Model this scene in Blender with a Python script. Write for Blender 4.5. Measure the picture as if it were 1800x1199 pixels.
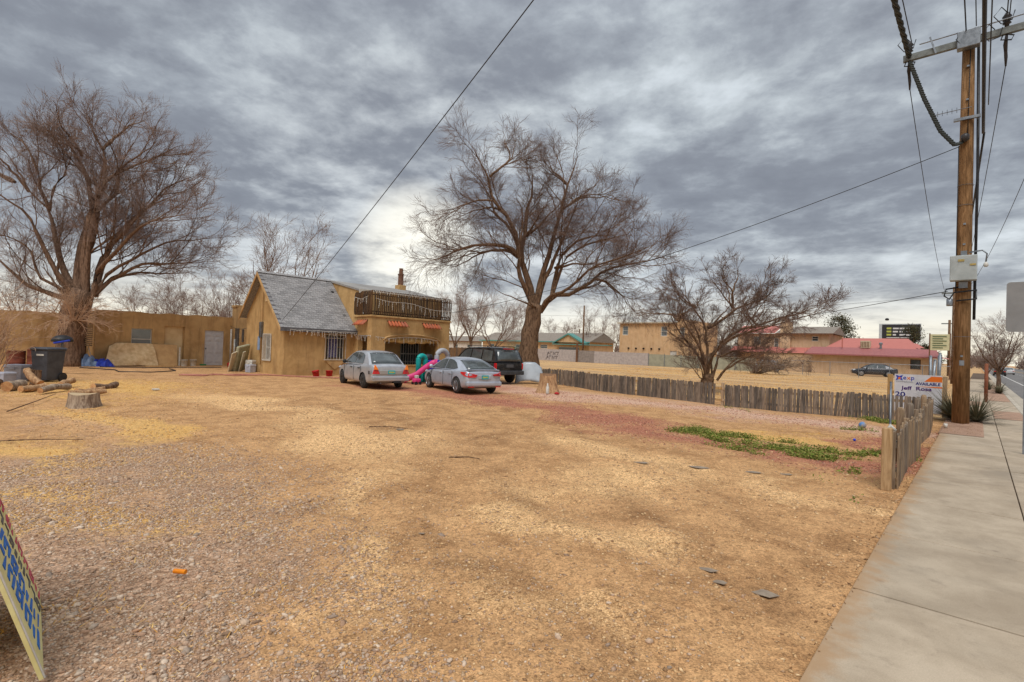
import bpy, bmesh, math, random
import numpy as np
from mathutils import Vector, Matrix, Euler

for o in list(bpy.data.objects): bpy.data.objects.remove(o)
SC = bpy.context.scene
COL = SC.collection
rad = math.radians

# ------------------------------------------------------------------ camera
# world frame: +Y runs along the road, +X to the right of it, lot lies at -X
H = 1.8
YAW, PITCH, ROLL = rad(42.337), math.atan(12.5/900), rad(2.0)
f0 = np.array([-math.sin(YAW), math.cos(YAW), 0]); r0 = np.array([math.cos(YAW), math.sin(YAW), 0]); u0 = np.array([0, 0, 1.])
fw = f0*math.cos(PITCH)+u0*math.sin(PITCH); up = u0*math.cos(PITCH)-f0*math.sin(PITCH)
rt = r0*math.cos(ROLL)+up*math.sin(ROLL); up = up*math.cos(ROLL)-r0*math.sin(ROLL)
cam = bpy.data.cameras.new('camera'); camo = bpy.data.objects.new('camera', cam); COL.objects.link(camo)
cam.sensor_width = 36; cam.lens = 18; cam.clip_end = 4000; cam.clip_start = .05
camo.matrix_world = Matrix(((rt[0], up[0], -fw[0], 0), (rt[1], up[1], -fw[1], 0), (rt[2], up[2], -fw[2], H), (0, 0, 0, 1)))
SC.camera = camo

# ------------------------------------------------------------------ world: overcast sky
SUN_EL, SUN_AZ = rad(58), rad(150)           # lamp comes from high above, soft
W = bpy.data.worlds.new('World'); SC.world = W; W.use_nodes = True
nt = W.node_tree; nt.nodes.clear()
def wn(t, **k):
    n = nt.nodes.new(t)
    for a, b in k.items(): setattr(n, a, b)
    return n
def wl(a, b): nt.links.new(a, b)
def wmath(op, a, b=None, clamp=False):
    n = wn('ShaderNodeMath', operation=op, use_clamp=clamp)
    for i, s in enumerate((a, b)):
        if s is None: continue
        if isinstance(s, (int, float)): n.inputs[i].default_value = s
        else: wl(s, n.inputs[i])
    return n.outputs[0]
def wmix(fac, a, b, mode='MIX'):
    n = wn('ShaderNodeMix', data_type='RGBA', blend_type=mode)
    for s, i in ((fac, 0), (a, 6), (b, 7)):
        if isinstance(s, (int, float)): n.inputs[i].default_value = s
        elif isinstance(s, tuple): n.inputs[i].default_value = s+(1,) if len(s) == 3 else s
        else: wl(s, n.inputs[i])
    return n.outputs[2]
def wrange(v, a, b, c=0., d=1.):
    n = wn('ShaderNodeMapRange', interpolation_type='SMOOTHSTEP')
    wl(v, n.inputs[0])
    for i, s in enumerate((a, b, c, d)): n.inputs[i+1].default_value = s
    return n.outputs[0]
tc = wn('ShaderNodeTexCoord'); sep = wn('ShaderNodeSeparateXYZ'); wl(tc.outputs['Generated'], sep.inputs[0])
zc = wmath('MAXIMUM', sep.outputs[2], 0.0)
den = wmath('ADD', zc, 0.16)
# cloud deck: rows of cloud drawn out across the view
dx = wmath('DIVIDE', sep.outputs[0], den); dy = wmath('DIVIDE', sep.outputs[1], den)
cmb = wn('ShaderNodeCombineXYZ'); wl(dx, cmb.inputs[0]); wl(dy, cmb.inputs[1])
mp = wn('ShaderNodeMapping'); mp.inputs['Rotation'].default_value = (0, 0, rad(-18)); mp.inputs['Scale'].default_value = (1.0, 1.0, 1)
mp.inputs['Location'].default_value = (3.3, 7.1, 0)
wl(cmb.outputs[0], mp.inputs[0])
def wnoise(scale, detail, rough, dist, vec=None):
    n = wn('ShaderNodeTexNoise'); n.inputs['Scale'].default_value = scale; n.inputs['Detail'].default_value = detail
    n.inputs['Roughness'].default_value = rough; n.inputs['Distortion'].default_value = dist
    wl(vec or mp.outputs[0], n.inputs['Vector']); return n.outputs[0]
n1 = wnoise(1.25, 12, .60, .15); n2 = wnoise(4.6, 10, .60, .12); n3 = wnoise(.5, 3, .5, .2)
v = wmath('ADD', wmath('ADD', wmath('MULTIPLY', n1, .50), wmath('MULTIPLY', n2, .32)), wmath('MULTIPLY', n3, .18))
ramp = wn('ShaderNodeValToRGB'); wl(wrange(v, .345, .675), ramp.inputs[0])
cr = ramp.color_ramp
cr.elements[0].position = 0; cr.elements[0].color = (.138, .149, .174, 1)
cr.elements[1].position = 1; cr.elements[1].color = (.47, .51, .54, 1)
for p_, c_ in ((.30, (.170, .185, .212, 1)), (.55, (.235, .257, .285, 1)), (.78, (.335, .366, .390, 1))):
    e = cr.elements.new(p_); e.color = c_
cloud = ramp.outputs[0]
# thin, brighter cloud towards the horizon
hz = wrange(zc, 0.02, 0.26, 1, 0)
cloud = wmix(wmath('MULTIPLY', hz, wrange(v, .40, .60, .12, .85)), cloud, (.50, .52, .525))
hz2 = wrange(zc, 0.0, 0.135, 1, 0)
cloud = wmix(wmath('MULTIPLY', hz2, wrange(v, .38, .56, .45, .95)), cloud, (.70, .645, .52))
# the sun behind thin cloud, low beyond the house
sd = (np.array(rt)*(735-900)/900+np.array(up)*(599.5-436)/900+fw); sd = sd/np.linalg.norm(sd)
dt = wn('ShaderNodeVectorMath', operation='DOT_PRODUCT'); wl(tc.outputs['Generated'], dt.inputs[0]); dt.inputs[1].default_value = tuple(sd)
glow = wmath('MULTIPLY', wrange(dt.outputs['Value'], .9905, 1.0), wrange(v, .36, .54, .2, .8))
cloud = wmix(wmath('MULTIPLY', wrange(dt.outputs['Value'], .90, 1.0), wrange(v, .44, .60, .0, .3)), cloud, (.56, .57, .57))
cloud = wmix(glow, cloud, (.80, .77, .67))
# an overcast sky is brighter overhead than low down
over = wrange(zc, .45, 1.0, 1.0, 1.9)
bgc = wn('ShaderNodeBackground'); wl(cloud, bgc.inputs[0]); wl(over, bgc.inputs[1])
sky = wn('ShaderNodeTexSky', sky_type='NISHITA'); sky.sun_disc = False; sky.sun_elevation = SUN_EL; sky.sun_rotation = SUN_AZ
bgs = wn('ShaderNodeBackground'); wl(sky.outputs[0], bgs.inputs[0]); bgs.inputs[1].default_value = .06
mx = wn('ShaderNodeMixShader'); mx.inputs[0].default_value = .93; wl(bgs.outputs[0], mx.inputs[1]); wl(bgc.outputs[0], mx.inputs[2])
wo = wn('ShaderNodeOutputWorld'); wl(mx.outputs[0], wo.inputs[0])

sun = bpy.data.lights.new('sun', 'SUN'); sun.energy = 1.5; sun.angle = rad(35); sun.color = (1, .97, .93)
suno = bpy.data.objects.new('sun', sun); COL.objects.link(suno)
# direction towards the lamp, added apart from the low sun to light the facades: azimuth measured clockwise from +Y
sv = Vector((math.sin(SUN_AZ)*math.cos(SUN_EL), math.cos(SUN_AZ)*math.cos(SUN_EL), math.sin(SUN_EL)))
suno.rotation_euler = sv.to_track_quat('Z', 'Y').to_euler(); suno.location = (0, 0, 60)
vs = SC.view_settings
SC.display_settings.display_device = 'sRGB'
vs.view_transform = 'Standard'; vs.look = 'None'; vs.gamma = 1; vs.use_curve_mapping = False
vs.exposure = 0.72
SC.render.engine = 'CYCLES'
SC.cycles.max_bounces = 6; SC.cycles.diffuse_bounces = 3; SC.cycles.transparent_max_bounces = 8

# ------------------------------------------------------------------ helpers
def lin(r, g=None, b=None):
    if g is None: r, g, b = r
    f = lambda c: (c/255/12.92 if c/255 <= .04045 else ((c/255+.055)/1.055)**2.4)
    return (f(r), f(g), f(b))
ORG = {}
def np_mesh(name, V, Fl, nper=None):
    """V (n,3) array; Fl list of arrays (m,k)."""
    me = bpy.data.meshes.new(name)
    V = np.asarray(V, np.float32); me.vertices.add(len(V)); me.vertices.foreach_set('co', V.ravel())
    idx = np.concatenate([np.asarray(a, np.int32).ravel() for a in Fl]); cnt = np.concatenate([np.full(len(a), np.asarray(a).shape[1], np.int32) for a in Fl])
    st = np.concatenate([[0], np.cumsum(cnt)[:-1]]).astype(np.int32)
    me.loops.add(len(idx)); me.loops.foreach_set('vertex_index', idx)
    me.polygons.add(len(cnt)); me.polygons.foreach_set('loop_start', st)
    try: me.polygons.foreach_set('loop_total', cnt)
    except Exception: pass
    me.update(calc_edges=True); return me
def link(name, data, mat=None, parent=None, smooth=False):
    o = bpy.data.objects.new(name, data); COL.objects.link(o)
    if parent is not None:
        o.parent = parent; ORG[o.name] = ORG.get(parent.name, (0, 0, 0))
    if mat is not None and data is not None and not len(data.materials): data.materials.append(mat)
    if smooth and data is not None: data.shade_smooth()
    return o
def tag(o, label=None, cat=None, group=None, kind=None):
    if label: o['label'] = label
    if cat: o['category'] = cat
    if group: o['group'] = group
    if kind: o['kind'] = kind
    return o
def thing(name, label, cat, loc=(0, 0, 0), rz=0, group=None):
    o = bpy.data.objects.new(name, None); COL.objects.link(o); o.location = loc; o.rotation_euler = (0, 0, rz); o.empty_display_size = .2
    ORG[o.name] = tuple(loc) if not rz else (0, 0, 0)
    return tag(o, label, cat, group)
class MB:
    def __init__(s): s.v = []; s.f = []
    def add(s, vs, fs):
        n = len(s.v); s.v += [tuple(map(float, p)) for p in vs]; s.f += [tuple(i+n for i in f) for f in fs]; return s
    def box(s, x0, x1, y0, y1, z0, z1):
        return s.add([(x0, y0, z0), (x1, y0, z0), (x1, y1, z0), (x0, y1, z0), (x0, y0, z1), (x1, y0, z1), (x1, y1, z1), (x0, y1, z1)],
                     [(3, 2, 1, 0), (4, 5, 6, 7), (0, 1, 5, 4), (1, 2, 6, 5), (2, 3, 7, 6), (3, 0, 4, 7)])
    def mbox(s, M_, sx, sy, sz):
        c = [Vector((a*sx/2, b*sy/2, c_*sz/2)) for c_ in (-1, 1) for a, b in ((-1, -1), (1, -1), (1, 1), (-1, 1))]
        return s.add([M_ @ p for p in c], [(3, 2, 1, 0), (4, 5, 6, 7), (0, 1, 5, 4), (1, 2, 6, 5), (2, 3, 7, 6), (3, 0, 4, 7)])
    def bar(s, p, q, w, h):
        p, q = Vector(p), Vector(q); d = (q-p); L = d.length; R = d.to_track_quat('X', 'Z').to_matrix().to_4x4()
        return s.mbox(Matrix.Translation((p+q)/2) @ R, L, w, h)
    def prism(s, poly, ax, a0, a1):
        """poly in the two other axes (x:(y,z) y:(x,z) z:(x,y)) extruded from a0 to a1."""
        def P(u, w, a): return (a, u, w) if ax == 'x' else (u, a, w) if ax == 'y' else (u, w, a)
        n = len(poly); vs = [P(u, w, a0) for u, w in poly]+[P(u, w, a1) for u, w in poly]
        return s.add(vs, [tuple(range(n-1, -1, -1)), tuple(range(n, 2*n))]+[(i, (i+1) % n, n+(i+1) % n, n+i) for i in range(n)])
    def tube(s, pts, r, n=8, cap=True):
        pts = [Vector(p) for p in pts]; rs = r if isinstance(r, (list, tuple)) else [r]*len(pts); vs = []
        for i, p in enumerate(pts):
            t = (pts[min(i+1, len(pts)-1)]-pts[max(i-1, 0)]).normalized(); a = Vector((0, 0, 1)) if abs(t.z) < .9 else Vector((1, 0, 0))
            b = t.cross(a).normalized(); c = t.cross(b)
            vs += [p+(b*math.cos(2*math.pi*k/n)+c*math.sin(2*math.pi*k/n))*rs[i] for k in range(n)]
        fs = [(i*n+k, i*n+(k+1) % n, (i+1)*n+(k+1) % n, (i+1)*n+k) for i in range(len(pts)-1) for k in range(n)]
        if cap: fs += [tuple(range(n-1, -1, -1)), tuple((len(pts)-1)*n+k for k in range(n))]
        return s.add(vs, fs)
    def lathe(s, prof, n=16, c=(0, 0, 0), ax='z'):
        vs = []
        for r, z in prof:
            for k in range(n):
                a = 2*math.pi*k/n; x, y = r*math.cos(a), r*math.sin(a)
                p = (x, y, z) if ax == 'z' else (x, z, y) if ax == 'y' else (z, x, y)
                vs.append((p[0]+c[0], p[1]+c[1], p[2]+c[2]))
        m = len(prof)
        fs = [(i*n+k, i*n+(k+1) % n, (i+1)*n+(k+1) % n, (i+1)*n+k) for i in range(m-1) for k in range(n)]
        fs += [tuple(range(n-1, -1, -1)), tuple((m-1)*n+k for k in range(n))]
        return s.add(vs, fs)
    def poly(s, pts): return s.add(pts, [tuple(range(len(pts)))])
    def plate(s, pts, d):
        """flat polygon given thickness d along its normal."""
        P = [Vector(p) for p in pts]; nrm = (P[1]-P[0]).cross(P[2]-P[0]).normalized()*d; n = len(P)
        return s.add(P+[p+nrm for p in P], [tuple(range(n-1, -1, -1)), tuple(range(n, 2*n))]+[(i, (i+1) % n, n+(i+1) % n, n+i) for i in range(n)])
    def mesh(s, name, org=(0, 0, 0)):
        me = bpy.data.meshes.new(name); me.from_pydata([(x-org[0], y-org[1], z-org[2]) for x, y, z in s.v], [], s.f); me.update(); return me
    def build(s, name, mat, parent=None, smooth=False, bevel=0, fix=False, local=False, subsurf=0):
        org = (0, 0, 0) if local else (ORG.get(parent.name, (0, 0, 0)) if parent is not None else (0, 0, 0))
        o = link(name, s.mesh(name, org), mat, parent, smooth)
        if fix:
            bm = bmesh.new(); bm.from_mesh(o.data); bmesh.ops.recalc_face_normals(bm, faces=bm.faces); bm.to_mesh(o.data); bm.free()
        if bevel:
            b = o.modifiers.new('b', 'BEVEL'); b.width = bevel; b.segments = 2; b.limit_method = 'ANGLE'
        if subsurf:
            b = o.modifiers.new('s', 'SUBSURF'); b.levels = b.render_levels = subsurf
        return o
def bake(o):
    dg = bpy.context.evaluated_depsgraph_get(); me = bpy.data.meshes.new_from_object(o.evaluated_get(dg)); o.modifiers.clear(); o.data = me; return o
def base_thing(name, mb, mat, label, cat, loc, group=None, kind=None, **k):
    """a thing that is one mesh, its origin at loc; mb in world coordinates."""
    o = link(name, mb.mesh(name, loc), mat, None, k.get('smooth', False)); o.location = loc
    ORG[o.name] = tuple(loc)
    if k.get('bevel'):
        b = o.modifiers.new('b', 'BEVEL'); b.width = k['bevel']; b.segments = 2; b.limit_method = 'ANGLE'
    return tag(o, label, cat, group, kind)
def copy_tree(o, parent=None):
    c = o.copy(); COL.objects.link(c); c.parent = parent
    for ch in o.children: copy_tree(ch, c)
    return c
def sstep(a, b, x):
    t = np.clip((x-a)/(b-a), 0, 1); return t*t*(3-2*t)
def gz(x, y):
    return float(.16*sstep(12, 34, -x)*(1-sstep(21, 30, y)))

# ------------------------------------------------------------------ materials
class NT:
    def __init__(s, name):
        s.m = bpy.data.materials.new(name); s.m.use_nodes = True; s.t = s.m.node_tree; s.b = s.t.nodes['Principled BSDF']
        s.tc = s.t.nodes.new('ShaderNodeTexCoord')
    def n(s, t, **k):
        x = s.t.nodes.new(t)
        for a, b in k.items(): setattr(x, a, b)
        return x
    def l(s, a, b): s.t.links.new(a, b)
    def put(s, v, inp):
        if isinstance(v, (int, float)): inp.default_value = v
        elif isinstance(v, tuple): inp.default_value = v if len(v) != 3 or inp.type != 'RGBA' else v+(1,)
        else: s.l(v, inp)
    def vec(s, scale=(1, 1, 1), rot=(0, 0, 0), src='Object'):
        mp = s.n('ShaderNodeMapping'); mp.inputs['Scale'].default_value = scale; mp.inputs['Rotation'].default_value = rot
        s.l(s.tc.outputs[src], mp.inputs[0]); return mp.outputs[0]
    def noise(s, scale, detail=4, rough=.55, dist=0., vec=None, col=False):
        x = s.n('ShaderNodeTexNoise'); x.inputs['Scale'].default_value = scale; x.inputs['Detail'].default_value = detail
        x.inputs['Roughness'].default_value = rough; x.inputs['Distortion'].default_value = dist
        s.l(vec if vec is not None else s.tc.outputs['Object'], x.inputs['Vector']); return x.outputs[1 if col else 0]
    def voro(s, scale, feature='F1', out='Distance', vec=None, rnd=1.):
        x = s.n('ShaderNodeTexVoronoi', feature=feature); x.inputs['Scale'].default_value = scale; x.inputs['Randomness'].default_value = rnd
        s.l(vec if vec is not None else s.tc.outputs['Object'], x.inputs['Vector']); return x.outputs[out]
    def math(s, op, a, b=0., clamp=False):
        x = s.n('ShaderNodeMath', operation=op, use_clamp=clamp); s.put(a, x.inputs[0]); s.put(b, x.inputs[1]); return x.outputs[0]
    def rng(s, v, a, b, c=0., d=1.):
        x = s.n('ShaderNodeMapRange', interpolation_type='SMOOTHSTEP'); s.put(v, x.inputs[0])
        for i, q in enumerate((a, b, c, d)): x.inputs[i+1].default_value = q
        return x.outputs[0]
    def mix(s, f, a, b, mode='MIX'):
        x = s.n('ShaderNodeMix', data_type='RGBA', blend_type=mode); s.put(f, x.inputs[0]); s.put(a, x.inputs[6]); s.put(b, x.inputs[7]); return x.outputs[2]
    def hsv(s, col, h=.5, sat=1., val=1.):
        x = s.n('ShaderNodeHueSaturation'); s.put(h, x.inputs[0]); s.put(sat, x.inputs[1]); s.put(val, x.inputs[2]); s.put(col, x.inputs[4]); return x.outputs[0]
    def bump(s, h, strength=.3, dist=.02):
        x = s.n('ShaderNodeBump'); x.inputs['Strength'].default_value = strength; x.inputs['Distance'].default_value = dist
        s.l(h, x.inputs['Height']); s.l(x.outputs[0], s.b.inputs['Normal'])
    def fin(s, col, rough=.8, metal=0., spec=.3, coat=0.):
        s.put(col, s.b.inputs['Base Color']); s.put(rough, s.b.inputs['Roughness']); s.b.inputs['Metallic'].default_value = metal
        s.b.inputs['Specular IOR Level'].default_value = spec; s.b.inputs['Coat Weight'].default_value = coat; s.b.inputs['Coat Roughness'].default_value = .08
        return s.m
MATS = {}
def M(name, c1, c2=None, scale=4., stretch=(1, 1, 1), rough=.8, bump=0., bscale=None, bdist=.01, metal=0., spec=.3, rnd=0., coat=0., dirt=None, detail=5):
    if name in MATS: return MATS[name]
    t = NT(name); col = c1
    if c2 is not None: col = t.mix(t.rng(t.noise(scale, detail, .6, .2, t.vec(stretch)), .32, .68), c1, c2)
    if dirt is not None: col = t.mix(t.rng(t.noise(1.1, 6, .65), .48, .72, 0, dirt[1]), col, dirt[0])
    if rnd:
        oi = t.n('ShaderNodeObjectInfo'); col = t.hsv(col if not isinstance(col, tuple) else col, .5, t.rng(oi.outputs['Random'], 0, 1, 1-.4*rnd, 1+.25*rnd), t.rng(oi.outputs['Random'], 0, 1, 1-rnd, 1+rnd))
    if bump: t.bump(t.noise(bscale or scale*6, 5, .65, 0, t.vec(stretch)), bump, bdist)
    MATS[name] = t.fin(col, rough, metal, spec, coat); return MATS[name]
# ------------------------------------------------------------------ ground sheet
rngG = np.random.default_rng(7)
def axis(a, b, st, lo, hi):
    c = list(np.arange(a, b+1e-6, st)); d = st; x = a; L = []
    while x > lo: d *= 1.22; x -= d; L.append(x)
    R = []; d = st; x = b
    while x < hi: d *= 1.22; x += d; R.append(x)
    return np.array(L[::-1]+c+R)
gx = axis(-38, -0.6, .16, -1500, 1500); gy = axis(-1, 24, .16, -400, 1800)
GX, GY = np.meshgrid(gx, gy, indexing='ij')
def vnoise(x, y, sc, seed):
    r = np.random.default_rng(seed); t = r.random((64, 64)); u = x/sc; w = y/sc; i = np.floor(u).astype(int); j = np.floor(w).astype(int); fu = u-i; fv = w-j
    fu = fu*fu*(3-2*fu); fv = fv*fv*(3-2*fv); g_ = lambda a, b: t[a % 64, b % 64]
    return (g_(i, j)*(1-fu)+g_(i+1, j)*fu)*(1-fv)+(g_(i, j+1)*(1-fu)+g_(i+1, j+1)*fu)*fv
GZ = .16*sstep(12, 34, -GX)*(1-sstep(21, 30, GY))
near = (1-sstep(30, 60, -GX))*(1-sstep(25, 60, GY))*sstep(.55, 1.6, -GX)
GZ = GZ+near*((vnoise(GX, GY, 2.1, 1)-.5)*.05+(vnoise(GX, GY, .7, 2)-.5)*.022+(vnoise(GX, GY, .3, 3)-.5)*.01)
def seg0(A, B, r):
    d = np.array(B)-np.array(A); t = np.clip(((GX-A[0])*d[0]+(GY-A[1])*d[1])/(d@d), 0, 1); return np.clip(1-np.hypot(GX-A[0]-t*d[0], GY-A[1]-t*d[1])/r, 0, 1)
for off_ in (0., 1.45):
    for A_, B_ in (((-.9, 4.2+off_), (-3.4, 6.4+off_)), ((-3.4, 6.4+off_), (-7.5, 8.6+off_)), ((-7.5, 8.6+off_), (-14, 10.6+off_)), ((-.9, 2.6+off_), (-3.8, 3.5+off_)), ((-3.8, 3.5+off_), (-8.5, 6.0+off_)), ((-8.5, 6+off_), (-15, 8.0+off_))):
        q_ = seg0(A_, B_, .55); GZ = GZ-.022*sstep(.35, .8, q_)+.012*sstep(.05, .3, q_)*(1-sstep(.3, .5, q_))
GZ = np.where(GX > -.62, -.12, GZ-.012)
def ground_at(x, y):
    i = np.clip(np.searchsorted(gx, x)-1, 0, len(gx)-2); j = np.clip(np.searchsorted(gy, y)-1, 0, len(gy)-2); fx = (x-gx[i])/(gx[i+1]-gx[i]); fy = (y-gy[j])/(gy[j+1]-gy[j])
    return (GZ[i, j]*(1-fx)+GZ[i+1, j]*fx)*(1-fy)+(GZ[i, j+1]*(1-fx)+GZ[i+1, j+1]*fx)*fy
def gz(x, y): return float(ground_at(np.array([float(x)]), np.array([float(y)]))[0])
def seg(px, py, A, B, r):
    A, B = np.array(A), np.array(B); d = B-A; t = np.clip(((px-A[0])*d[0]+(py-A[1])*d[1])/(d@d), 0, 1)
    return np.clip(1-np.hypot(px-A[0]-t*d[0], py-A[1]-t*d[1])/r, 0, 1)
def ell(px, py, c, rx, ry, rot=0):
    a = rad(rot); dx = px-c[0]; dy = py-c[1]; u = dx*math.cos(a)+dy*math.sin(a); w = -dx*math.sin(a)+dy*math.cos(a)
    return np.clip(1.15-.72*np.hypot(u/rx, w/ry), 0, 1)
mx_ = np.maximum.reduce
wob = (vnoise(GX, GY, 1.9, 11)-.5)*2.2+(vnoise(GX, GY, .6, 12)-.5)*1.0
WX, WY = GX+wob, GY+(vnoise(GX, GY, 1.6, 13)-.5)*1.5+(vnoise(GX, GY, .5, 14)-.5)*.6
m_red = mx_([seg(WX, WY, (-19, 12.2), (-11, 12.8), 2.6), seg(WX, WY, (-11, 12.4), (-5.5, 11.2), 1.9), seg(WX, WY, (-6, 11.0), (-1.0, 10.6), 1.5), seg(WX, WY, (-1.3, 11), (-.9, 14.5), .8), .8*ell(WX, WY, (-18, 16), 3.5, 3)])
m_straw = mx_([ell(WX, WY, (-2.9, 13.0), 1.3, .7, 20), ell(WX, WY, (-12.3, 2.2), 2.4, .55, 5), .8*ell(WX, WY, (-9.9, 1.0), 2.0, .6), .8*ell(WX, WY, (-15, 2), 3, .8), .75*ell(WX, WY, (-7.3, 1.1), 1.3, .5), .7*ell(WX, WY, (-21, 4), 5, 2.5), .5*ell(WX, WY, (-6.4, .8), 1, .4)])
m_pink = mx_([seg(WX, WY, (-14, 17.5), (-1.2, 16.6), 2.6), seg(WX, WY, (-18, 18), (-12, 16), 2.5), .7*ell(WX, WY, (-14.6, 1.8), 3, .9)])
m_grv = mx_([seg(WX, WY, (-9, .8), (-2.2, .8), 1.7), ell(WX, WY, (-4.6, .6), 2.6, 1.5), .7*ell(WX, WY, (-8.5, 1.8), 4, 1.3)])
m_light = mx_([ell(WX, WY, (-14.8, 5.8), 3.5, 1.0, 10), ell(WX, WY, (-9.2, 5.4), 2.6, 1.0, -20), ell(WX, WY, (-4.8, 7.8), 2.4, .8, -15), ell(WX, WY, (-3.4, 6.2), 1.2, .9), .9*ell(WX, WY, (-2.5, 4.6), .8, .5), .8*ell(WX, WY, (-3.9, 2.8), 1.3, .5, -20), .9*ell(WX, WY, (-6.3, 4.0), 1.2, .45, -20), .8*ell(WX, WY, (-1.6, 7.9), .9, .8), .7*ell(WX, WY, (-2.0, 3.2), .7, .3)])
m_dark = mx_([ell(WX, WY, (-3.3, 3.7), .42, .22), ell(WX, WY, (-2.6, 3.24), .30, .16), ell(WX, WY, (-1.62, 3.02), .35, .22, -30), ell(WX, WY, (-1.1, 4.0), .3, .14), .7*ell(WX, WY, (-5.2, 3.4), 1.3, .3, -30), .6*ell(WX, WY, (-4.1, 2.0), .7, .2), .6*ell(WX, WY, (-7.9, 7.2), 2.2, .5, -20), .6*ell(WX, WY, (-6.5, 5.2), 1.2, .3, -30), .6*ell(WX, WY, (-11, 7.6), 2.5, .5, -10), .5*ell(WX, WY, (-1.6, 5.0), 1.2, .35, -60), .5*ell(WX, WY, (-2.9, 5.1), 1.2, .3, -40)])
for off_ in (0., 1.45):
    for A_, B_ in (((-.9, 4.2+off_), (-3.4, 6.4+off_)), ((-3.4, 6.4+off_), (-7.5, 8.6+off_)), ((-7.5, 8.6+off_), (-14, 10.6+off_)), ((-.9, 2.6+off_), (-3.8, 3.5+off_)), ((-3.8, 3.5+off_), (-8.5, 6.0+off_)), ((-8.5, 6+off_), (-15, 8.0+off_))):
        m_dark = np.maximum(m_dark, .62*np.sqrt(seg(GX+.35*(wob-.0), GY+.2*(wob), A_, B_, .34)))
m_fld = sstep(20.4, 22.0, GY+.12*GX*0)*(1-sstep(500, 900, GY))*(GX < .5)
ni, nj = GX.shape; ii = np.arange(ni*nj).reshape(ni, nj)
quads = np.stack([ii[:-1, :-1], ii[1:, :-1], ii[1:, 1:], ii[:-1, 1:]], -1).reshape(-1, 4)
gme = np_mesh('ground', np.stack([GX, GY, GZ], -1).reshape(-1, 3), [quads])
for nm, ch in (('maskA', (m_red, m_straw, m_pink, m_grv)), ('maskB', (m_light, m_dark, m_fld, np.ones_like(GX)))):
    at_ = gme.attributes.new(nm, 'FLOAT_COLOR', 'POINT'); at_.data.foreach_set('color', np.stack(ch, -1).astype(np.float32).ravel())
t = NT('ground_gravel')
aA = t.n('ShaderNodeAttribute', attribute_name='maskA'); aB = t.n('ShaderNodeAttribute', attribute_name='maskB')
sA = t.n('ShaderNodeSeparateColor'); t.l(aA.outputs['Color'], sA.inputs[0]); sB = t.n('ShaderNodeSeparateColor'); t.l(aB.outputs['Color'], sB.inputs[0])
nb = t.noise(1.6, 6, .62, .3); nm_ = t.noise(6, 6, .65, .2); nf = t.noise(45, 4, .7)
def brk(mask, lo=.2, hi=.95, k=1.25):
    return t.rng(t.math('ADD', mask, t.math('MULTIPLY', t.math('SUBTRACT', t.math('ADD', t.math('MULTIPLY', nb, .5), t.math('MULTIPLY', nm_, .5)), .5), k*1.5)), lo, hi)
cell = t.voro(95, out='Color'); cellS = t.n('ShaderNodeSeparateColor'); t.l(cell, cellS.inputs[0]); dist = t.voro(95)
cell2 = t.voro(30, out='Color'); cellS2 = t.n('ShaderNodeSeparateColor'); t.l(cell2, cellS2.inputs[0]); dist2 = t.voro(30)
base = t.mix(t.rng(nb, .35, .68), lin(196, 152, 106), lin(164, 123, 83))
base = t.mix(t.rng(nm_, .45, .7, 0, .5), base, lin(212, 168, 118))
base = t.mix(t.math('MULTIPLY', brk(sB.outputs[0]), .85), base, t.mix(cellS.outputs[0], lin(204, 156, 104), lin(244, 204, 150)))
base = t.mix(brk(sA.outputs[2]), base, t.mix(cellS.outputs[1], lin(176, 138, 116), lin(226, 188, 160)))
base = t.mix(t.math('MULTIPLY', brk(sA.outputs[0]), .95), base, t.mix(cellS.outputs[2], lin(146, 90, 68), lin(188, 128, 102)))
base = t.mix(t.math('MULTIPLY', brk(aA.outputs['Alpha']), .9), base, t.mix(cellS2.outputs[0], lin(144, 112, 88), lin(200, 166, 138)))
base = t.mix(t.math('MULTIPLY', brk(sA.outputs[1], .3, .7), .85), base, t.mix(nf, lin(202, 154, 86), lin(226, 184, 116)))
# the vacant field: straw, bare strips, trodden tracks
ns = t.noise(.55, 6, .6, .4, t.vec((.22, 1.5, 1)))
field = t.mix(t.rng(ns, .40, .62), lin(180, 146, 110), lin(210, 172, 118)); field = t.mix(t.rng(t.noise(.9, 5, .6, .2, t.vec((.15, 1.1, 1))), .5, .66, 0, .75), field, lin(158, 124, 94))
base = t.mix(sB.outputs[2], base, field)
base = t.mix(t.math('MULTIPLY', brk(sB.outputs[1], .25, .95), .5), base, lin(112, 78, 50))
# grain of single stones
grain = t.math('ADD', t.math('MULTIPLY', t.math('SUBTRACT', cellS.outputs[0], .5), .62), t.math('ADD', 1.0, t.math('MULTIPLY', t.math('SUBTRACT', cellS2.outputs[1], .5), .36)))
base = t.hsv(base, .5, 1.0, grain)
spk = t.rng(t.voro(38, out='Distance'), .0, .16, 1, 0)
base = t.mix(t.math('MULTIPLY', spk, t.rng(t.noise(3, 3), .45, .6, 0, .6)), base, lin(120, 92, 70))
hgt = t.math('ADD', t.math('MULTIPLY', dist, .5), t.math('ADD', t.math('MULTIPLY', dist2, t.math('ADD', .25, aA.outputs['Alpha'])), t.math('MULTIPLY', nm_, .8)))
t.bump(hgt, .55, .02)
G_MAT = t.fin(base, .95, 0, .15)
ground = link('ground', gme, G_MAT, None, True); tag(ground, kind='structure')

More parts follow.
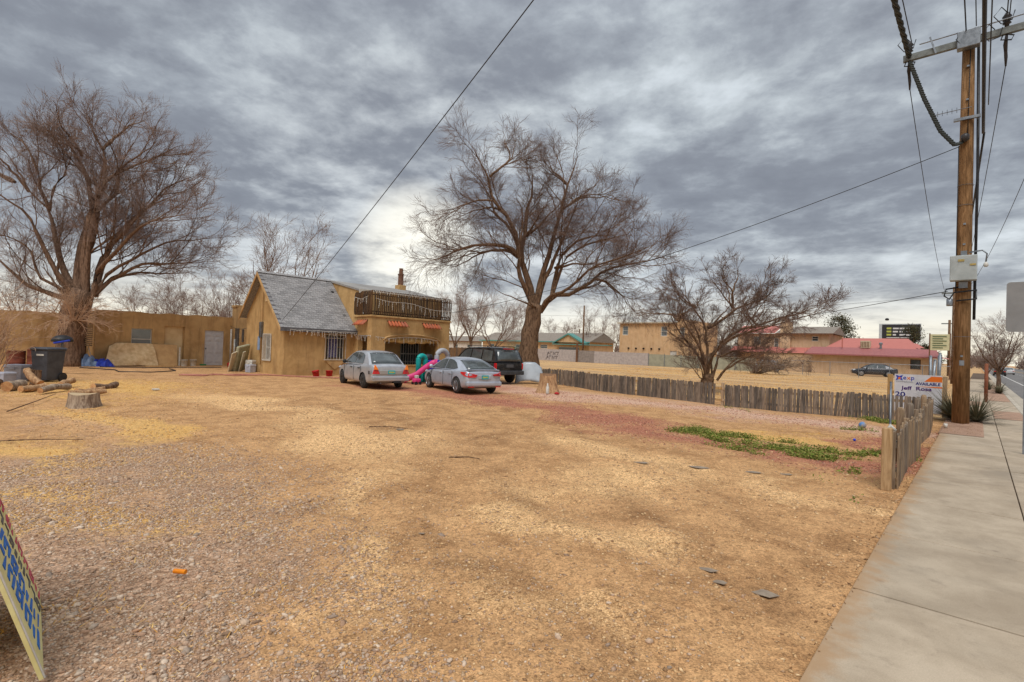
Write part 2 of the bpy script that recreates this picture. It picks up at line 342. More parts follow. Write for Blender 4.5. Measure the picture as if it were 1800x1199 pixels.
# ------------------------------------------------------------------ pavement, kerb, road
def surf(name, c1, c2, scale, spots=None, bump=.15, bs=120, rough=.85, c3=None):
    t = NT(name); col = t.mix(t.rng(t.noise(scale, 7, .65, .3), .3, .7), c1, c2)
    if c3: col = t.mix(t.rng(t.noise(scale*.45, 5, .6, .4), .5, .75, 0, .6), col, c3)
    oi = t.n('ShaderNodeObjectInfo'); col = t.hsv(col, .5, 1., t.rng(oi.outputs['Random'], 0, 1, .93, 1.06))
    col = t.hsv(col, .5, 1., t.rng(t.noise(bs, 3, .7), .2, .8, .86, 1.12))
    if spots: col = t.mix(t.rng(t.voro(spots[0]), 0, .09, spots[1], 0), col, spots[2])
    if name == 'concrete':
        wv = t.n('ShaderNodeVectorMath', operation='ADD'); t.l(t.noise(2.5, 4, .6, 0, None, True), wv.inputs[0]); t.l(t.tc.outputs['Object'], wv.inputs[1])
        col = t.mix(t.rng(t.noise(9, 6, .7, .5), .52, .75, 0, .35), col, lin(130, 115, 98))
        sx = t.n('ShaderNodeSeparateXYZ'); t.l(t.tc.outputs['Object'], sx.inputs[0]); sp = t.math('ADD', sx.outputs[0], t.math('MULTIPLY', t.math('SUBTRACT', t.noise(5, 6, .7), .5), .55))
        col = t.mix(t.rng(sp, -.72, -.48, .75, 0), col, lin(170, 134, 96))
        col = t.mix(t.rng(t.noise(.7, 4, .6, .8), .56, .62, 0, .22), col, lin(120, 108, 94))
    t.bump(t.noise(bs, 4, .7), bump, .01); return t.fin(col, rough, 0, .25)
CONC = surf('concrete', lin(188, 171, 148), lin(164, 147, 125), 1.5, (2.2, .5, lin(112, 98, 84)), c3=lin(140, 128, 112))
CONC2 = surf('kerb_concrete', lin(190, 180, 162), lin(165, 154, 138), 2)
ASPH = surf('asphalt', lin(128, 124, 120), lin(112, 108, 106), .8, None, .2, 90, .9)
DIRTJ = M('joint_dirt', lin(110, 90, 70), lin(84, 66, 50), 20)
pav = MB().box(-.70, 1.44, -6, 140, -.12, -.006).build('pavement', DIRTJ); tag(pav, kind='structure')
rs = random.Random(5)
ys = [-4.2+1.8*i+.02 for i in range(22)]+[36+3.6*i for i in range(14)]
for a, b in zip(ys[:-1], ys[1:]):
    for c0, c1 in ((-.70, .418), (.43, 1.22)):
        k = rs.uniform(-.003, .003)
        MB().box(c0, c1, a+.012, b-.012, -.1, .022+k).build('slab', CONC, pav, bevel=.006)
kerb = MB().box(1.225, 1.42, -6, 300, -.2, .024).build('kerb', CONC2, bevel=.02); tag(kerb, kind='structure')
gut = MB().box(1.42, 1.95, -6, 300, -.2, -.118).build('gutter', CONC2); tag(gut, kind='structure')
road = MB().box(1.95, 15.5, -40, 900, -.3, -.112).build('road', ASPH); tag(road, kind='structure')
PW = M('road_paint_white', lin(225, 222, 215), lin(190, 186, 178), 8, rough=.7); PY = M('road_paint_yellow', lin(214, 168, 60), lin(185, 140, 50), 8, rough=.7)
for nm_o, x0, x1, m_, rngs in (('white_edge_line', 3.25, 3.37, PW, [(-10, 700)]), ('white_lane_line', 6.2, 6.32, PW, [(k*9., k*9.+3) for k in range(2, 50)]), ('yellow_centre_line', 8.7, 8.82, PY, [(-10, 700)]), ('yellow_centre_line', 8.95, 9.07, PY, [(-10, 700)])):
    mb = MB()
    for a, b in rngs: mb.box(x0, x1, a, b, -.111, -.107)
    mb.build(nm_o, m_, road)
fp = MB().box(15.5, 18.5, -40, 900, -.3, .03).build('far_pavement', CONC2); tag(fp, kind='structure')
# gravel planting beds let into the pavement
PEBBLE = M('bed_gravel', lin(186, 152, 128), lin(150, 118, 98), 60, rough=.95, bump=.6, bscale=90, bdist=.02, dirt=(lin(120, 88, 70), .6))
for i, (x0, x1, y0, y1) in enumerate(((-.72, .14, 17.0, 27.4), (.44, 1.2, 23.3, 27.2), (.42, 1.2, 34.6, 60), (-.72, .14, 29.5, 33))):
    mb = MB(); nx, ny = 6, max(6, int((y1-y0)*2)); r_ = random.Random(i)
    vs = [(x0+(x1-x0)*a/nx, y0+(y1-y0)*b/ny, .033+(0 if a in (0, nx) or b in (0, ny) else r_.uniform(.0, .03))) for a in range(nx+1) for b in range(ny+1)]
    mb.add(vs, [(a*(ny+1)+b, (a+1)*(ny+1)+b, (a+1)*(ny+1)+b+1, a*(ny+1)+b+1) for a in range(nx) for b in range(ny)])
    tag(mb.build('planting_bed', PEBBLE, None, True), kind='structure')

# ------------------------------------------------------------------ shared materials
def stucco(name, c1, c2, stain=lin(140, 110, 76), bump=.35):
    t = NT(name); col = t.mix(t.rng(t.noise(1.3, 6, .62, .4), .32, .7), c1, c2)
    col = t.mix(t.rng(t.noise(2.2, 7, .72, .3, t.vec((1.6, 1.6, .22))), .46, .74, 0, .7), col, stain)
    col = t.mix(t.rng(t.noise(.8, 5, .6, .6), .58, .74, 0, .35), col, lin(220, 184, 130))
    t.bump(t.noise(38, 6, .7), bump, .012); return t.fin(col, .92, 0, .15)
STUC = stucco('stucco_ochre', lin(202, 166, 114), lin(176, 140, 92))
STUC_D = stucco('stucco_brown', lin(204, 168, 118), lin(180, 144, 98))
STUC_F = stucco('stucco_tan', lin(212, 178, 138), lin(198, 164, 126), lin(176, 128, 80), .1)
STUC_P = stucco('stucco_peach', lin(204, 176, 144), lin(190, 162, 130), lin(168, 130, 92), .1)
WHITE = M('white_paint', lin(214, 210, 200), lin(188, 184, 174), 6, rough=.55)
GREYW = M('grey_door_paint', lin(208, 208, 210), lin(192, 192, 196), 5, rough=.5)
BEIGE = M('beige_paint', lin(228, 202, 156), lin(214, 184, 136), 3, rough=.7)
GLASS = M('window_glass', (.035, .045, .05), (.06, .07, .075), 2, rough=.06, spec=.9)
GLASS_B = M('window_glass_pale', (.11, .14, .15), (.16, .19, .2), 2, rough=.08, spec=.9)
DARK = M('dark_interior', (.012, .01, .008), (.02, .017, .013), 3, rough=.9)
BLACKP = M('black_plastic', (.018, .018, .02), (.03, .03, .032), 8, rough=.5)
RUBBER = M('rubber_tyre', (.022, .021, .021), (.045, .042, .038), 10, rough=.85)
GALV = M('galvanised_metal', lin(150, 155, 160), lin(125, 130, 135), 9, rough=.45, metal=.7)
STEEL = M('steel', lin(130, 132, 135), lin(105, 107, 110), 9, rough=.4, metal=.8)
TERRA = M('terracotta', lin(194, 112, 78), lin(164, 88, 60), 14, rough=.8, rnd=.15)
def wood(name, c1, c2, c3, rnd=.25, axis_='z'):
    t = NT(name); s_ = {'z': (30, 30, 2.2), 'x': (2.2, 30, 30), 'y': (30, 2.2, 30)}[axis_]
    oi = t.n('ShaderNodeObjectInfo'); off = t.n('ShaderNodeVectorMath', operation='ADD'); t.l(t.vec(s_), off.inputs[0])
    sc_ = t.n('ShaderNodeVectorMath', operation='SCALE'); t.l(oi.outputs['Location'], sc_.inputs[0]); sc_.inputs['Scale'].default_value = 13.7; t.l(sc_.outputs[0], off.inputs[1])
    n_ = t.noise(1, 6, .6, .8, off.outputs[0]); col = t.mix(t.rng(n_, .33, .66), c1, c2)
    off2 = t.n('ShaderNodeVectorMath', operation='ADD'); t.l(t.vec((3, 3, 1.2)), off2.inputs[0]); t.l(sc_.outputs[0], off2.inputs[1])
    col = t.mix(t.rng(t.noise(1.3, 4, .6, .4, off2.outputs[0]), .5, .72, 0, .65), col, c3)
    col = t.hsv(col, .5, t.rng(oi.outputs['Random'], 0, 1, .8, 1.15), t.rng(oi.outputs['Random'], 0, 1, 1-rnd, 1+rnd))
    t.bump(n_, .4, .008); return t.fin(col, .9, 0, .15)
PICK = wood('weathered_picket', lin(140, 126, 112), lin(94, 83, 74), lin(70, 61, 54), .32)
PICK_N = wood('weathered_picket_near', lin(158, 138, 116), lin(116, 98, 80), lin(90, 74, 60), .22)
NEWW = wood('fresh_timber', lin(192, 160, 120), lin(162, 130, 92), lin(138, 108, 76), .05)
POLEW = wood('pole_timber', lin(152, 122, 94), lin(108, 84, 62), lin(84, 64, 48), .05)
DARKW = wood('dark_slat_timber', lin(96, 74, 56), lin(64, 48, 36), lin(50, 38, 30), .25)
def bark(name, c1, c2, c3):
    t = NT(name); n_ = t.noise(1, 7, .65, .6, t.vec((14, 14, 3.2))); col = t.mix(t.rng(n_, .36, .62), c1, c2)
    col = t.mix(t.rng(t.noise(.8, 4), .4, .7, 0, .5), col, c3); t.bump(n_, .9, .05); return t.fin(col, .95, 0, .1)
BARK = bark('elm_bark', lin(74, 56, 43), lin(138, 110, 86), lin(118, 94, 76))
BARK_G = bark('grey_bark', lin(86, 66, 54), lin(140, 114, 94), lin(120, 98, 82))
TWIG = M('twig', lin(124, 104, 94), lin(154, 132, 120), 3, rough=.9)
TWIG_D = M('twig_dark', lin(98, 78, 68), lin(128, 104, 92), 3, rough=.9)
TWIG_P = M('twig_pale', lin(206, 172, 142), lin(176, 142, 114), 3, rough=.9)
LOGEND = M('cut_wood', lin(200, 156, 108), lin(172, 122, 80), 12, rough=.9)

# ------------------------------------------------------------------ walls with openings
def wallx(mb, X, thick, y0, y1, z0, z1, holes):
    """wall in a plane X=const, body going to -X; holes (y0,y1,z0,z1)."""
    ysb = sorted({y0, y1, *[h[0] for h in holes], *[h[1] for h in holes]}); ysb = [y for y in ysb if y0 <= y <= y1]
    for a, b in zip(ysb[:-1], ysb[1:]):
        hs = sorted([h for h in holes if h[0] <= a and h[1] >= b], key=lambda h: h[2]); z = z0
        for h in hs:
            if h[2] > z: mb.box(X-thick, X, a, b, z, h[2])
            z = h[3]
        if z1 > z: mb.box(X-thick, X, a, b, z, z1)
def wally(mb, Y, thick, x0, x1, z0, z1, holes):
    """wall in a plane Y=const, body going to +Y; holes (x0,x1,z0,z1)."""
    xs = sorted({x0, x1, *[h[0] for h in holes], *[h[1] for h in holes]}); xs = [x for x in xs if x0 <= x <= x1]
    for a, b in zip(xs[:-1], xs[1:]):
        hs = sorted([h for h in holes if h[0] <= a and h[1] >= b], key=lambda h: h[2]); z = z0
        for h in hs:
            if h[2] > z: mb.box(a, b, Y, Y+thick, z, h[2])
            z = h[3]
        if z1 > z: mb.box(a, b, Y, Y+thick, z, z1)
def win_x(par, X, y0, y1, z0, z1, frame=WHITE, glass=GLASS, mull=1, fw_=.05, inset=.1, name='window', rails=1):
    """window facing +X set back by inset."""
    m = MB(); f = fw_
    m.box(X-inset-.03, X-inset+.02, y0, y0+f, z0, z1).box(X-inset-.03, X-inset+.02, y1-f, y1, z0, z1).box(X-inset-.03, X-inset+.02, y0+f, y1-f, z0, z0+f).box(X-inset-.03, X-inset+.02, y0+f, y1-f, z1-f, z1)
    for k in range(rails):
        zz = z0+(z1-z0)*(k+1)/(rails+1); m.box(X-inset-.025, X-inset+.015, y0+f, y1-f, zz-.025, zz+.025)
    w = m.build(name, frame, par)
    for k in range(rails+1):
        za = z0+(z1-z0)*k/(rails+1)+.027; zb = z0+(z1-z0)*(k+1)/(rails+1)-.027
        MB().box(X-inset-.02, X-inset-.008, y0+f+.001, y1-f-.001, za, zb).build('pane', glass, w)
    return w
def win_y(par, Y, x0, x1, z0, z1, frame=WHITE, glass=GLASS, fw_=.05, inset=.1, name='window', rails=1):
    """window facing -Y set back by inset (to +Y)."""
    m = MB(); f = fw_
    m.box(x0, x0+f, Y+inset-.02, Y+inset+.03, z0, z1).box(x1-f, x1, Y+inset-.02, Y+inset+.03, z0, z1).box(x0+f, x1-f, Y+inset-.02, Y+inset+.03, z0, z0+f).box(x0+f, x1-f, Y+inset-.02, Y+inset+.03, z1-f, z1)
    for k in range(rails):
        zz = z0+(z1-z0)*(k+1)/(rails+1); m.box(x0+f, x1-f, Y+inset-.015, Y+inset+.025, zz-.025, zz+.025)
    w = m.build(name, frame, par)
    for k in range(rails+1):
        za = z0+(z1-z0)*k/(rails+1)+.027; zb = z0+(z1-z0)*(k+1)/(rails+1)-.027
        MB().box(x0+f+.001, x1-f-.001, Y+inset+.008, Y+inset+.02, za, zb).build('pane', glass, w)
    return w
# ================================================================== adobe wing at the left
wing = thing('adobe_outbuilding', 'long low brown stucco outbuilding behind the big bare tree, with grey door', 'building', (-33.74, 8, .1))
m = MB()
HW = [(6.58, 7.52, 1.0, 2.17), (8.1, 9.08, .0, 2.36), (10.13, 11.15, .0, 2.22)]
wallx(m, -33.74, .35, 5.05, 11.598, 0, 3.02, HW)
m.box(-38, -34.09, 5.05, 5.3, 0, 3.0); m.box(-38, -34.09, 11.3, 11.598, 0, 3.0); m.box(-38.3, -38, 5.05, 11.598, 0, 3.0)
m.build('wall', STUC_D, wing)
mb = MB(); pts = [(5.0, 3.02), (5.0, 3.1)]
r_ = random.Random(3); top = [(5.02+(6.57*i/14), 3.05+r_.uniform(-.03, .05)) for i in range(15)]
MB().prism([(5.02, 3.022)]+top[::-1][::-1]+[(11.59, 3.022)], 'x', -34.1, -33.735).build('parapet', STUC_D, wing, fix=True)
MB().box(-38, -34.1, 5.05, 11.59, 2.85, 2.9).build('roof', M('roof_felt', lin(120, 112, 104), lin(96, 90, 84), 2), wing)
win_x(wing, -33.74, 6.58, 7.52, 1.0, 2.17, WHITE, GLASS_B, inset=.12)
MB().box(-33.98, -33.93, 8.1, 9.08, .1, 2.36).build('boarded_doorway', BEIGE, wing)
MB().box(-33.97, -33.86, 8.1, 8.14, .1, 2.36).box(-33.97, -33.86, 9.04, 9.08, .1, 2.36).build('door_frame', STUC_D, wing)
d = MB().box(-33.84, -33.79, 10.13, 11.15, .16, 2.22).build('door', GREYW, wing, bevel=.006)
for a, b in ((10.24, 10.58), (10.70, 11.04)):
    for z0, z1 in ((.32, .78), (.88, 1.5), (1.6, 1.82), (1.88, 2.1)):
        MB().box(-33.789, -33.778, a, b, z0, z1).box(-33.779, -33.77, a+.05, b-.05, z0+.05, z1-.05).build('panel', GREYW, d, bevel=.004)
MB().lathe([(.001, 0), (.03, .005), (.035, .03), (.02, .05), (.001, .055)], 10, (-33.78, 10.21, 1.15), 'x').build('handle', STEEL, d, True)
# left end wall, set further back
lw = thing('courtyard_wall', 'brown stucco wall at the left edge behind the tree trunk', 'wall', (-35.6, 0, .1))
m = MB(); wallx(m, -35.6, .3, -14, 4.55, 0, 2.78, []); m.build('wall', STUC_D, lw)
top = [(-14+18.55*i/20, 2.80+r_.uniform(-.03, .05)) for i in range(21)]
MB().prism([(-14, 2.782)]+top+[(4.55, 2.782)], 'x', -35.9, -35.595).build('coping', STUC_D, lw, fix=True)
MB().box(-38.5, -36.2, 4.5, 5.1, .05, 2.7).build('recess_shade_block', DARK, lw)  # near-black block standing in for the shade inside the gap
# hanging rolled blind and ladder in the recess
o = thing('rolled_blind', 'pale slatted blind hanging in the dark gap beside the outbuilding', 'blind', (-33.9, 4.82, 1.1))
for k in range(12): MB().box(-33.95, -33.9, 4.68, 4.98, 1.15+.1*k, 1.22+.1*k).build('slat', M('blind_slat', lin(176, 150, 120), lin(140, 118, 94), 9), o)
o = thing('leaning_pole', 'pale timber pole leaning below the hanging blind', 'pole', (-33.6, 4.7, .15))
MB().tube([(-33.5, 4.6, .16), (-33.85, 4.85, 1.25)], .018, 6).build('pole', NEWW, o); o = thing('leaning_pole', 'white pole crossing the timber pole below the hanging blind', 'pole', (-33.6, 4.9, .15)); MB().tube([(-33.5, 5.0, .16), (-33.85, 4.8, 1.2)], .018, 6).build('pole', WHITE, o)

# ================================================================== parapet block between wing and gabled house
pb = thing('flat_roofed_link', 'flat roofed ochre stucco link between outbuilding and gabled house', 'building', (-31.5, 11.6, .1))
m = MB(); wally(m, 11.602, .3, -33.8, -28.2, 0, 3.68, []); m.box(-33.8, -33.5, 11.902, 15, 0, 3.68); m.build('wall', STUC_D, pb)
MB().box(-33.85, -33.0, 11.55, 11.95, 3.68, 3.82).build('coping', STUC_D, pb, bevel=.03)
MB().box(-33.5, -28.2, 11.9, 16, 3.5, 3.55).build('roof', MATS['roof_felt'], pb)
MB().box(-33.05, -32.55, 11.53, 11.602, 1.3, 2.4).box(-32.0, -31.8, 11.54, 11.602, 1.6, 2.35).build('meter_box', STEEL, pb, bevel=.01)
for x_, lab in ((-33.55, 'left of two white drain pipes beside the grey door'), (-32.95, 'right of two white drain pipes, with black coupling, beside the grey door')):
    o = thing('drain_pipe', lab, 'pipe', (x_, 11.5, .15), group='white drain pipes'); MB().tube([(x_, 11.5, .16), (x_, 11.5, 2.35 if x_ < -33 else 1.75)], .05, 10).build('pipe', WHITE, o, True)
    if x_ > -33: MB().tube([(x_, 11.5, .55), (x_, 11.5, .72)], .075, 10).build('coupling', BLACKP, o)
def wire_pts(a, b, sag, n=14):
    a, b = np.array(a, float), np.array(b, float); return [tuple(a+(b-a)*s-np.array([0, 0, sag*4*s*(1-s)])) for s in np.linspace(0, 1, n)]
WIRE = M('black_wire', (.03, .028, .028), rough=.6)
base_thing('cable', MB().tube(wire_pts((-33.6, 11.45, 2.55), (-29.4, 10.9, 2.4), .12), .012, 5), WIRE, 'thin cable looping along the flat roofed link wall', 'cable', (-33.6, 11.45, 2.55))

# ================================================================== gabled house
XF, YG = -24.64, 10.81
gh = thing('gabled_house', 'ochre stucco house with steep grey shingle roof and gable end', 'house', (-26.5, 12.6, .08))
m = MB()
wallx(m, XF, .3, YG, 14.5, 0, 2.62, [(12.95, 14.0, .92, 2.14)])
m.build('front_wall', STUC, gh)
m = MB(); wally(m, YG+.002, .3, -29.3, XF-.302, 0, 2.62, [(-26.95, -26.1, .78, 2.06)]); m.build('gable_wall', STUC, gh)
# gable triangle
MB().prism([(-29.3, 2.622), (XF, 2.622), (XF, 2.63), (-27.3, 5.14), (-29.3, 3.1)], 'y', YG+.003, YG+.28).build('gable', STUC, gh, fix=True)
MB().box(-26.95, -26.62, YG-.03, YG+.02, 3.75, 4.35).build('gable_vent', BEIGE, gh)
MB().box(-29.3, -29, YG+.3, 14.5, 0, 3.1).build('rear_wall', STUC, gh)
SHIN = M('asphalt_shingle', lin(160, 157, 154), lin(120, 118, 118), 16, rough=.95, bump=.4, bscale=90, rnd=.16)
# roof deck + shingles
re0, rr = np.array([-24.28, 2.40]), np.array([-27.3, 5.28]); sl = rr-re0; Ls = float(np.hypot(*sl)); us = sl/Ls; nn = np.array([-us[1], us[0]])*-1
if nn[1] < 0: nn = -nn
rp = thing_roof = MB().prism([tuple(re0), tuple(rr), tuple(rr-nn*.12), tuple(re0-nn*.12)], 'y', YG-.34, 14.49).build('roof', M('roof_deck', lin(104, 100, 104), lin(84, 82, 86), 5), gh, fix=True)
back = np.array([-29.55, 3.02]); sb = (back-rr); sb /= np.hypot(*sb); nb_ = np.array([sb[1], -sb[0]]); nb_ = nb_ if nb_[1] > 0 else -nb_
MB().prism([tuple(rr), tuple(back), tuple(back-nb_*.12), tuple(rr-nb_*.12)], 'y', YG-.341, 14.48).build('rear_roof_slope', SHIN, gh, fix=True)
rows = 26; per = 11; ex = Ls/rows; wS = (14.48-(YG-.36))/per
sm = []
for v_ in range(4):
    r_ = random.Random(v_); th = .010+.007*v_/3
    b_ = MB(); L_ = ex*1.5; w2 = wS/2-.004; x1_ = L_-r_.uniform(0, .03)
    # local: y along eave, x up the slope, z normal
    b_.add([(-r_.uniform(0, .008), -w2, 0), (-r_.uniform(0, .008), w2, 0), (x1_, w2, 0), (x1_, -w2, 0), (0, -w2, th), (0, w2, th), (x1_, w2, .002), (x1_, -w2, .002)], [(3, 2, 1, 0), (4, 5, 6, 7), (0, 1, 5, 4), (1, 2, 6, 5), (2, 3, 7, 6), (3, 0, 4, 7)])
    me = b_.mesh('shingle'); me.materials.append(SHIN); sm.append(me)
Rm = Matrix(((us[0], 0, nn[0]), (0, 1, 0), (us[1], 0, nn[1])))
og = ORG[gh.name]
for i in range(rows):
    for j in range(per):
        p = re0+us*(ex*i-.01)+nn*.004; y = YG-.36+wS*(j+.5+(.5 if i % 2 else 0)*.0)+(.18 if i % 2 else 0)*wS*0
        if i % 2: y += wS*.5
        if y > 14.48-wS*.45: y = 14.48-wS*.5+.002
        o = link('shingle', sm[rs.randrange(4)], None, rp); o.matrix_local = Matrix.Translation(Vector((p[0], y, p[1]))-Vector(og)) @ Rm.to_4x4()
        if i % 2 and j == 0:
            pass
MB().prism([(re0[0]+.02, re0[1]-.16), (re0[0]+.035, re0[1]+.03), (re0[0]-.02, re0[1]+.03), (re0[0]-.02, re0[1]-.16)], 'y', YG-.36, 14.48).build('fascia', M('fascia_grey', lin(112, 112, 116), lin(92, 92, 96), 5), gh, fix=True)
for (p, q, mt) in ((re0, rr, STUC_D), (back, rr, STUC_D)):
    MB().prism([(p[0], p[1]-.02), (q[0], q[1]-.02), (q[0], q[1]-.2), (p[0], p[1]-.2)], 'y', YG-.37, YG-.33).build('barge_board', mt, gh, fix=True)
MB().prism([(-27.15, 5.22), (-27.3, 5.33), (-27.45, 5.22)], 'y', YG-.36, 14.48).build('ridge_cap', SHIN, gh, fix=True)
w = win_x(gh, XF, 13.0, 13.98, .94, 2.12, M('brown_frame', lin(120, 92, 60), lin(96, 74, 50), 5), GLASS, inset=.14)
MB().box(XF-.13, XF-.115, 13.12, 13.62, 1.0, 2.05).build('curtain', M('blue_curtain', lin(60, 56, 96), lin(120, 116, 150), 18, rough=.9), w)
def grille_x(par, X, y0, y1, z0, z1, n, name='window_bars', m_=WHITE, cross=(.85,)):
    b_ = MB().box(X, X+.03, y0-.06, y1+.06, z0, z0+.03).box(X, X+.03, y0-.03, y1+.03, z1-.03, z1)
    for c in cross: b_.box(X, X+.028, y0-.05, y1+.05, z0+(z1-z0)*c-.012, z0+(z1-z0)*c+.012)
    fr = b_.build(name, m_, par)
    for k in range(n):
        y = y0+(y1-y0)*k/(n-1); MB().box(X+.004, X+.024, y-.011, y+.011, z0+.03, z1-.03).build('bar', m_, fr)
grille_x(gh, XF+.05, 12.88, 14.02, .86, 2.18, 8)
fr = MB().box(-27.02, -26.04, YG-.06, YG-.03, .74, .78).box(-27.02, -26.04, YG-.06, YG-.03, 2.06, 2.1).box(-27.02, -26.98, YG-.06, YG-.03, .78, 2.06).box(-26.08, -26.04, YG-.06, YG-.03, .78, 2.06).build('side_window_bars', WHITE, gh)
for k in range(7): MB().box(-26.98+.126*(k+1)-.01, -26.98+.126*(k+1)+.01, YG-.055, YG-.035, .78, 2.06).build('bar', WHITE, fr)
win_y(gh, YG, -26.95, -26.1, .78, 2.06, WHITE, GLASS, inset=.12, name='side_window')
MB().tube([(-27.2, YG-.06, .5), (-27.2, YG-.06, 2.7), (-27.2, YG-.06, 4.3), (-27.32, YG-.06, 4.6), (-27.5, YG-.1, 4.62)], .025, 6).build('service_mast', STUC_D, gh, True)
MB().box(-27.33, -27.1, YG-.14, YG, 1.9, 2.7).build('meter_box', STEEL, gh, bevel=.02)
base_thing('blue_towel', MB().box(-27.5, -27.25, YG-.12, YG-.08, 1.25, 1.95), M('blue_cloth', lin(150, 170, 196), lin(120, 140, 170), 9), 'pale blue towel hanging beside the side window bars', 'towel', (-27.4, YG-.1, 1.25), bevel=.02)
MB().prism([(13.0, .80), (14.0, .80), (13.8, .62), (13.45, .38), (13.1, .66)], 'x', XF+.002, XF+.05).build('window_bracket', STUC_D, gh, fix=True)

# ================================================================== porch block with balcony
XP, YP, YR = -22.95, 14.502, 19.72
ph = thing('porch_house', 'flat fronted ochre house with arched porch and dark slatted balcony', 'house', (-26, 17, .06))
zc_, zt = 3.16, 4.95
m = MB()
# side wall (facing the gable roof) with doorway
wally(m, YP, .28, -24.3, XP-.302, 0, zc_, [(-24.2, -23.32, 0, 2.22)]); m.box(-29.3, -24.3, YP, YP+.28, 0, 4.3)
m.build('side_wall', STUC, ph)
MB().prism([(-29.3, 4.302), (-24.3, 4.302), (-24.3, 4.66), (-27.3, 5.28), (-29.3, 5.0)], 'y', YP+.001, YP+.27).build('upper_side_wall', STUC, ph, fix=True)
# front wall with arched opening
m = MB(); AY0, AY1, AZ0, AZ1, AT = 15.34, 18.92, .7, 1.86, 2.2
wallx(m, XP, .3, YP, YR, 0, zc_, [(AY0, AY1, AZ0, AT+.06)])
arch = [(AY0, AT+.061), (AY0, AZ1)]+[(AY0+(AY1-AY0)*k/16, AZ1+(AT-AZ1)*math.sin(math.pi*k/16)**.45) for k in range(1, 16)]+[(AY1, AZ1), (AY1, AT+.061)]
m.prism(arch, 'x', XP-.299, XP-.001); m.build('front_wall', STUC, ph, fix=True)
# hood mould over the arch
pts = [(XP+.02, AY0-.12+(AY1-AY0+.24)*k/20, AZ1+.12+(AT-AZ1)*max(0, math.sin(math.pi*k/20))**.4) for k in range(21)]
MB().tube(pts, .045, 6).build('arch_moulding', STUC_D, ph, True)
MB().box(XP-.31, XP+.06, AY0-.1, AY1+.1, AZ0-.06, AZ0).build('porch_sill', STUC, ph, bevel=.02)
MB().box(-29.3, XP-.3, YR-.28, YR, 0, zc_).build('right_wall', STUC, ph)
MB().box(XP-.2, XP+.07, YP-.07, YR+.05, zc_+.001, zc_+.1).box(-24.6, XP-.201, YP-.07, YP+.1, zc_+.001, zc_+.1).build('ledge', STUC, ph, bevel=.02)
inner = MB(); wallx(inner, -24.9, .2, YP+.28, YR-.28, 0, zc_, [(17.7, 19.1, .55, 1.95)]); inner.build('porch_inner_wall', STUC_D, ph)
MB().box(-24.9, XP-.3, YP+.28, YR-.28, .02, .1).build('porch_floor', CONC2, ph)
win_x(ph, -24.9, 17.7, 19.1, .55, 1.95, WHITE, GLASS, inset=.1)
grille_x(ph, -24.86, 17.7, 19.1, .52, 1.98, 9, cross=(.18,))
# upper floor wall behind the balcony and low pitched roof
MB().box(-24.2, -23.75, YP+.28, YR-.02, zc_+.161, 4.51).build('upper_wall', STUC, ph)
MB().box(-29.3, -25.5, YR-.3, YR-.1, zc_, 4.55).build('upper_right_wall', STUC, ph)
ROOF2 = M('flat_roof_felt', lin(160, 156, 150), lin(130, 126, 122), 3, (1, .2, 1), rough=.9, bump=.2)
MB().prism([(-24.1, 4.62), (-27.3, 5.30), (-30.2, 4.75), (-30.2, 4.65), (-27.3, 5.2), (-24.1, 4.52)], 'y', YP-.06, YR+.25).build('roof', ROOF2, ph, fix=True)
MB().box(-24.16, -24.09, YP-.07, YR+.26, 4.44, 4.64).build('eaves_trim', WHITE, ph)
ch = MB().box(-27.5, -27.0, 18.95, 19.45, 5.0, 5.55).build('chimney', STUC, ph, bevel=.02)
MB().lathe([(.17, 5.55), (.17, 6.2), (.20, 6.2), (.20, 6.26), (.13, 6.27), (.12, 6.62), (.001, 6.62)], 12, (-27.25, 19.2, 0)).build('flue', M('rusty_flue', lin(130, 92, 70), lin(98, 66, 50), 9), ch)
# balcony: slats wrap the side and the front, curving in at foot and head
def slat_mesh(seed):
    r_ = random.Random(seed); b_ = MB(); w2, n = .038, 6; prof = [(-.13, 0), (-.03, .1), (.0, .3), (.005, .7), (.0, 1.05), (-.05, 1.24), (-.14, 1.32)]
    vs = []
    for x, z in prof:
        x += r_.uniform(-.006, .006); vs += [(x, -w2, z), (x+.035, -w2*.5, z), (x+.035, w2*.5, z), (x, w2, z)]
    k = len(prof); fs = [(i*4+a, i*4+(a+1) % 4, (i+1)*4+(a+1) % 4, (i+1)*4+a) for i in range(k-1) for a in range(4)]+[(3, 2, 1, 0), tuple((k-1)*4+a for a in range(4))]
    b_.add(vs, fs); me = b_.mesh('slat'); me.materials.append(DARKW); return me
sl_me = [slat_mesh(k) for k in range(5)]
bal = MB().box(XP-.02, XP+.03, YP+.02, YR+.02, 3.42, 3.47).box(XP-.02, XP+.03, YP+.02, YR+.02, 4.28, 4.33).box(-24.62, XP-.022, YP-.03, YP+.02, 3.42, 3.47).box(-24.62, XP-.022, YP-.03, YP+.02, 4.28, 4.33).build('balcony_rail', DARKW, ph)
og = ORG[ph.name]
nS = 46
for k in range(nS):
    y = YP+.12+(YR-YP-.14)*k/(nS-1); o = link('slat', sl_me[rs.randrange(5)], None, bal)
    o.location = Vector((XP+.06, y, 3.22+rs.uniform(-.012, .012)))-Vector(og); o.rotation_euler = (rs.uniform(-.012, .012), 0, rs.uniform(-.06, .06))
for k in range(14):
    a = min(1, k/13); x = -24.55+(XP+24.55+.0)*a; o = link('slat', sl_me[rs.randrange(5)], None, bal)
    o.location = Vector((x, YP-.05, 3.22))-Vector(og); o.rotation_euler = (0, 0, rad(-90)+(rad(45) if k == 13 else 0))
MB().box(-25.2, XP-.03, YP+.02, YR, zc_+.1, zc_+.16).build('balcony_floor', DARKW, ph)
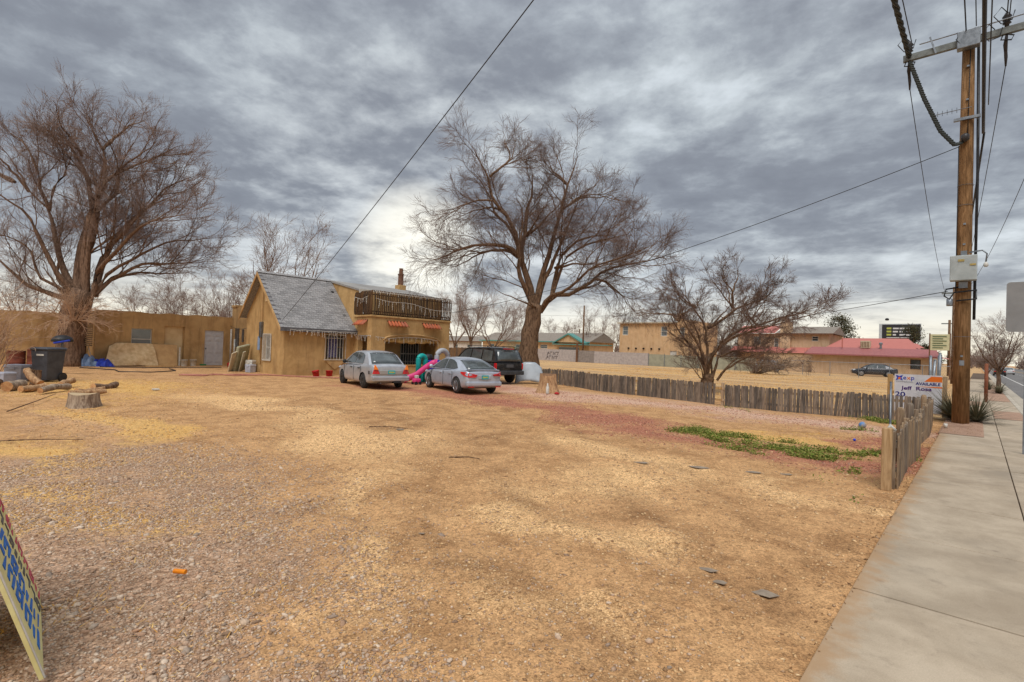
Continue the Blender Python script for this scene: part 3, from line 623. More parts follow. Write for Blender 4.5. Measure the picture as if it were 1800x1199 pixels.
# tile hoods
def tile_hood(nm, frm, along, outv, n, lab):
    fr_ = Vector(frm); al = Vector(along); ov = Vector(outv)
    par = MB().add([fr_+al*a+ov*b+Vector((0, 0, c)) for c in (.12, .16) for a, b in ((0, -.05), (n*.2, -.05), (n*.2, .04), (0, .04))], [(3, 2, 1, 0), (4, 5, 6, 7), (0, 1, 5, 4), (1, 2, 6, 5), (2, 3, 7, 6), (3, 0, 4, 7)]).build('tile_hood', DARKW, ph)
    for k in range(n):
        b_ = MB(); vs = []
        for s_ in range(3):
            for q in range(5):
                an = math.pi*q/4; vs.append(fr_+al*(k*.2+.1+(.095-.01*(2-s_)*.5)*math.cos(an))+ov*(.02+.16*s_)+Vector((0, 0, .10-.13*s_+.085*math.sin(an))))
        b_.add(vs, [(s_*5+q, s_*5+q+1, (s_+1)*5+q+1, (s_+1)*5+q) for s_ in range(2) for q in range(4)])
        o = b_.build('tile', TERRA, par, True); sm_ = o.modifiers.new('s', 'SOLIDIFY'); sm_.thickness = .02
tile_hood('a', (XP, 15.42, 2.86), (0, 1, 0), (1, 0, 0), 6, ''); tile_hood('b', (XP, 17.7, 2.86), (0, 1, 0), (1, 0, 0), 6, ''); tile_hood('c', (-24.3, YP, 2.86), (1, 0, 0), (0, -1, 0), 5, '')
# scalloped valance in the arch
va = []
N = 40
for k in range(N+1):
    y = AY0+.02+(AY1-AY0-.04)*k/N; ztop = AZ1+(AT-AZ1)*max(.001, math.sin(math.pi*k/N))**.45-.01
    va.append((y, ztop, 1.98-.06*abs(math.sin(math.pi*k/8))-.10*math.sin(math.pi*k/N) if 0 < k < N else 1.84))
b_ = MB(); vs = []
for k, (y, zt_, zb_) in enumerate(va):
    x = XP-.12+.03*math.sin(k*1.3); vs += [(x, y, min(zb_, zt_-.02)), (x, y, zt_)]
b_.add(vs, [(2*k, 2*k+2, 2*k+3, 2*k+1) for k in range(N)])
o = base_thing('valance', b_, M('valance_cloth', lin(206, 176, 116), lin(176, 142, 88), 8, rough=.9), 'scalloped cream valance hanging in the porch arch', 'valance', (XP-.12, 17, 1.8), smooth=True)
q = o.modifiers.new('s', 'SOLIDIFY'); q.thickness = .008
# porch door in the side opening
MB().box(-24.28, -23.3, YP+.9, YP+.95, .1, 2.2).build('porch_partition', STUC_D, ph)

# strings of icicle lights
LIGHTS = M('string_light_white', lin(222, 216, 204), lin(196, 190, 180), 20, rough=.5)
def icicles(lab, path, seed, drop=(.08, .3), step=.1):
    r_ = random.Random(seed); b_ = MB(); P = [Vector(p) for p in path]
    b_.tube(P, .009, 4)
    for a, b in zip(P[:-1], P[1:]):
        n = max(1, int((b-a).length/step))
        for k in range(n):
            p = a.lerp(b, (k+r_.random())/n); d_ = r_.uniform(*drop); q = p+Vector((r_.uniform(-.02, .02), r_.uniform(-.03, .03), -d_))
            b_.tube([p, (p+q)/2+Vector((r_.uniform(-.02, .02), r_.uniform(-.03, .03), 0)), q], .006, 3)
            for s_ in np.linspace(.3, 1, max(1, int(d_/.09))): c = p.lerp(q, float(s_)); b_.lathe([(.004, -.02), (.013, 0), (.004, .02)], 4, c)
    base_thing('icicle_lights', b_, LIGHTS, lab, 'lights', tuple(P[0]), 'icicle light strings on the house')
icicles('white icicle lights along the grey shingle eave', [(-24.24, 10.9+.36*k, 2.33-.03*(k % 2)) for k in range(11)], 1)
icicles('icicle lights drooping across the middle of the slatted balcony front', [(XP+.13, YP+.1+.47*k, 4.12-.06*math.sin(k)-.035*k) for k in range(12)], 2, (.1, .45), .16)
icicles('icicle lights along the top of the slatted balcony front', [(XP+.13, YP+.1+.47*k, 4.44) for k in range(12)], 3, (.04, .16), .2)
icicles('icicle lights looped on the balcony side above the shingle roof', [(-24.5+.32*k, YP-.12, 4.15+.07*math.cos(k*1.6)) for k in range(5)], 4, (.15, .5), .12)
icicles('icicle lights hanging inside the porch arch', [(XP+.03, 15.4+.35*k, 2.06+.12*math.sin(math.pi*k/10)) for k in range(11)], 5, (.05, .3), .14)
icicles('icicle lights over the side porch doorway', [(-24.25, YP-.02, 2.22), (-23.8, YP-.03, 2.18), (-23.0, YP-.03, 2.2), (XP+.02, 14.9, 2.14), (XP+.02, 15.35, 2.1)], 6, (.05, .28), .1)
# ================================================================== trees (bare winter crowns)
def nrm(a): return a/np.maximum(np.linalg.norm(a, axis=-1, keepdims=True), 1e-9)
def tubes(P, R, sides):
    N, n, _ = P.shape; T = nrm(np.gradient(P, axis=1)); ref = np.where(np.abs(T[..., 2:3]) < .9, np.array([0, 0, 1.]), np.array([1., 0, 0]))
    B = nrm(np.cross(T, ref)); C = np.cross(T, B); a = np.arange(sides)*2*math.pi/sides
    V = P[:, :, None]+(B[:, :, None]*np.cos(a)[None, None, :, None]+C[:, :, None]*np.sin(a)[None, None, :, None])*R[:, :, None, None]
    b = (np.arange(N)*n*sides)[:, None, None]+(np.arange(n-1)*sides)[None, :, None]; k = np.arange(sides)[None, None, :]; k2 = (k+1) % sides
    F = np.stack([b+k, b+k2, b+sides+k2, b+sides+k], -1).reshape(-1, 4)
    return V.reshape(-1, 3), F
def join(parts):
    V = []; F = []; o = 0
    for v_, f_ in parts: V.append(v_); F.append(f_+o); o += len(v_)
    return np.concatenate(V), np.concatenate(F)
def resample(pts, n):
    pts = np.array(pts, float); d = np.r_[0, np.cumsum(np.linalg.norm(np.diff(pts, axis=0), axis=1))]; s = np.linspace(0, d[-1], n)
    return np.stack([np.interp(s, d, pts[:, i]) for i in range(3)], -1)
def sprout(P, R, k, t0, t1, ang, lr, nseg, rr, wander, grav, rng, rmin=.004, taper=.45, out=None):
    """side shoots spread evenly along the parents: long parents carry more of them."""
    N, n, _ = P.shape; k = int(math.ceil(k*1.7)); T = t0+(t1-t0)*(np.arange(k)[None]+rng.random((N, k)))/k; f = T*(n-1); i = np.clip(np.floor(f).astype(int), 0, n-2); fr = (f-i)[..., None]
    ar = np.arange(N)[:, None]; base = P[ar, i]*(1-fr)+P[ar, i+1]*fr; tan = nrm(P[ar, i+1]-P[ar, i]); r = R[ar, i]*(1-fr[..., 0])+R[ar, i+1]*fr[..., 0]
    Lp = np.linalg.norm(np.diff(P, axis=1), axis=-1).sum(1); Lm = Lp.mean()
    per = nrm(np.cross(tan, rng.normal(size=tan.shape))); a = np.radians(rng.uniform(*ang, size=(N, k)))[..., None]
    d = (np.cos(a)*tan+np.sin(a)*per); L = (np.sqrt(Lp*Lm)[:, None]*lr*(1.15-.55*T)*rng.uniform(.55, 1.4, (N, k)))
    ok = rng.random((N, k)) < (Lp/Lm/1.7)[:, None]
    d, L, p, r = d[ok], L[ok], base[ok], r[ok]; pts = [p]; g_ = np.array([0, 0, 1.])*grav
    for s_ in range(nseg):
        d = nrm(d+rng.normal(size=d.shape)*wander+g_*(1+s_*.3)); p = p+d*(L/nseg)[:, None]; pts.append(p)
    Pn = np.stack(pts, 1); rb = np.maximum(np.minimum(r*.72, L*rr), rmin)
    Rn = np.maximum(rb[:, None]*np.linspace(1, taper, nseg+1)[None], rmin*.8)
    return Pn, Rn
def crown_levels(P1, R1, rng, spec):
    out = []; P, R = P1, R1
    for sp in spec:
        P, R = sprout(P, R, rng=rng, **sp); out.append((P, R))
    return out
def to_world(loc, B):   # local (u right, w away, z) -> vertices relative to base
    return np.stack([loc[..., 0]*r0[0]+loc[..., 1]*f0[0], loc[..., 0]*r0[1]+loc[..., 1]*f0[1], loc[..., 2]], -1)
def photo_tree(name, label, B, s, org, limbs, trunk, barkm, twigm, spec, seed, extra=1, tr=.5, lim_sides=8, group=None):
    """limbs: (points in zoom pixels, r0, depth at tip); org=(zoom, ox, oy, px, py): base pixel; s px per metre."""
    rng = np.random.default_rng(seed); zf, ox, oy, bx, by = org; c, sn = math.cos(ROLL), math.sin(ROLL)
    def cv(pts, w0, w1):
        o = []
        for k, (a, b) in enumerate(pts):
            dx = (a/zf+ox-bx)/s; dy = (by-(b/zf+oy))/s; o.append((dx*c-dy*sn, w0+(w1-w0)*k/(len(pts)-1), dx*sn+dy*c))
        return o
    t_ = thing(name, label, 'tree', B, group=group)
    tp = resample(cv(trunk[0], 0, 0), 9); tR = np.interp(np.linspace(0, 1, 9), np.linspace(0, 1, len(trunk[1])), trunk[1])
    tp[1:-1] += rng.normal(size=(7, 3))*.03
    tb = MB().tube([tuple(p) for p in to_world(tp, B)], list(tR), 14)
    # uneven girth
    for k, v_ in enumerate(tb.v):
        a = k % 14; i = k//14
        if i < 9:
            ctr = to_world(tp, B)[i]; w_ = 1+.10*math.sin(a*1.7+i*.4)+.06*math.sin(a*3.1+i); tb.v[k] = tuple(ctr+(np.array(v_)-ctr)*w_)
    tb.build('trunk', barkm, t_, True, local=True)
    NP = 12; LP = []; LR = []
    allimbs = []
    for pts, r_, w0, w1 in limbs: allimbs.append((np.array(cv(pts, w0, w1)), r_))
    zax = tp[-1]
    for e in range(extra):
        for pts, r_, w0, w1 in limbs:
            q = np.array(cv(pts, w0, w1)); a = rng.uniform(25, 62)*(1 if rng.random() < .5 else -1); a = math.radians(a)
            d_ = q-q[0]; R_ = np.stack([d_[:, 0]*math.cos(a)-d_[:, 1]*math.sin(a), d_[:, 0]*math.sin(a)+d_[:, 1]*math.cos(a), d_[:, 2]*rng.uniform(.85, 1.02)], -1)
            R_ *= np.array([1.02, 1.02, rng.uniform(.8, 1)]); allimbs.append((R_+q[0], r_*.8))
    for q, r_ in allimbs:
        p = resample(resample(q, 24)[:21], NP); p[1:] += np.cumsum(rng.normal(size=(NP-1, 3))*.035, 0); LP.append(p); LR.append(np.maximum(r_*.8*np.linspace(1, .1, NP), .012))
    LP = np.array(LP); LR = np.array(LR)
    for k in range(len(LP)):
        v_, f_ = tubes(to_world(LP[k:k+1], B), LR[k:k+1], lim_sides); link('limb', np_mesh('limb', v_, [f_]), barkm, t_, True)
    lv = crown_levels(LP, LR, rng, spec); parts = []
    for i, (p, r_) in enumerate(lv):
        sd_ = 5 if i == 0 else 4 if i == 1 else 3; parts.append(tubes(to_world(p, B), r_, sd_))
    v_, f_ = join(parts[:2]); link('branches', np_mesh('branches', v_, [f_]), barkm, t_, True)
    v_, f_ = join(parts[2:]); link('crown', np_mesh('crown', v_, [f_]), twigm, t_, True)
    return t_
SPEC_BIG = [dict(k=8, t0=.22, t1=1., ang=(20, 55), lr=.46, nseg=7, rr=.012, wander=.12, grav=.03, rmin=.010),
            dict(k=7, t0=.15, t1=1., ang=(18, 52), lr=.60, nseg=6, rr=.008, wander=.13, grav=.02, rmin=.0075),
            dict(k=6, t0=.12, t1=1., ang=(18, 48), lr=.72, nseg=4, rr=.006, wander=.13, grav=.01, rmin=.006),
            dict(k=4, t0=.1, t1=1., ang=(16, 42), lr=.85, nseg=1, rr=.005, wander=.12, grav=-.0, rmin=.0046)]
def spec_mod(**k):
    o = [dict(x) for x in SPEC_BIG]
    for i, x in enumerate(o):
        for a, b in k.items(): x[a] = b[i] if isinstance(b, (list, tuple)) and a != 'ang' else b
    return o
# great bare tree in the middle
CT = [([(615, 900), (595, 780), (560, 690), (545, 640), (570, 560), (577, 430), (610, 370), (600, 280), (640, 180)], .30, 0, 1.0),
      ([(550, 650), (515, 615), (430, 602), (340, 618), (240, 665), (130, 690)], .17, 0, -1.0),
      ([(552, 640), (540, 560), (500, 480), (445, 420), (430, 330), (365, 215), (330, 140)], .19, 0, -1.2),
      ([(500, 490), (440, 430), (360, 440), (290, 480), (200, 520)], .10, -.6, -2.2),
      ([(622, 880), (650, 720), (685, 630), (705, 540), (738, 440), (762, 320), (800, 200), (820, 110)], .26, 0, .8),
      ([(640, 885), (690, 812), (755, 818), (830, 772), (900, 708), (1000, 692), (1100, 672), (1215, 648)], .19, 0, -1.5),
      ([(690, 815), (715, 700), (740, 620), (800, 565), (870, 540), (970, 535), (1060, 440)], .17, 0, 2.0),
      ([(577, 560), (640, 510), (700, 455), (740, 400)], .12, .4, -1.5),
      ([(740, 440), (820, 375), (900, 370), (1000, 330)], .10, .4, 2.0),
      ([(760, 330), (700, 250), (680, 150)], .10, .6, 2.0),
      ([(430, 330), (500, 250), (470, 100)], .10, -.8, .6),
      ([(860, 750), (910, 770), (960, 830), (1000, 900)], .09, -.7, -1.8),
      ([(620, 870), (560, 850), (480, 830), (420, 800)], .08, -.3, -1.8),
      ([(700, 700), (780, 690), (850, 690), (930, 640)], .10, -.2, -2.2)]
TB = (-19.2, 22.8, 0.0)
photo_tree('elm_tree', 'huge bare elm towering over the lot behind the black SUV', TB, 900/29.75, (2.398, 680, 180, 930, 668), CT,
           ([(590, 1180), (585, 1080), (597, 980), (612, 900), (622, 850)], [.74, .58, .52, .50, .46]), BARK, TWIG_D,
           spec_mod(grav=[.02, 0., -.01, -.01], k=[7, 6, 5, 4], rmin=[.010, .0075, .0055, .0042], wander=[.15, .15, .15, .13]), 21, 1)
# big multi-stemmed tree behind the outbuilding at the left
LT = [([(375, 1100), (350, 1000), (375, 830), (420, 690), (400, 520), (330, 390), (230, 270), (150, 90)], .26, 0, 1.0),
      ([(410, 1090), (405, 950), (432, 680), (530, 545), (520, 400), (450, 270), (380, 150)], .24, 0, -.8),
      ([(430, 1090), (440, 900), (480, 800), (560, 700), (630, 630), (700, 540), (820, 480), (960, 440)], .2, .2, 1.2),
      ([(440, 1090), (470, 1000), (530, 930), (700, 770), (860, 740), (1030, 700)], .16, 0, -1.2),
      ([(450, 1080), (500, 1000), (640, 930), (800, 910), (960, 900)], .14, 0, 1.5),
      ([(350, 1080), (290, 960), (240, 800), (190, 660), (80, 570), (-20, 480)], .22, 0, .6),
      ([(340, 1110), (160, 1040), (90, 940), (-30, 840)], .18, 0, -1.0),
      ([(330, 1080), (240, 1000), (210, 820), (140, 770), (-20, 750)], .13, 0, 1.5),
      ([(200, 670), (185, 560), (215, 480), (180, 350), (60, 250)], .11, .3, -1.2),
      ([(530, 545), (600, 470), (750, 390), (860, 330)], .11, -.4, 1.0),
      ([(520, 400), (570, 300), (640, 220), (640, 190)], .10, -.5, .8),
      ([(330, 390), (300, 280), (330, 180)], .09, .6, -1.4),
      ([(0, 520), (-120, 460), (-240, 380)], .10, .6, 1.0), ([(80, 570), (20, 420), (0, 300)], .1, .5, -1)]
photo_tree('cottonwood_tree', 'wide many stemmed bare tree in front of the brown wall at left', (-33.1, 3.95, .14), 900/25.2, (2.725, 0, 120, 118, 643), LT,
           ([(325, 1440), (325, 1330), (350, 1200), (385, 1100), (395, 1060)], [.66, .54, .50, .52, .42]), BARK_G, TWIG,
           spec_mod(grav=[.06, .04, .03, .02], k=[7, 6, 5, 4], rmin=[.010, .0075, .0055, .0042], lr=[.42, .56, .68, .8]), 5, 1)
# spreading tree behind the picket fence
RT = [([(600, 1130), (590, 1000), (540, 890), (470, 810), (375, 690), (330, 570), (290, 460), (265, 380)], .12, 0, -.8),
      ([(375, 690), (300, 640), (200, 610), (100, 630)], .06, -.4, .6), ([(380, 670), (420, 610), (520, 560)], .05, -.4, -1.2),
      ([(605, 1130), (615, 900), (640, 740), (560, 580), (500, 490), (480, 330), (520, 200)], .11, 0, .9),
      ([(640, 740), (740, 670), (830, 590), (1000, 540), (1090, 450), (1180, 230)], .10, .3, -.5),
      ([(610, 1130), (630, 990), (690, 880), (830, 760), (960, 720), (1100, 670), (1220, 650), (1380, 600), (1560, 510)], .12, 0, -.9),
      ([(650, 1140), (690, 960), (830, 930), (1000, 910), (1280, 910)], .09, 0, .9),
      ([(690, 1150), (735, 1050), (820, 970), (960, 940), (1140, 950), (1250, 1000)], .08, 0, -1.2),
      ([(580, 1150), (560, 1080), (500, 970), (430, 930)], .05, 0, -.8),
      ([(830, 590), (840, 480), (900, 330), (930, 180)], .08, .1, 1.0), ([(830, 590), (780, 450), (700, 350), (660, 220)], .07, .1, -1.0),
      ([(960, 720), (930, 640), (1010, 470), (1080, 260)], .06, -.5, .5), ([(560, 580), (440, 480), (380, 340)], .06, .5, 1.4)]
photo_tree('mesquite_tree', 'low spreading bare tree with several stems behind the picket fence', (-9.6, 24.4, 0.0), 900/23.6, (4.2825, 1100, 400, 1240, 691), RT,
           ([(600, 1260), (605, 1200), (615, 1150), (620, 1100)], [.36, .32, .27, .2]), BARK, TWIG_D,
           spec_mod(k=[7, 6, 5, 3], lr=[.40, .54, .66, .8], rmin=[.008, .006, .005, .004], wander=[.17, .16, .15, .14]), 9, 1)

# generic background trees
def bare_mesh(seed, h, spread, stems=5, trunk_h=.25, k=(5, 5, 4, 3), r_tr=.16, upb=.06, rm=1.):
    rng = np.random.default_rng(seed); LP = []; LR = []
    for i in range(stems):
        a = 2*math.pi*(i+rng.uniform(-.3, .3))/stems; tip = np.array([math.cos(a)*spread*rng.uniform(.5, 1), math.sin(a)*spread*rng.uniform(.5, 1), h*rng.uniform(.75, 1)])
        st = np.array([0, 0, h*trunk_h*rng.uniform(.7, 1.1)]); mid = st+(tip-st)*.45+np.array([math.cos(a), math.sin(a), -.2])*spread*.12
        p = resample([st-np.array([0, 0, .3]), st, mid, tip], 9); p[2:] += np.cumsum(rng.normal(size=(7, 3))*.02*h/3, 0); LP.append(p); LR.append(np.maximum(r_tr*.55*np.linspace(1, .15, 9), .015))
    LP, LR = np.array(LP), np.array(LR); sp = []
    for j, kk in enumerate(k): sp.append(dict(k=kk, t0=.18, t1=1., ang=(20, 50), lr=(.46, .6, .72, .85)[j], nseg=(5, 4, 3, 2)[j], rr=.012, wander=.15, grav=upb*(1, .6, .3, .1)[j], rmin=rm*(.013, .009, .0075, .0065)[j]))
    lv = crown_levels(LP, LR, rng, sp)
    tr = tubes(np.array([resample([(0, 0, -.1), (.03*h*.2, 0, h*trunk_h*.6), (0, .02*h, h*trunk_h*1.1)], 6)]), np.array([np.linspace(r_tr*1.25, r_tr*.7, 6)]), 9)
    a_ = join([tr]); b_ = join([tubes(LP, LR, 6)]+[tubes(p, r, 4) for p, r in lv[:1]]); c_ = join([tubes(p, r, 3) for p, r in lv[1:]])
    return [np_mesh(n, v, [f]) for n, (v, f) in zip(('trunk', 'limbs', 'crown'), (a_, b_, c_))]
def plant_tree(meshes, name, label, loc, rz=0., sc=1., barkm=BARK_G, twigm=TWIG, group=None, sz=None):
    t_ = thing(name, label, 'tree', loc, 0, group); t_.rotation_euler[2] = rz; t_.scale = (sc, sc, sz or sc)
    for me, nme, mt in zip(meshes, ('trunk', 'limbs', 'crown'), (barkm, barkm, twigm)):
        link(nme, me, mt, t_, True)
    return t_
def atp(px, depth, z=0.):
    """ground point at photo column px and distance depth along the view."""
    return (r0[0]*(px-900)/900*depth+f0[0]*depth, r0[1]*(px-900)/900*depth+f0[1]*depth, z)
TM = [bare_mesh(31, 8.5, 3.4, 6, .22), bare_mesh(32, 7, 3.2, 7, .12, r_tr=.12), bare_mesh(33, 9.5, 3.0, 5, .3), bare_mesh(34, 6.5, 3.6, 6, .2, r_tr=.12)]
for (ti, px, dp, rz, sc, lab) in (
        (0, 492, 46, .3, 1.33, 'bare tree rising behind the shingle roof ridge'),
        (1, 335, 42, 1.2, .82, 'shrubby bare tree behind the outbuilding, right of the white window'),
        (3, 262, 44, 2.2, .85, 'low bare tree behind the outbuilding above the blue tarp'),
        (1, 415, 50, 3.1, 1.1, 'bare tree behind the flat roofed link, left of the gable'),
        (2, 828, 62, .5, .95, 'bare tree just right of the slatted balcony'),
        (3, 868, 70, 1.9, 1.2, 'bare tree behind the teal trimmed house, left of the great elm'),
        (0, 800, 84, 2.8, 1.1, 'pale bare tree behind the porch house corner'),
        (0, 1045, 92, .9, .98, 'bare tree behind the brown post by the grey wall'),
        (3, 985, 115, 2.0, 1.2, 'bare tree behind the gabled end of the teal trimmed house'),
        (1, 1078, 110, 4.0, 1.2, 'bare tree left of the two storey tan house'),
        (2, 1245, 95, 1.0, .75, 'bare tree right of the two storey tan house'),
        (1, 1285, 90, 3.0, .8, 'bushy bare tree in front of the red roofed apartments'),
        (0, 905, 120, 5.0, 1.2, 'far bare tree seen behind the great elm trunk'),
        (3, 60, 50, 4.2, 1.1, 'bare tree beyond the brown courtyard wall at far left')):
    plant_tree(TM[ti], 'bare_tree', lab, atp(px, dp), rz, sc, group='bare trees in the background')
# street trees in the verge
ST = bare_mesh(41, 4.2, 1.5, 7, .34, k=(6, 5, 4, 3), r_tr=.12, upb=.09, rm=.7)
plant_tree(ST, 'street_tree', 'vase shaped bare street tree beside the road right of the pole', (.96, 44.4, 0), .5, 1.0, group='street trees in the verge')
plant_tree(ST, 'street_tree', 'second smaller bare street tree further along the verge', (.72, 68, 0), 2.1, .72, group='street trees in the verge')
plant_tree(ST, 'street_tree', 'third bare street tree far along the verge', (.8, 92, 0), 4.1, .9, group='street trees in the verge')
# far belt of trees at the horizon
rb = np.random.default_rng(77); parts = []
for k in range(150):
    px = rb.uniform(-100, 1900); dp = rb.uniform(190, 330); c0 = np.array(atp(px, dp)); hgt_ = rb.uniform(5, 9.5)
    n = 70; az = rb.uniform(0, 2*math.pi, n); le = rb.uniform(.35, 1, n)*hgt_; sp_ = rb.uniform(.2, .75, n)
    st = c0+np.stack([rb.normal(size=n)*.8, rb.normal(size=n)*.8, rb.uniform(0, .45, n)*hgt_], -1); tip = st+np.stack([np.cos(az)*sp_*le*.7, np.sin(az)*sp_*le*.7, le*.6], -1)
    P = np.stack([st, (st+tip)/2+rb.normal(size=(n, 3))*.25, tip], 1); parts.append(tubes(P, np.stack([np.full(n, .13), np.full(n, .09), np.full(n, .04)], 1), 3))
    if px > 1690:
        continue
v_, f_ = join(parts); o = link('far_tree_belt', np_mesh('far_tree_belt', v_, [f_]), TWIG); tag(o, 'hazy brown belt of bare trees along the horizon', 'trees', kind='stuff')

# evergreens near the red roofed building
LEAFD = M('evergreen_leaf', lin(62, 70, 48), lin(96, 84, 56), 2, rough=.8)
def evergreen(name, lab, loc, h, w, n, seed, up_=.5):
    rng = np.random.default_rng(seed); t_ = thing(name, lab, 'tree', loc, group='evergreens by the red roofs')
    MB().tube([(0, 0, 0), (.1, 0, h*.5), (0, .1, h*.95)], [.16, .1, .03], 8).build('trunk', BARK, t_, True, local=True)
    LP = []
    nb_b = 26
    for i in range(nb_b):
        z = h*(.25+.72*i/nb_b); a = rng.uniform(0, 6.28); L = w*(1.05-.75*(z/h)**1.6)*rng.uniform(.6, 1.1); d = np.array([math.cos(a), math.sin(a), up_*rng.uniform(.5, 1.2)]); s0 = np.array([0, 0, z*.92])
        LP.append(resample([s0, s0+d*L*.5, s0+d*L+np.array([0, 0, -.1*L])], 6))
    LP = np.array(LP); LR = np.tile(np.linspace(.05, .015, 6), (len(LP), 1)); v_, f_ = tubes(LP, LR, 4); link('limbs', np_mesh('limbs', v_, [f_]), BARK, t_, True)
    idx = rng.integers(0, len(LP), n); tt = rng.uniform(.25, 1, n)*4.99; i0 = tt.astype(int); fr = (tt-i0)[:, None]; c = LP[idx, i0]*(1-fr)+LP[idx, i0+1]*fr+rng.normal(size=(n, 3))*np.array([.28, .28, .22])*h/6
    d1 = nrm(rng.normal(size=(n, 3)))*rng.uniform(.07, .16, (n, 1)); d2 = nrm(np.cross(d1, rng.normal(size=(n, 3))))*rng.uniform(.04, .08, (n, 1))
    V = np.stack([c-d1, c+d2, c+d1, c-d2], 1).reshape(-1, 3); F = np.arange(4*n).reshape(-1, 4); link('crown', np_mesh('crown', V, [F]), LEAFD, t_)
    return t_
evergreen('evergreen_tree', 'dark leafy evergreen rising behind the red roofs left of the billboard', (-15.6, 92, 0), 9.2, 3.9, 5200, 3)
evergreen('evergreen_tree', 'narrow evergreen standing in front of the billboard', (-7.2, 96, 0), 7.8, 1.8, 2600, 4, .9)
evergreen('evergreen_tree', 'low dark evergreen beside the red roof corner', (-5.2, 90, 0), 4.6, 2.0, 2600, 6, .4)
evergreen('evergreen_tree', 'small round evergreen peeping over the tan apartment roof', (-22.5, 96, 0), 7.2, 1.9, 2000, 8, .4)

# ================================================================== shrubs
def brush(name, lab, loc, n, h, spread, mat, seed, k=(5, 4), lean=(0, 0), r=.006, cat='shrub', lo=.5):
    rng = np.random.default_rng(seed); a = rng.uniform(0, 6.28, n); s_ = rng.uniform(.1, 1, n)
    st = np.stack([np.cos(a)*.15*spread*s_, np.sin(a)*.15*spread*s_, np.zeros(n)], -1); tip = np.stack([np.cos(a)*spread*s_+lean[0]*s_, np.sin(a)*spread*s_+lean[1]*s_, h*rng.uniform(lo, 1, n)*(1.1-.35*s_)], -1)
    mid = st*.5+tip*.5; mid[:, 2] += h*.12; P = np.stack([st, (st+mid)/2, mid, (mid+tip)/2+rng.normal(size=(n, 3))*.04*h, tip], 1); R = np.tile(np.linspace(2.2*r, r, 5), (n, 1)); parts = [tubes(P, R, 4)]
    lv = crown_levels(P, R, rng, [dict(k=k[0], t0=.2, t1=1., ang=(20, 55), lr=.4, nseg=3, rr=.02, wander=.2, grav=.0, rmin=r), dict(k=k[1], t0=.1, t1=1., ang=(20, 60), lr=.5, nseg=2, rr=.02, wander=.2, grav=0., rmin=r*.8)])
    parts += [tubes(p, q, 3) for p, q in lv]; v_, f_ = join(parts); t_ = thing(name, lab, cat, loc); link('stems', np_mesh('stems', v_, [f_]), mat, t_, True); return t_
brush('pale_shrub', 'pale bare shrub spilling in from the left edge above the boxes', (-23.6, .85, .1), 46, 2.9, 1.3, TWIG_P, 11, k=(5, 3), r=.006)
brush('sucker_growth', 'tangle of pale sucker shoots around the left tree fork', (-32.4, 4.05, 2.4), 90, 1.5, 2.3, TWIG_P, 12, k=(5, 3), r=.006, lo=-.7)
o = brush('fallen_branch', 'grey fallen branch heap in front of the tan apartments', (-17.6, 58, 0), 40, 1.9, 3.4, M('grey_dead_wood', lin(156, 136, 116), lin(120, 102, 86), 4), 13, r=.02, lean=(1.6, 0), cat='branches')
# yucca like grass clumps at the pole and in the verge
YUC = M('yucca_blade', lin(126, 120, 94), lin(86, 84, 66), 3, rough=.7)
def clump(lab, loc, n, h, seed, w=.02):
    rng = np.random.default_rng(seed); a = rng.uniform(0, 6.28, n); e = rng.uniform(.25, 1.35, n); L = h*rng.uniform(.6, 1.1, n); V = []; F = []
    dirh = np.stack([np.cos(a), np.sin(a), np.zeros(n)], -1); side = np.stack([-np.sin(a), np.cos(a), np.zeros(n)], -1)*w
    for s_ in range(5):
        q = s_/4; p = dirh*(np.cos(e)*L*q)[:, None]*(1+.25*q)+np.stack([np.zeros(n), np.zeros(n), np.sin(e)*L*q-.18*L*q*q], -1); wd = side*(1-q*.9); V.append(p-wd); V.append(p+wd)
    V = np.stack(V, 1).reshape(-1, 3); b = (np.arange(n)*10)[:, None]; F = np.concatenate([np.concatenate([b+2*s_, b+2*s_+1, b+2*s_+3, b+2*s_+2], 1) for s_ in range(4)])
    t_ = thing('yucca_plant', lab, 'plant', loc, group='yucca clumps along the pavement'); link('leaves', np_mesh('leaves', V, [F]), YUC, t_); return t_
clump('dense grey green yucca clump left of the utility pole base', (-.55, 21.3, .04), 260, 1.35, 1)
clump('arching grey green yucca clump right of the utility pole base', (.0, 21.2, .04), 200, 1.15, 2)
clump('small dark clump at the foot of the vase shaped street tree', (1.0, 43.6, .04), 160, .9, 3)
clump('small clump left of the vase shaped street tree', (.55, 49, .04), 160, .9, 4)
clump('dry clump beside the fence corner behind the pole', (-1.1, 24, .02), 160, 1.0, 5)
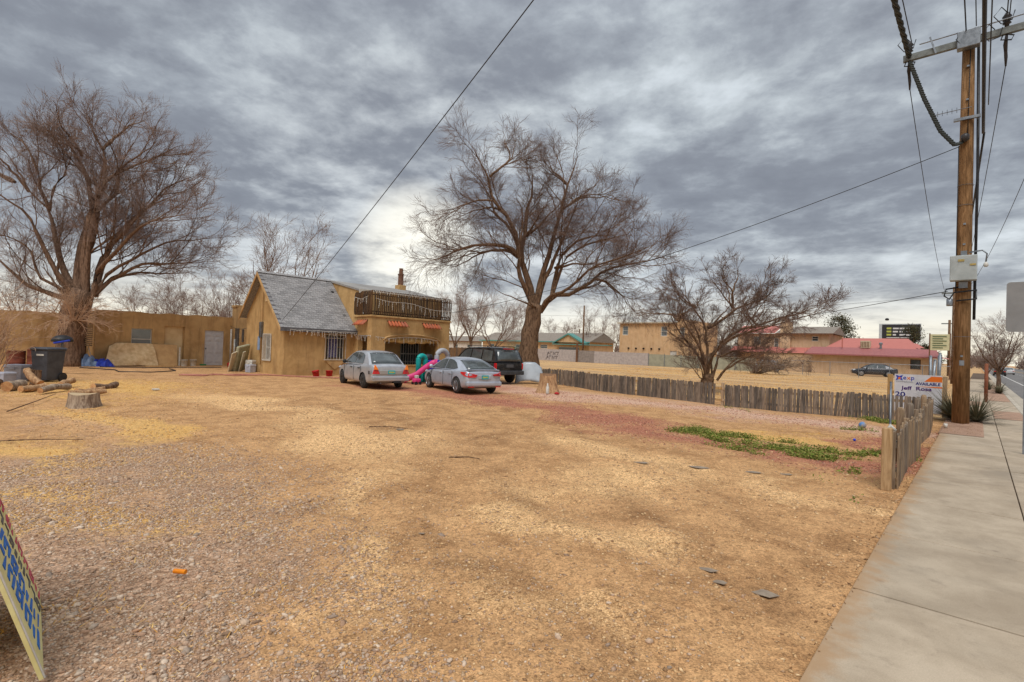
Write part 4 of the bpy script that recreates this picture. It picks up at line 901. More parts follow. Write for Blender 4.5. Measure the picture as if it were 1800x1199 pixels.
# ================================================================== picket fences
def picket_mesh(w, h, th, mat, seed):
    r_ = random.Random(seed); a = r_.uniform(0, .03); b = r_.uniform(0, .03); c = r_.uniform(.0, .02)
    prof = [(-w/2, 0), (w/2, 0), (w/2+r_.uniform(-.004, .004), h-.02-a), (w/2-.018, h-c), (-w/2+.018, h-c*.5-a*.3), (-w/2+r_.uniform(-.004, .004), h-.02-b)]
    me = MB().prism(prof, 'y', -th/2, th/2).mesh('picket'); me.materials.append(mat); return me
PM = [picket_mesh(.086, .80, .018, PICK, k) for k in range(7)]; PN = [picket_mesh(.092, .80, .02, PICK_N, k+20) for k in range(7)]
def picket_run(fence, path, meshes, sp, gaps=(), hjit=.03, lean=.012, zfun=lambda s: 1., far=False, rails=(.2, .62), rail_off=.03, lean_fun=None):
    P = [np.array(p, float) for p in path]; d = np.r_[0, np.cumsum([np.linalg.norm(b-a) for a, b in zip(P[:-1], P[1:])])]; L = d[-1]; org = np.array(ORG[fence.name]); n = int(L/sp); r_ = random.Random(1)
    def at_s(s):
        i = min(np.searchsorted(d, s, 'right')-1, len(P)-2); f = (s-d[i])/(d[i+1]-d[i]); p = P[i]+(P[i+1]-P[i])*f; t_ = (P[i+1]-P[i])/np.linalg.norm(P[i+1]-P[i]); return p, t_
    for k in range(n):
        s = (k+.5)*sp
        if any(a <= s <= b for a, b in gaps): continue
        p, t_ = at_s(s); o = link('picket', meshes[r_.randrange(len(meshes))], None, fence); o.location = Vector((p[0]+r_.uniform(-.004, .004), p[1]+r_.uniform(-.004, .004), gz(p[0], p[1])-.01))-Vector(org)
        ln = r_.gauss(0, lean)+(lean_fun(s) if lean_fun else 0); o.rotation_euler = (r_.gauss(0, .015), ln, math.atan2(t_[1], t_[0])+r_.gauss(0, .02)); o.scale = (r_.uniform(.92, 1.04), 1, zfun(s)*(1+r_.gauss(0, hjit*.6)))
    # rails and posts on the far side
    s = 0; nx = []
    while s < L: nx.append(s); s += 2.3
    nx.append(L-.01)
    for a, b in zip(nx[:-1], nx[1:]):
        pa, ta = at_s(a); pb_, _ = at_s(b); nr = np.array([-ta[1], ta[0]])*rail_off*(1 if far else -1)
        for z in rails: MB().bar((pa[0]+nr[0], pa[1]+nr[1], z+gz(*pa)), (pb_[0]+nr[0], pb_[1]+nr[1], z+gz(*pb_)), .035, .08).build('rail', NEWW if far else PICK_N, fence)
    for a in nx:
        pa, ta = at_s(a); nr = np.array([-ta[1], ta[0]])*(rail_off*2.4)*(1 if far else -1); x, y = pa+nr; b_ = MB().box(x-.045, x+.045, y-.045, y+.045, gz(*pa)-.02, gz(*pa)+.82); b_.build('post', NEWW if far else PICK_N, fence, bevel=.01)
ff = thing('picket_fence', 'long low weathered grey picket fence across the back of the lot', 'fence', (-9, 19.5, 0))
picket_run(ff, [(-18.1, 21.5), (-13, 20.2), (-8.3, 19.15), (-5, 18.8), (-1.15, 19.7)], PM, .0945, gaps=((2.35, 2.45), (7.55, 7.63), (11.28, 11.6)), far=True, lean_fun=lambda s: (.10 if 15.0 < s < 15.5 else .04*math.sin(s*3) if s > 14.2 else 0))
nf = thing('picket_fence', 'short weathered picket fence along the pavement edge with new timber end post', 'fence', (-.9, 14, 0))
picket_run(nf, [(-.82, 9.12), (-.86, 11), (-.80, 12.6), (-.92, 14.4), (-.86, 16.4), (-.96, 19.4)], PN, .098, hjit=.05, lean=.02, far=False, zfun=lambda s: 1.0+.05*math.sin(s*1.1)-(.06 if 3.2 < s < 3.5 else 0), rail_off=-.03)
MB().box(-.99, -.87, 8.9, 9.02, -.02, .86).build('end_post', NEWW, nf, bevel=.012)
for y, z in ((11.6, .98), (13.4, .96), (15.2, .98), (17.0, .97)):
    MB().lathe([(.06, -.02), (.06, z-.06), (.05, z-.02), (.02, z), (.001, z)], 10, (-1.02, y, 0)).build('round_post', PICK_N, nf, True)
o = thing('metal_stake', 'thin metal stake tied with rag to the near fence end', 'stake', (-.93, 9.35, 0)); MB().tube([(-.93, 9.3, 0), (-.95, 9.42, 1.5)], .016, 6).build('rod', STEEL, o, True)
MB().tube([(-.97, 9.33, .78), (-.93, 9.30, .86), (-.89, 9.36, .80), (-.93, 9.4, .74), (-.95, 9.36, .5)], [.03, .035, .03, .03, .012], 6).build('rag', WHITE, o, True)
# tall board fence behind the porch house
bf = thing('board_fence', 'tall brown board fence right of the porch house', 'fence', (-33, 30.5, 0))
me = picket_mesh(.14, 1.7, .02, wood('brown_board', lin(126, 100, 76), lin(96, 74, 56), lin(76, 58, 44), .2), 3)
for k in range(42):
    o = link('board', me, None, bf); o.location = (-4.2+.15*k*.9, -3.2+.15*k*.55+.0, gz(-33, 30)); o.rotation_euler = (0, 0, math.atan2(.55, .9)); o.scale = (1.15, 1, 1+rs.uniform(-.03, .03))

# ================================================================== utility pole and wires
PX, PY = -.36, 20.2
up_ = thing('utility_pole', 'tall timber utility pole with crossarm standing beside the pavement', 'pole', (PX, PY, 0))
MB().tube([(PX, PY, -.1), (PX, PY, 4), (PX, PY, 8), (PX, PY, 11.45)], [.205, .185, .165, .145], 18).build('shaft', POLEW, up_, True)
XA = M('grey_crossarm', lin(128, 134, 132), lin(104, 108, 106), 7, rough=.7)
MB().box(-1.9, 2.1, PY-.31, PY-.19, 11.22, 11.42).build('crossarm', XA, up_, bevel=.01)
MB().tube([(-1.5, PY-.34, 11.62), (2.0, PY-.34, 11.62)], .02, 6).build('brace_rod', GALV, up_)
MB().box(PX-.26, PX+.26, PY-.42, PY-.17, 11.1, 11.62).build('bracket_plate', GALV, up_, bevel=.02)
MB().bar((-1.1, PY-.33, 11.2), (-1.25, PY-.33, 11.75), .06, .04).build('brace', GALV, up_)
INS = M('insulator', lin(70, 66, 66), lin(48, 46, 46), 8, rough=.4)
for x in (-1.75, .45, 1.9):
    MB().lathe([(.05, 11.42), (.05, 11.5), (.10, 11.53), (.06, 11.58), (.10, 11.62), (.06, 11.67), (.11, 11.72), (.07, 11.78), (.04, 11.84), (.001, 11.84)], 12, (x, PY-.25, 0)).build('insulator', INS, up_, True)
    MB().tube([(x, PY-.25, 11.2), (x-.02, PY-.1, 11.0), (x, PY+.05, 10.7), (x, PY+.1, 10.45)], [.03, .05, .04, .02], 8).build('dead_end_clamp', INS, up_, True)
    MB().tube([(x-.05, PY-.25, 11.25), (x+.15, PY-.3, 11.12), (x+.1, PY-.2, 11.05), (x-.12, PY-.25, 11.1), (x-.05, PY-.25, 11.3)], .02, 6).build('jumper_loop', BLACKP, up_, True)
MB().box(PX-.3, PX+.3, PY-.52, PY-.2, 4.22, 4.95).build('equipment_cabinet', M('cabinet_paint', lin(176, 182, 180), lin(158, 164, 162), 3, rough=.5), up_, bevel=.02)
MB().box(PX-.12, PX+.02, PY-.535, PY-.522, 4.77, 4.83).box(PX+.14, PX+.27, PY-.535, PY-.522, 4.64, 4.69).build('cabinet_sticker', M('sticker', lin(190, 160, 90), lin(150, 140, 90), 9), up_)
MB().box(PX-.07, PX+.07, PY-.25, PY-.15, 4.95, 5.12).box(PX-.1, PX+.1, PY-.3, PY-.15, 4.02, 4.2).build('mounting_bracket', GALV, up_)
MB().tube([(PX+.12, PY-.3, 5.05), (PX+.4, PY-.35, 5.08), (PX+.5, PY-.3, 4.98), (PX+.48, PY-.3, 4.75)], .022, 6).build('camera_arm', GALV, up_, True)
MB().lathe([(.03, 4.6), (.06, 4.63), (.05, 4.7), (.02, 4.74)], 10, (PX+.48, PY-.3, 0)).build('camera_dome', WHITE, up_, True)
MB().tube([(PX-.1, PY-.25, 4.05), (PX-.38, PY-.3, 4.0), (PX-.42, PY-.3, 3.8), (PX-.3, PY-.3, 3.7), (PX-.2, PY-.25, 3.9), (PX+.3, PY-.25, 3.95), (PX+.3, PY-.22, 3.7), (PX-.15, PY-.24, 3.65)], .025, 6).build('cable_coil', BLACKP, up_, True)
MB().tube([(PX-.8, PY-.25, 9.33), (PX+.1, PY-.25, 9.35)], .012, 5).build('antenna_boom', STEEL, up_)
for k in range(6): MB().tube([(PX-.78+.11*k, PY-.25, 9.26), (PX-.78+.11*k, PY-.25, 9.42)], .006, 4).build('antenna_rod', STEEL, up_)
MB().box(PX-.3, PX+.3, PY-.24, PY-.15, 9.02, 9.1).build('cross_bracket', GALV, up_)
MB().lathe([(.02, 0), (.1, .05), (.1, .2), (.03, .25)], 10, (PX-.03, PY-.25, 8.35)).build('spool_insulator', INS, up_, True)
MB().tube([(PX+.25, PY-.05, 3.1), (PX+.26, PY-.05, 7.5), (PX+.22, PY-.05, 11.2)], .035, 8).build('conduit', BLACKP, up_, True)
MB().tube([(PX+.02, PY-.19, 8.4), (PX+.05, PY-.18, 11.1)], .012, 5).build('ground_wire', BLACKP, up_, True)
for z in (6.5, 7.1, 2.6): MB().tube([(PX+.19*math.cos(a), PY+.19*math.sin(a), z) for a in np.linspace(0, 6.283, 17)], .008, 4).build('band', STEEL, up_)
def wire(lab, a, b, sag, r, name='wire', n=24, mat=WIRE, group='overhead wires'):
    base_thing(name, MB().tube(wire_pts(a, b, sag, n), r, 5), mat, lab, 'wire', tuple(map(float, a)), group, smooth=True)
WIRE2 = M('bundled_wire', (.035, .04, .036), rough=.6)
def twisted(lab, pts, r, seed=0, tw=9, n=60):
    p = resample(pts, n); b_ = MB()
    for ph in (0, 2.1, 4.2):
        b_.tube([tuple(q+np.array([math.cos(k/n*tw*6.28+ph), math.sin(k/n*tw*6.28+ph)*.5, math.sin(k/n*tw*6.28+ph)])*r*1.05) for k, q in enumerate(p)], r, 5)
    base_thing('twisted_cable', b_, WIRE2, lab, 'cable', tuple(pts[0]), 'overhead wires', smooth=True)
for k, (x, z) in enumerate(((-1.75, 11.85), (.45, 11.85), (-.36, 11.5), (.2, 11.45), (1.2, 11.45))):
    MB().tube([(x, PY-.25, z), (x-.12, PY-.4, z+.12), (x-.28, PY-.42, z-.1), (x-.12, PY-.4, z-.36), (x+.1, PY-.36, z-.3), (x+.16, PY-.3, z-.02)], .014, 5).build('drip_loop', BLACKP, up_, True)
for z in (10.6, 9.6, 5.9, 5.3, 2.0): MB().box(PX-.03, PX+.03, PY-.2, PY-.155, z, z+.05).build('bolt', GALV, up_)
MB().box(PX-.05, PX+.06, PY-.207, PY-.195, 1.75, 1.9).build('pole_tag', GALV, up_)
MB().tube([(PX-.17, PY-.12, 8.3), (PX-.17, PY-.12, 3.9)], .012, 5).build('riser_cable', BLACKP, up_, True)
# runs along the road, from behind the camera to the pole and on to the next pole
Y0 = -14
twisted('thick twisted cable sweeping down to the left end of the crossarm', [(-1.95, Y0, 11.3), (-1.85, 0, 10.9), (-1.78, 12, 11.0), (-1.75, PY-.3, 11.35)], .04, 0, 26, 140)
twisted('twisted cable hanging from the crossarm to the pole', [(-1.72, PY-.3, 11.15), (-1.35, PY-.3, 9.9), (-.95, PY-.3, 8.8), (-.62, PY-.28, 8.3), (PX-.1, PY-.24, 8.35)], .035, 1, 14, 70)
wire('thin wire beside the twisted cable above the crossarm left end', (-1.6, Y0, 12.4), (-1.7, PY-.3, 11.8), .5, .014)
wire('wire running to the pole just left of its top', (-.55, Y0, 12.3), (-.42, PY-.3, 11.6), .4, .018)
wire('wire running to the pole top bracket', (-.32, Y0, 12.5), (-.2, PY-.3, 11.7), .4, .014)
wire('thick cable passing close along the right of the pole', (-.1, Y0, 9.6), (.0, PY, 8.6), .5, .04)
wire('wire ending at the insulator right of the pole', (.40, Y0, 12.4), (.45, PY-.3, 11.8), .5, .016)
wire('outer wire ending at the insulator right of the pole', (.62, Y0, 12.6), (.5, PY-.3, 11.75), .5, .014)
wire('slack wire crossing above the pole bracket', (-.05, Y0, 12.0), (1.9, PY-.3, 11.8), .3, .012)
wire('thin wire beside the thick cable right of the pole', (.06, Y0, 10.4), (.1, PY, 9.4), .4, .014)
wire('wire leaving the crossarm left end for the next pole', (-1.75, PY+.1, 10.5), (-2.3, 60, 8.2), .7, .012)
wire('wire leaving the right insulator for the next pole', (.45, PY+.1, 10.5), (-1.2, 60, 8.2), .7, .012)
wire('far right wire dropping beyond the pole', (1.9, PY+.1, 10.6), (-.9, 60, 8.2), .9, .012)
wire('cable on the far side continuing from the pole to the next', (.02, PY, 8.6), (-1.6, 60, 6.6), .6, .03)
wire('service wire swooping from the pole across the sky to the house', (PX-.15, PY-.2, 8.25), (-22.9, 19.8, 3.75), .55, .012, n=40)
wire('long wire slanting down over the lot to the shingle eave', (7.85, 3.57, 11.9), (-24.5, 10.6, 2.72), .3, .011, n=40)
wire('lower phone wire running from the pole to the far houses', (PX-.35, PY-.2, 3.95), (-32, 66, 5.2), .5, .011)
# further poles down the street
for (x, y, h, lab) in ((-1.62, 60, 8.6, 'second dark utility pole seen just left of the near pole'), (-3.1, 96, 8.0, 'third distant utility pole left of the others')):
    o = thing('utility_pole', lab, 'pole', (x, y, 0), group='distant utility poles'); MB().tube([(x, y, -.1), (x, y, h)], [.2, .15], 10).build('shaft', BARK, o, True); MB().box(x-.9, x+.9, y-.06, y+.06, h-.6, h-.45).build('crossarm', XA, o)
    if y == 60: MB().lathe([(.2, h-1.7), (.22, h-1.6), (.22, h-1.1), (.1, h-1.0)], 12, (x-.35, y-.25, 0)).build('transformer', GALV, o, True)
o = thing('marker_post', 'thin rusty post just right of the utility pole', 'post', (.3, 33, 0)); MB().tube([(.3, 33, 0), (.3, 33, 1.85)], .07, 8).build('tube', M('rust_post', lin(140, 84, 58), lin(112, 66, 46), 6), o, True)
for (px, dp, h, lab) in ((1025, 84, 9.2, 'thin brown pole rising behind the grey block wall'), (1018, 96, 5.8, 'shorter pole left of the thin brown pole')):
    x, y, _ = atp(px, dp); o = thing('utility_pole', lab, 'pole', (x, y, 0), group='distant utility poles'); MB().tube([(x, y, 0), (x, y, h)], [.16, .12], 8).build('shaft', BARK, o, True)
wire('faint wire strung between the far poles', (-60, 72, 8), (-1.6, 60, 7.9), .8, .012)
# traffic sign seen from the back, at the right edge
sg = thing('traffic_sign', 'grey back of a road sign on a post at the right edge', 'sign', (.72, 14.67, 0))
b_ = MB(); w_, h_, r_ = .62, 1.02, .06; cs = []
for cx, cz, a0 in ((w_/2-r_, h_/2-r_, 0), (-w_/2+r_, h_/2-r_, 90), (-w_/2+r_, -h_/2+r_, 180), (w_/2-r_, -h_/2+r_, 270)):
    cs += [(cx+r_*math.cos(rad(a0+k*22.5))+.72, cz+r_*math.sin(rad(a0+k*22.5))+3.0) for k in range(5)]
b_.prism(cs, 'y', 14.63, 14.635); b_.build('panel', M('sign_back', lin(150, 148, 146), lin(138, 136, 134), 2, rough=.5, metal=.3), sg, fix=True)
MB().box(.69, .75, 14.637, 14.69, -.05, 3.45).build('post', GALV, sg)
# ================================================================== cars
def paint(name, c1, c2, rough=.28, metal=.35, dust=.12):
    t = NT(name); col = t.mix(t.rng(t.noise(3, 5, .6), .4, .65), c1, c2)
    col = t.mix(t.rng(t.noise(1.6, 5, .6), .45, .75, 0, dust), col, lin(176, 156, 130))
    return t.fin(col, rough, metal, .5, .3)
SILV = paint('silver_paint_warm', lin(184, 187, 191), lin(170, 173, 178)); SILV2 = paint('silver_paint_cool', lin(184, 190, 200), lin(170, 176, 186))
BLK = paint('black_paint', (.012, .012, .014), (.02, .02, .022), .22, .2, .12); TANP = paint('gold_paint', lin(190, 172, 140), lin(168, 150, 120)); GREYP = paint('slate_paint', lin(110, 118, 128), lin(90, 98, 110)); BLUEB = paint('dark_blue_paint', (.02, .022, .03), (.03, .032, .04), .2, .3, .1); WHTP = paint('white_car_paint', lin(205, 205, 205), lin(190, 190, 190), .3, .1)
REDL = M('red_lens', lin(206, 34, 26), lin(176, 22, 20), 12, rough=.15, spec=.7); AMBL = M('amber_lens', lin(240, 130, 22), lin(220, 104, 16), 12, rough=.15, spec=.7); CLRL = M('clear_lens', lin(210, 214, 216), lin(180, 184, 188), 12, rough=.12, spec=.8)
ARCH = M('arch_liner', (.014, .013, .012), rough=.95); ALLOY = M('alloy', lin(168, 168, 170), lin(140, 140, 142), 9, rough=.35, metal=.85); HUB = M('dark_hubcap', lin(96, 94, 92), lin(70, 68, 66), 9, rough=.45, metal=.5)
PLATE = M('turquoise_plate', lin(40, 170, 176), lin(30, 150, 158), 6, rough=.4); PLTXT = M('plate_marks', lin(214, 196, 70), lin(190, 176, 60), 6, rough=.4); CGLASS = M('car_glass', (.05, .06, .062), (.09, .105, .105), 3, rough=.05, spec=.9)
TRIMB = M('black_trim', (.02, .02, .021), rough=.6); CHROME = M('chrome', lin(190, 190, 190), rough=.2, metal=1.)
def make_car(name, label, cat, loc, head, p, group=None):
    """local x forward, y left. head: heading vector."""
    rz = math.atan2(head[1], head[0]); root = thing(name, label, cat, (0, 0, 0), 0, group); root.location = loc; root.rotation_euler[2] = rz; root.scale = (p.get('s', 1),)*3
    L, Wd, zb = p['L'], p['W']/2, p['zb']; pm = p['paint']
    xs = p['xs']; top = p['top']; wf = p['wf']; low = p['low']
    def fi(tab, x): return float(np.interp(x, [a for a, _ in tab], [b for _, b in tab]))
    vs = []; K = 0
    for x in xs:
        w = Wd*fi(wf, x); zl = fi(low, x); zt = fi(top, x); zm = zl+(zt-zl)*.45; sh = zt-.035
        half = [(0, zl), (w*.82, zl), (w*.965, zl+.05), (w, zl+.18), (w*1.0, zm), (w*.985, sh-.1), (w*.94, sh), (w*.72, zt-.005), (w*.36, zt+.008), (0, zt+.012)]
        ring = half+[(-a, b) for a, b in half[-2:0:-1]]; K = len(ring); vs += [(x, a, b) for a, b in ring]
    fs = [(i*K+k, i*K+(k+1) % K, (i+1)*K+(k+1) % K, (i+1)*K+k) for i in range(len(xs)-1) for k in range(K)]
    fs += [tuple(range(K-1, -1, -1)), tuple((len(xs)-1)*K+k for k in range(K))]
    body = MB().add(vs, fs).build('body', pm, root, True, local=True, fix=True, subsurf=2)
    wr, wy = p['wr'], Wd-.11
    for ax in p['ax']:
        for sd_ in (1, -1):
            ya, yb = sorted((sd_*(Wd-.24), sd_*(Wd+.3)))
            c = MB().lathe([(wr+.055, ya), (wr+.055, yb)], 28, (ax, 0, wr), 'y').build('cut', ARCH, root, local=True, fix=True); c.data.materials.clear(); c.data.materials.append(ARCH)
            b_ = body.modifiers.new('c', 'BOOLEAN'); b_.object = c; b_.operation = 'DIFFERENCE'; b_.solver = 'EXACT'
            try: b_.material_mode = 'TRANSFER'
            except Exception: pass
    bpy.context.view_layer.update(); full = max(abs(v.co.y) for v in bpy.data.meshes.new_from_object(body.evaluated_get(bpy.context.evaluated_depsgraph_get())).vertices)
    if full > Wd+.08:
        for b_ in body.modifiers:
            if b_.type == 'BOOLEAN': b_.solver = 'FLOAT' if 'FLOAT' in [e.identifier for e in b_.bl_rna.properties['solver'].enum_items] else 'FAST'
        bpy.context.view_layer.update()
    bake(body)
    for c in [c for c in root.children if c.name.startswith('cut')]: bpy.data.objects.remove(c)
    body.data.shade_smooth()
    try: body.data.set_sharp_from_angle(angle=rad(38))
    except Exception: pass
    # greenhouse
    pr = p['gh']; wb, wr_ = p['gw']; zr = max(b for _, b in pr)
    def ys_(z): return Wd*(wb+(wr_-wb)*max(0, (z-zb))/(zr-zb))
    n = len(pr); vs = []; M5 = (-1, -.9, -.45, 0, .45, .9, 1)
    for x, z in pr:
        y = ys_(z)
        for q in M5: vs.append((x+(.05*(1-q*q)*(1 if x > 0 else -1) if True else 0), y*q, z+(.035*(1-q*q))*(1 if zb+.1 < z else .3)-(.02 if abs(q) == 1 else 0)))
    fs = [(i*7+k, i*7+k+1, (i+1)*7+k+1, (i+1)*7+k) for i in range(n-1) for k in range(6)]+[tuple(i*7 for i in range(n)), tuple(i*7+6 for i in range(n-1, -1, -1))]
    g_ = MB().add(vs, fs).build('roof', pm, root, True, local=True, fix=True)
    try: g_.data.set_sharp_from_angle(angle=rad(50))
    except Exception: pass
    def strip(nm, i0, i1, f0_, f1_, lat, mat, push=.008):
        b_ = MB(); v_ = []; S = 5
        for s_ in range(S):
            q = f0_+(f1_-f0_)*s_/(S-1); t_ = i0+(i1-i0)*q; i = min(int(t_), n-2); f = t_-i
            for l_ in np.linspace(-lat, lat, 7):
                def pt(j):
                    x, z = pr[j]; y = ys_(z); return np.array([x+.05*(1-l_*l_)*(1 if x > 0 else -1), y*l_, z+(.035*(1-l_*l_))*(1 if zb+.1 < z else .3)])
                v_.append(pt(i)*(1-f)+pt(i+1)*f)
        v_ = np.array(v_).reshape(S, 7, 3); e1 = v_[1:, :]-v_[:-1, :]; nv = np.cross(e1[S//2-1, 3], np.array([0, 1, 0])); nv /= np.linalg.norm(nv); nv = nv if nv[2] > 0 else -nv
        b_.add([tuple(a+nv*push) for a in v_.reshape(-1, 3)], [(i*7+k, i*7+k+1, (i+1)*7+k+1, (i+1)*7+k) for i in range(S-1) for k in range(6)])
        o = b_.build(nm, mat, root, True, local=True); sd = o.modifiers.new('s', 'SOLIDIFY'); sd.thickness = .006; return o
    strip('rear_window', p['rw'][0], p['rw'][1], .06, .92, .86, CGLASS); strip('windscreen', p['ws'][0], p['ws'][1], .08, .94, .87, CGLASS)
    for sd_ in (1, -1):
        for poly in p['sw']:
            b_ = MB(); pts = [(x, sd_*(ys_(z)+.004), z) for x, z in poly]; nq = len(pts)
            b_.add(pts+[(x, y+sd_*.008, z) for x, y, z in pts], [tuple(range(nq)), tuple(range(2*nq-1, nq-1, -1))]+[(i, (i+1) % nq, nq+(i+1) % nq, nq+i) for i in range(nq)]); b_.build('side_window', CGLASS, root, local=True, fix=True)
        for x in p['dl']:
            w = Wd*fi(wf, x); MB().box(x-.005, x+.005, min(sd_*w*.985, sd_*(w+.004)), max(sd_*w*.985, sd_*(w+.004)), .3, zb-.06).build('door_gap', TRIMB, root, local=True)
        for x in p['dh']:
            w = Wd*fi(wf, x); MB().box(x-.1, x+.08, min(sd_*w*.97, sd_*(w+.025)), max(sd_*w*.97, sd_*(w+.025)), zb-.16, zb-.125).build('door_handle', p.get('hm', pm), root, local=True, bevel=.01)
        x = p['mx']; MB().lathe([(.001, -.06), (.07, -.05), (.09, 0), (.08, .05), (.001, .08)], 10, (x, sd_*(Wd*wb+.12), zb+.07), 'x').build('mirror', p.get('mm', pm), root, True, local=True)
        MB().bar((x, sd_*(Wd*wb-.02), zb+.03), (x, sd_*(Wd*wb+.1), zb+.05), .04, .03).build('mirror_arm', TRIMB, root, local=True)
    # wheels
    for ax in p['ax']:
        for sd_ in (1, -1):
            b_ = MB(); hw = .1; prof = [(wr*.6, -hw), (wr*.86, -hw), (wr*.97, -hw*.8), (wr, -hw*.4), (wr, hw*.4), (wr*.97, hw*.8), (wr*.86, hw), (wr*.6, hw)]
            wh = b_.lathe(prof, 28, (ax, sd_*wy, wr), 'y').build('wheel', RUBBER, root, True, local=True)
            b_ = MB(); yo = sd_*(wy+hw+.006)
            b_.lathe([(wr*.66, -.012), (wr*.68, .004), (wr*.60, .012), (wr*.58, 0)] if sd_ > 0 else [(wr*.58, 0), (wr*.60, -.012), (wr*.68, -.004), (wr*.66, .012)], 28, (ax, yo, wr), 'y')
            ns = p.get('spokes', 5)
            for k in range(ns):
                a = 2*math.pi*k/ns; c, s_ = math.cos(a), math.sin(a); t1, t2 = (-s_, c), (c, s_)
                for q in (-1, 1) if p.get('twin') else (0,):
                    p0 = (ax+t2[0]*.03+t1[0]*.02*q, yo+sd_*.004, wr+t2[1]*.03+t1[1]*.02*q); p1 = (ax+t2[0]*wr*.62+t1[0]*.05*q, yo+sd_*.0, wr+t2[1]*wr*.62+t1[1]*.05*q); b_.bar(p0, p1, .05 if not p.get('twin') else .035, .02)
            b_.lathe([(.055, -.012), (.055, .012)], 14, (ax, yo, wr), 'y'); rim = b_.build('rim', p.get('rim', ALLOY), wh, local=True, fix=True)
            MB().lathe([(wr*.63, -.005), (wr*.63, .005)], 20, (ax, sd_*(wy+hw-.004), wr), 'y').build('brake_disc', TRIMB, wh, local=True, fix=True)
    xr, xf = xs[0], xs[-1]
    def patch(nm, pts, mat, par=root, d=.03):   # pts (x,y,z) polygon pushed out as a lens
        b_ = MB(); b_.plate(pts, d); return b_.build(nm, mat, par, local=True, fix=True, bevel=.006)
    p['rear'](root, patch, MB) if p.get('rear') else None
    p['front'](root, patch, MB) if p.get('front') else None
    return root
def sedan_base(**k):
    d = dict(L=4.5, W=1.72, zb=.93, wr=.31, ax=(-1.28, 1.3), s=1.0,
             xs=[-2.17, -2.15, -2.08, -1.9, -1.6, -1.2, -.7, -.2, .4, 1.0, 1.5, 1.9, 2.1, 2.19, 2.21],
             top=[(-2.17, .9), (-2.1, .99), (-1.5, 1.0), (-.5, .95), (.9, .93), (1.3, .9), (1.9, .78), (2.1, .70), (2.21, .6)],
             wf=[(-2.17, .80), (-2.1, .90), (-1.8, .97), (-1, 1), (1, 1), (1.7, .96), (2.05, .86), (2.21, .70)],
             low=[(-2.17, .38), (-2.0, .26), (-1.6, .2), (1.6, .2), (2.0, .22), (2.21, .32)],
             gh=[(-1.72, .95), (-1.45, 1.14), (-1.15, 1.32), (-.85, 1.405), (-.3, 1.44), (.15, 1.42), (.5, 1.32), (.85, 1.13), (1.18, .93)], gw=(.92, .70),
             rw=(0, 2.6), ws=(5.4, 8),
             sw=[[(-1.02, .98), (-.96, 1.28), (-.72, 1.36), (-.28, 1.385), (-.26, .98)], [(-.18, .98), (-.2, 1.385), (.1, 1.375), (.38, 1.3), (.86, 1.0), (.86, .98)]],
             dl=(-.98, -.2, .98), dh=(-.78, .1), mx=.78, paint=SILV, rim=ALLOY)
    d.update(k); return d
def plate_on(root, patch, MB_, x, z, nx=-1):
    o = MB_().box(x-.012, x, -.155, .155, z-.078, z+.078).build('licence_plate', PLATE, root, local=True, bevel=.004)
    MB_().box(x-.016, x-.012, -.11, -.065, z-.03, z+.03).box(x-.016, x-.012, -.05, -.005, z-.03, z+.03).box(x-.016, x-.012, .012, .055, z-.03, z+.03).box(x-.016, x-.012, .07, .11, z-.03, z+.03).build('plate_marks', PLTXT, o, local=True)
def rear_a(root, patch, MB_):
    for s_ in (1, -1):
        # triangular stacked lamp: amber above red
        a = [(-2.19, s_*.80, .64), (-2.215, s_*.50, .64), (-2.20, s_*.56, .80), (-2.16, s_*.74, .80)]; patch('tail_light', a if s_ > 0 else a[::-1], REDL, d=-.05)
        a = [(-2.20, s_*.56, .802), (-2.165, s_*.74, .802), (-2.11, s_*.71, .985), (-2.13, s_*.66, .985)]; patch('turn_light', a if s_ < 0 else a[::-1], AMBL, d=.05)
        MB_().box(-2.02, -1.92, min(s_*.86, s_*.875), max(s_*.86, s_*.875), .62, .76).build('side_vent', TRIMB, root, local=True) if s_ > 0 else None
    MB_().box(-2.21, -2.15, -.5, .5, .62, .80).build('plate_recess', M('plate_garnish', lin(170, 168, 164), rough=.4, metal=.4), root, local=True, bevel=.03)
    plate_on(root, patch, MB_, -2.212, .71)
    MB_().box(-2.235, -1.95, -.80, .80, .34, .56).build('rear_bumper', SILV, root, local=True, bevel=.05)
    MB_().box(-2.238, -2.2, -.80, .80, .44, .452).build('bumper_line', TRIMB, root, local=True)
    MB_().box(-2.24, -2.0, -.42, -.1, .27, .35).build('tow_recess', TRIMB, root, local=True); MB_().tube([(-2.2, .45, .27), (-1.8, .45, .27)], .03, 8).build('exhaust', STEEL, root, local=True)
def rear_b(root, patch, MB_):
    for s_ in (1, -1):
        a = [(-2.19, s_*.34, .80), (-2.20, s_*.42, .74), (-2.17, s_*.72, .74), (-1.98, s_*.83, .80), (-1.70, s_*.845, .90), (-1.98, s_*.80, .90), (-2.14, s_*.70, .87)]; patch('tail_light', a if s_ < 0 else a[::-1], REDL, d=.06)
        MB_().box(-2.215, -2.15, min(s_*.5, s_*.74), max(s_*.5, s_*.74), .30, .335).build('reflector', REDL, root, local=True)
    MB_().box(-2.205, -2.12, -.3, .3, .62, .78).build('plate_recess', SILV2, root, local=True, bevel=.03)
    plate_on(root, patch, MB_, -2.208, .70)
    MB_().box(-2.22, -1.95, -.81, .81, .32, .54).build('rear_bumper', SILV2, root, local=True, bevel=.07)
    MB_().box(-2.13, -1.9, -.72, .72, .965, 1.0).build('boot_lip', SILV2, root, local=True, bevel=.02)
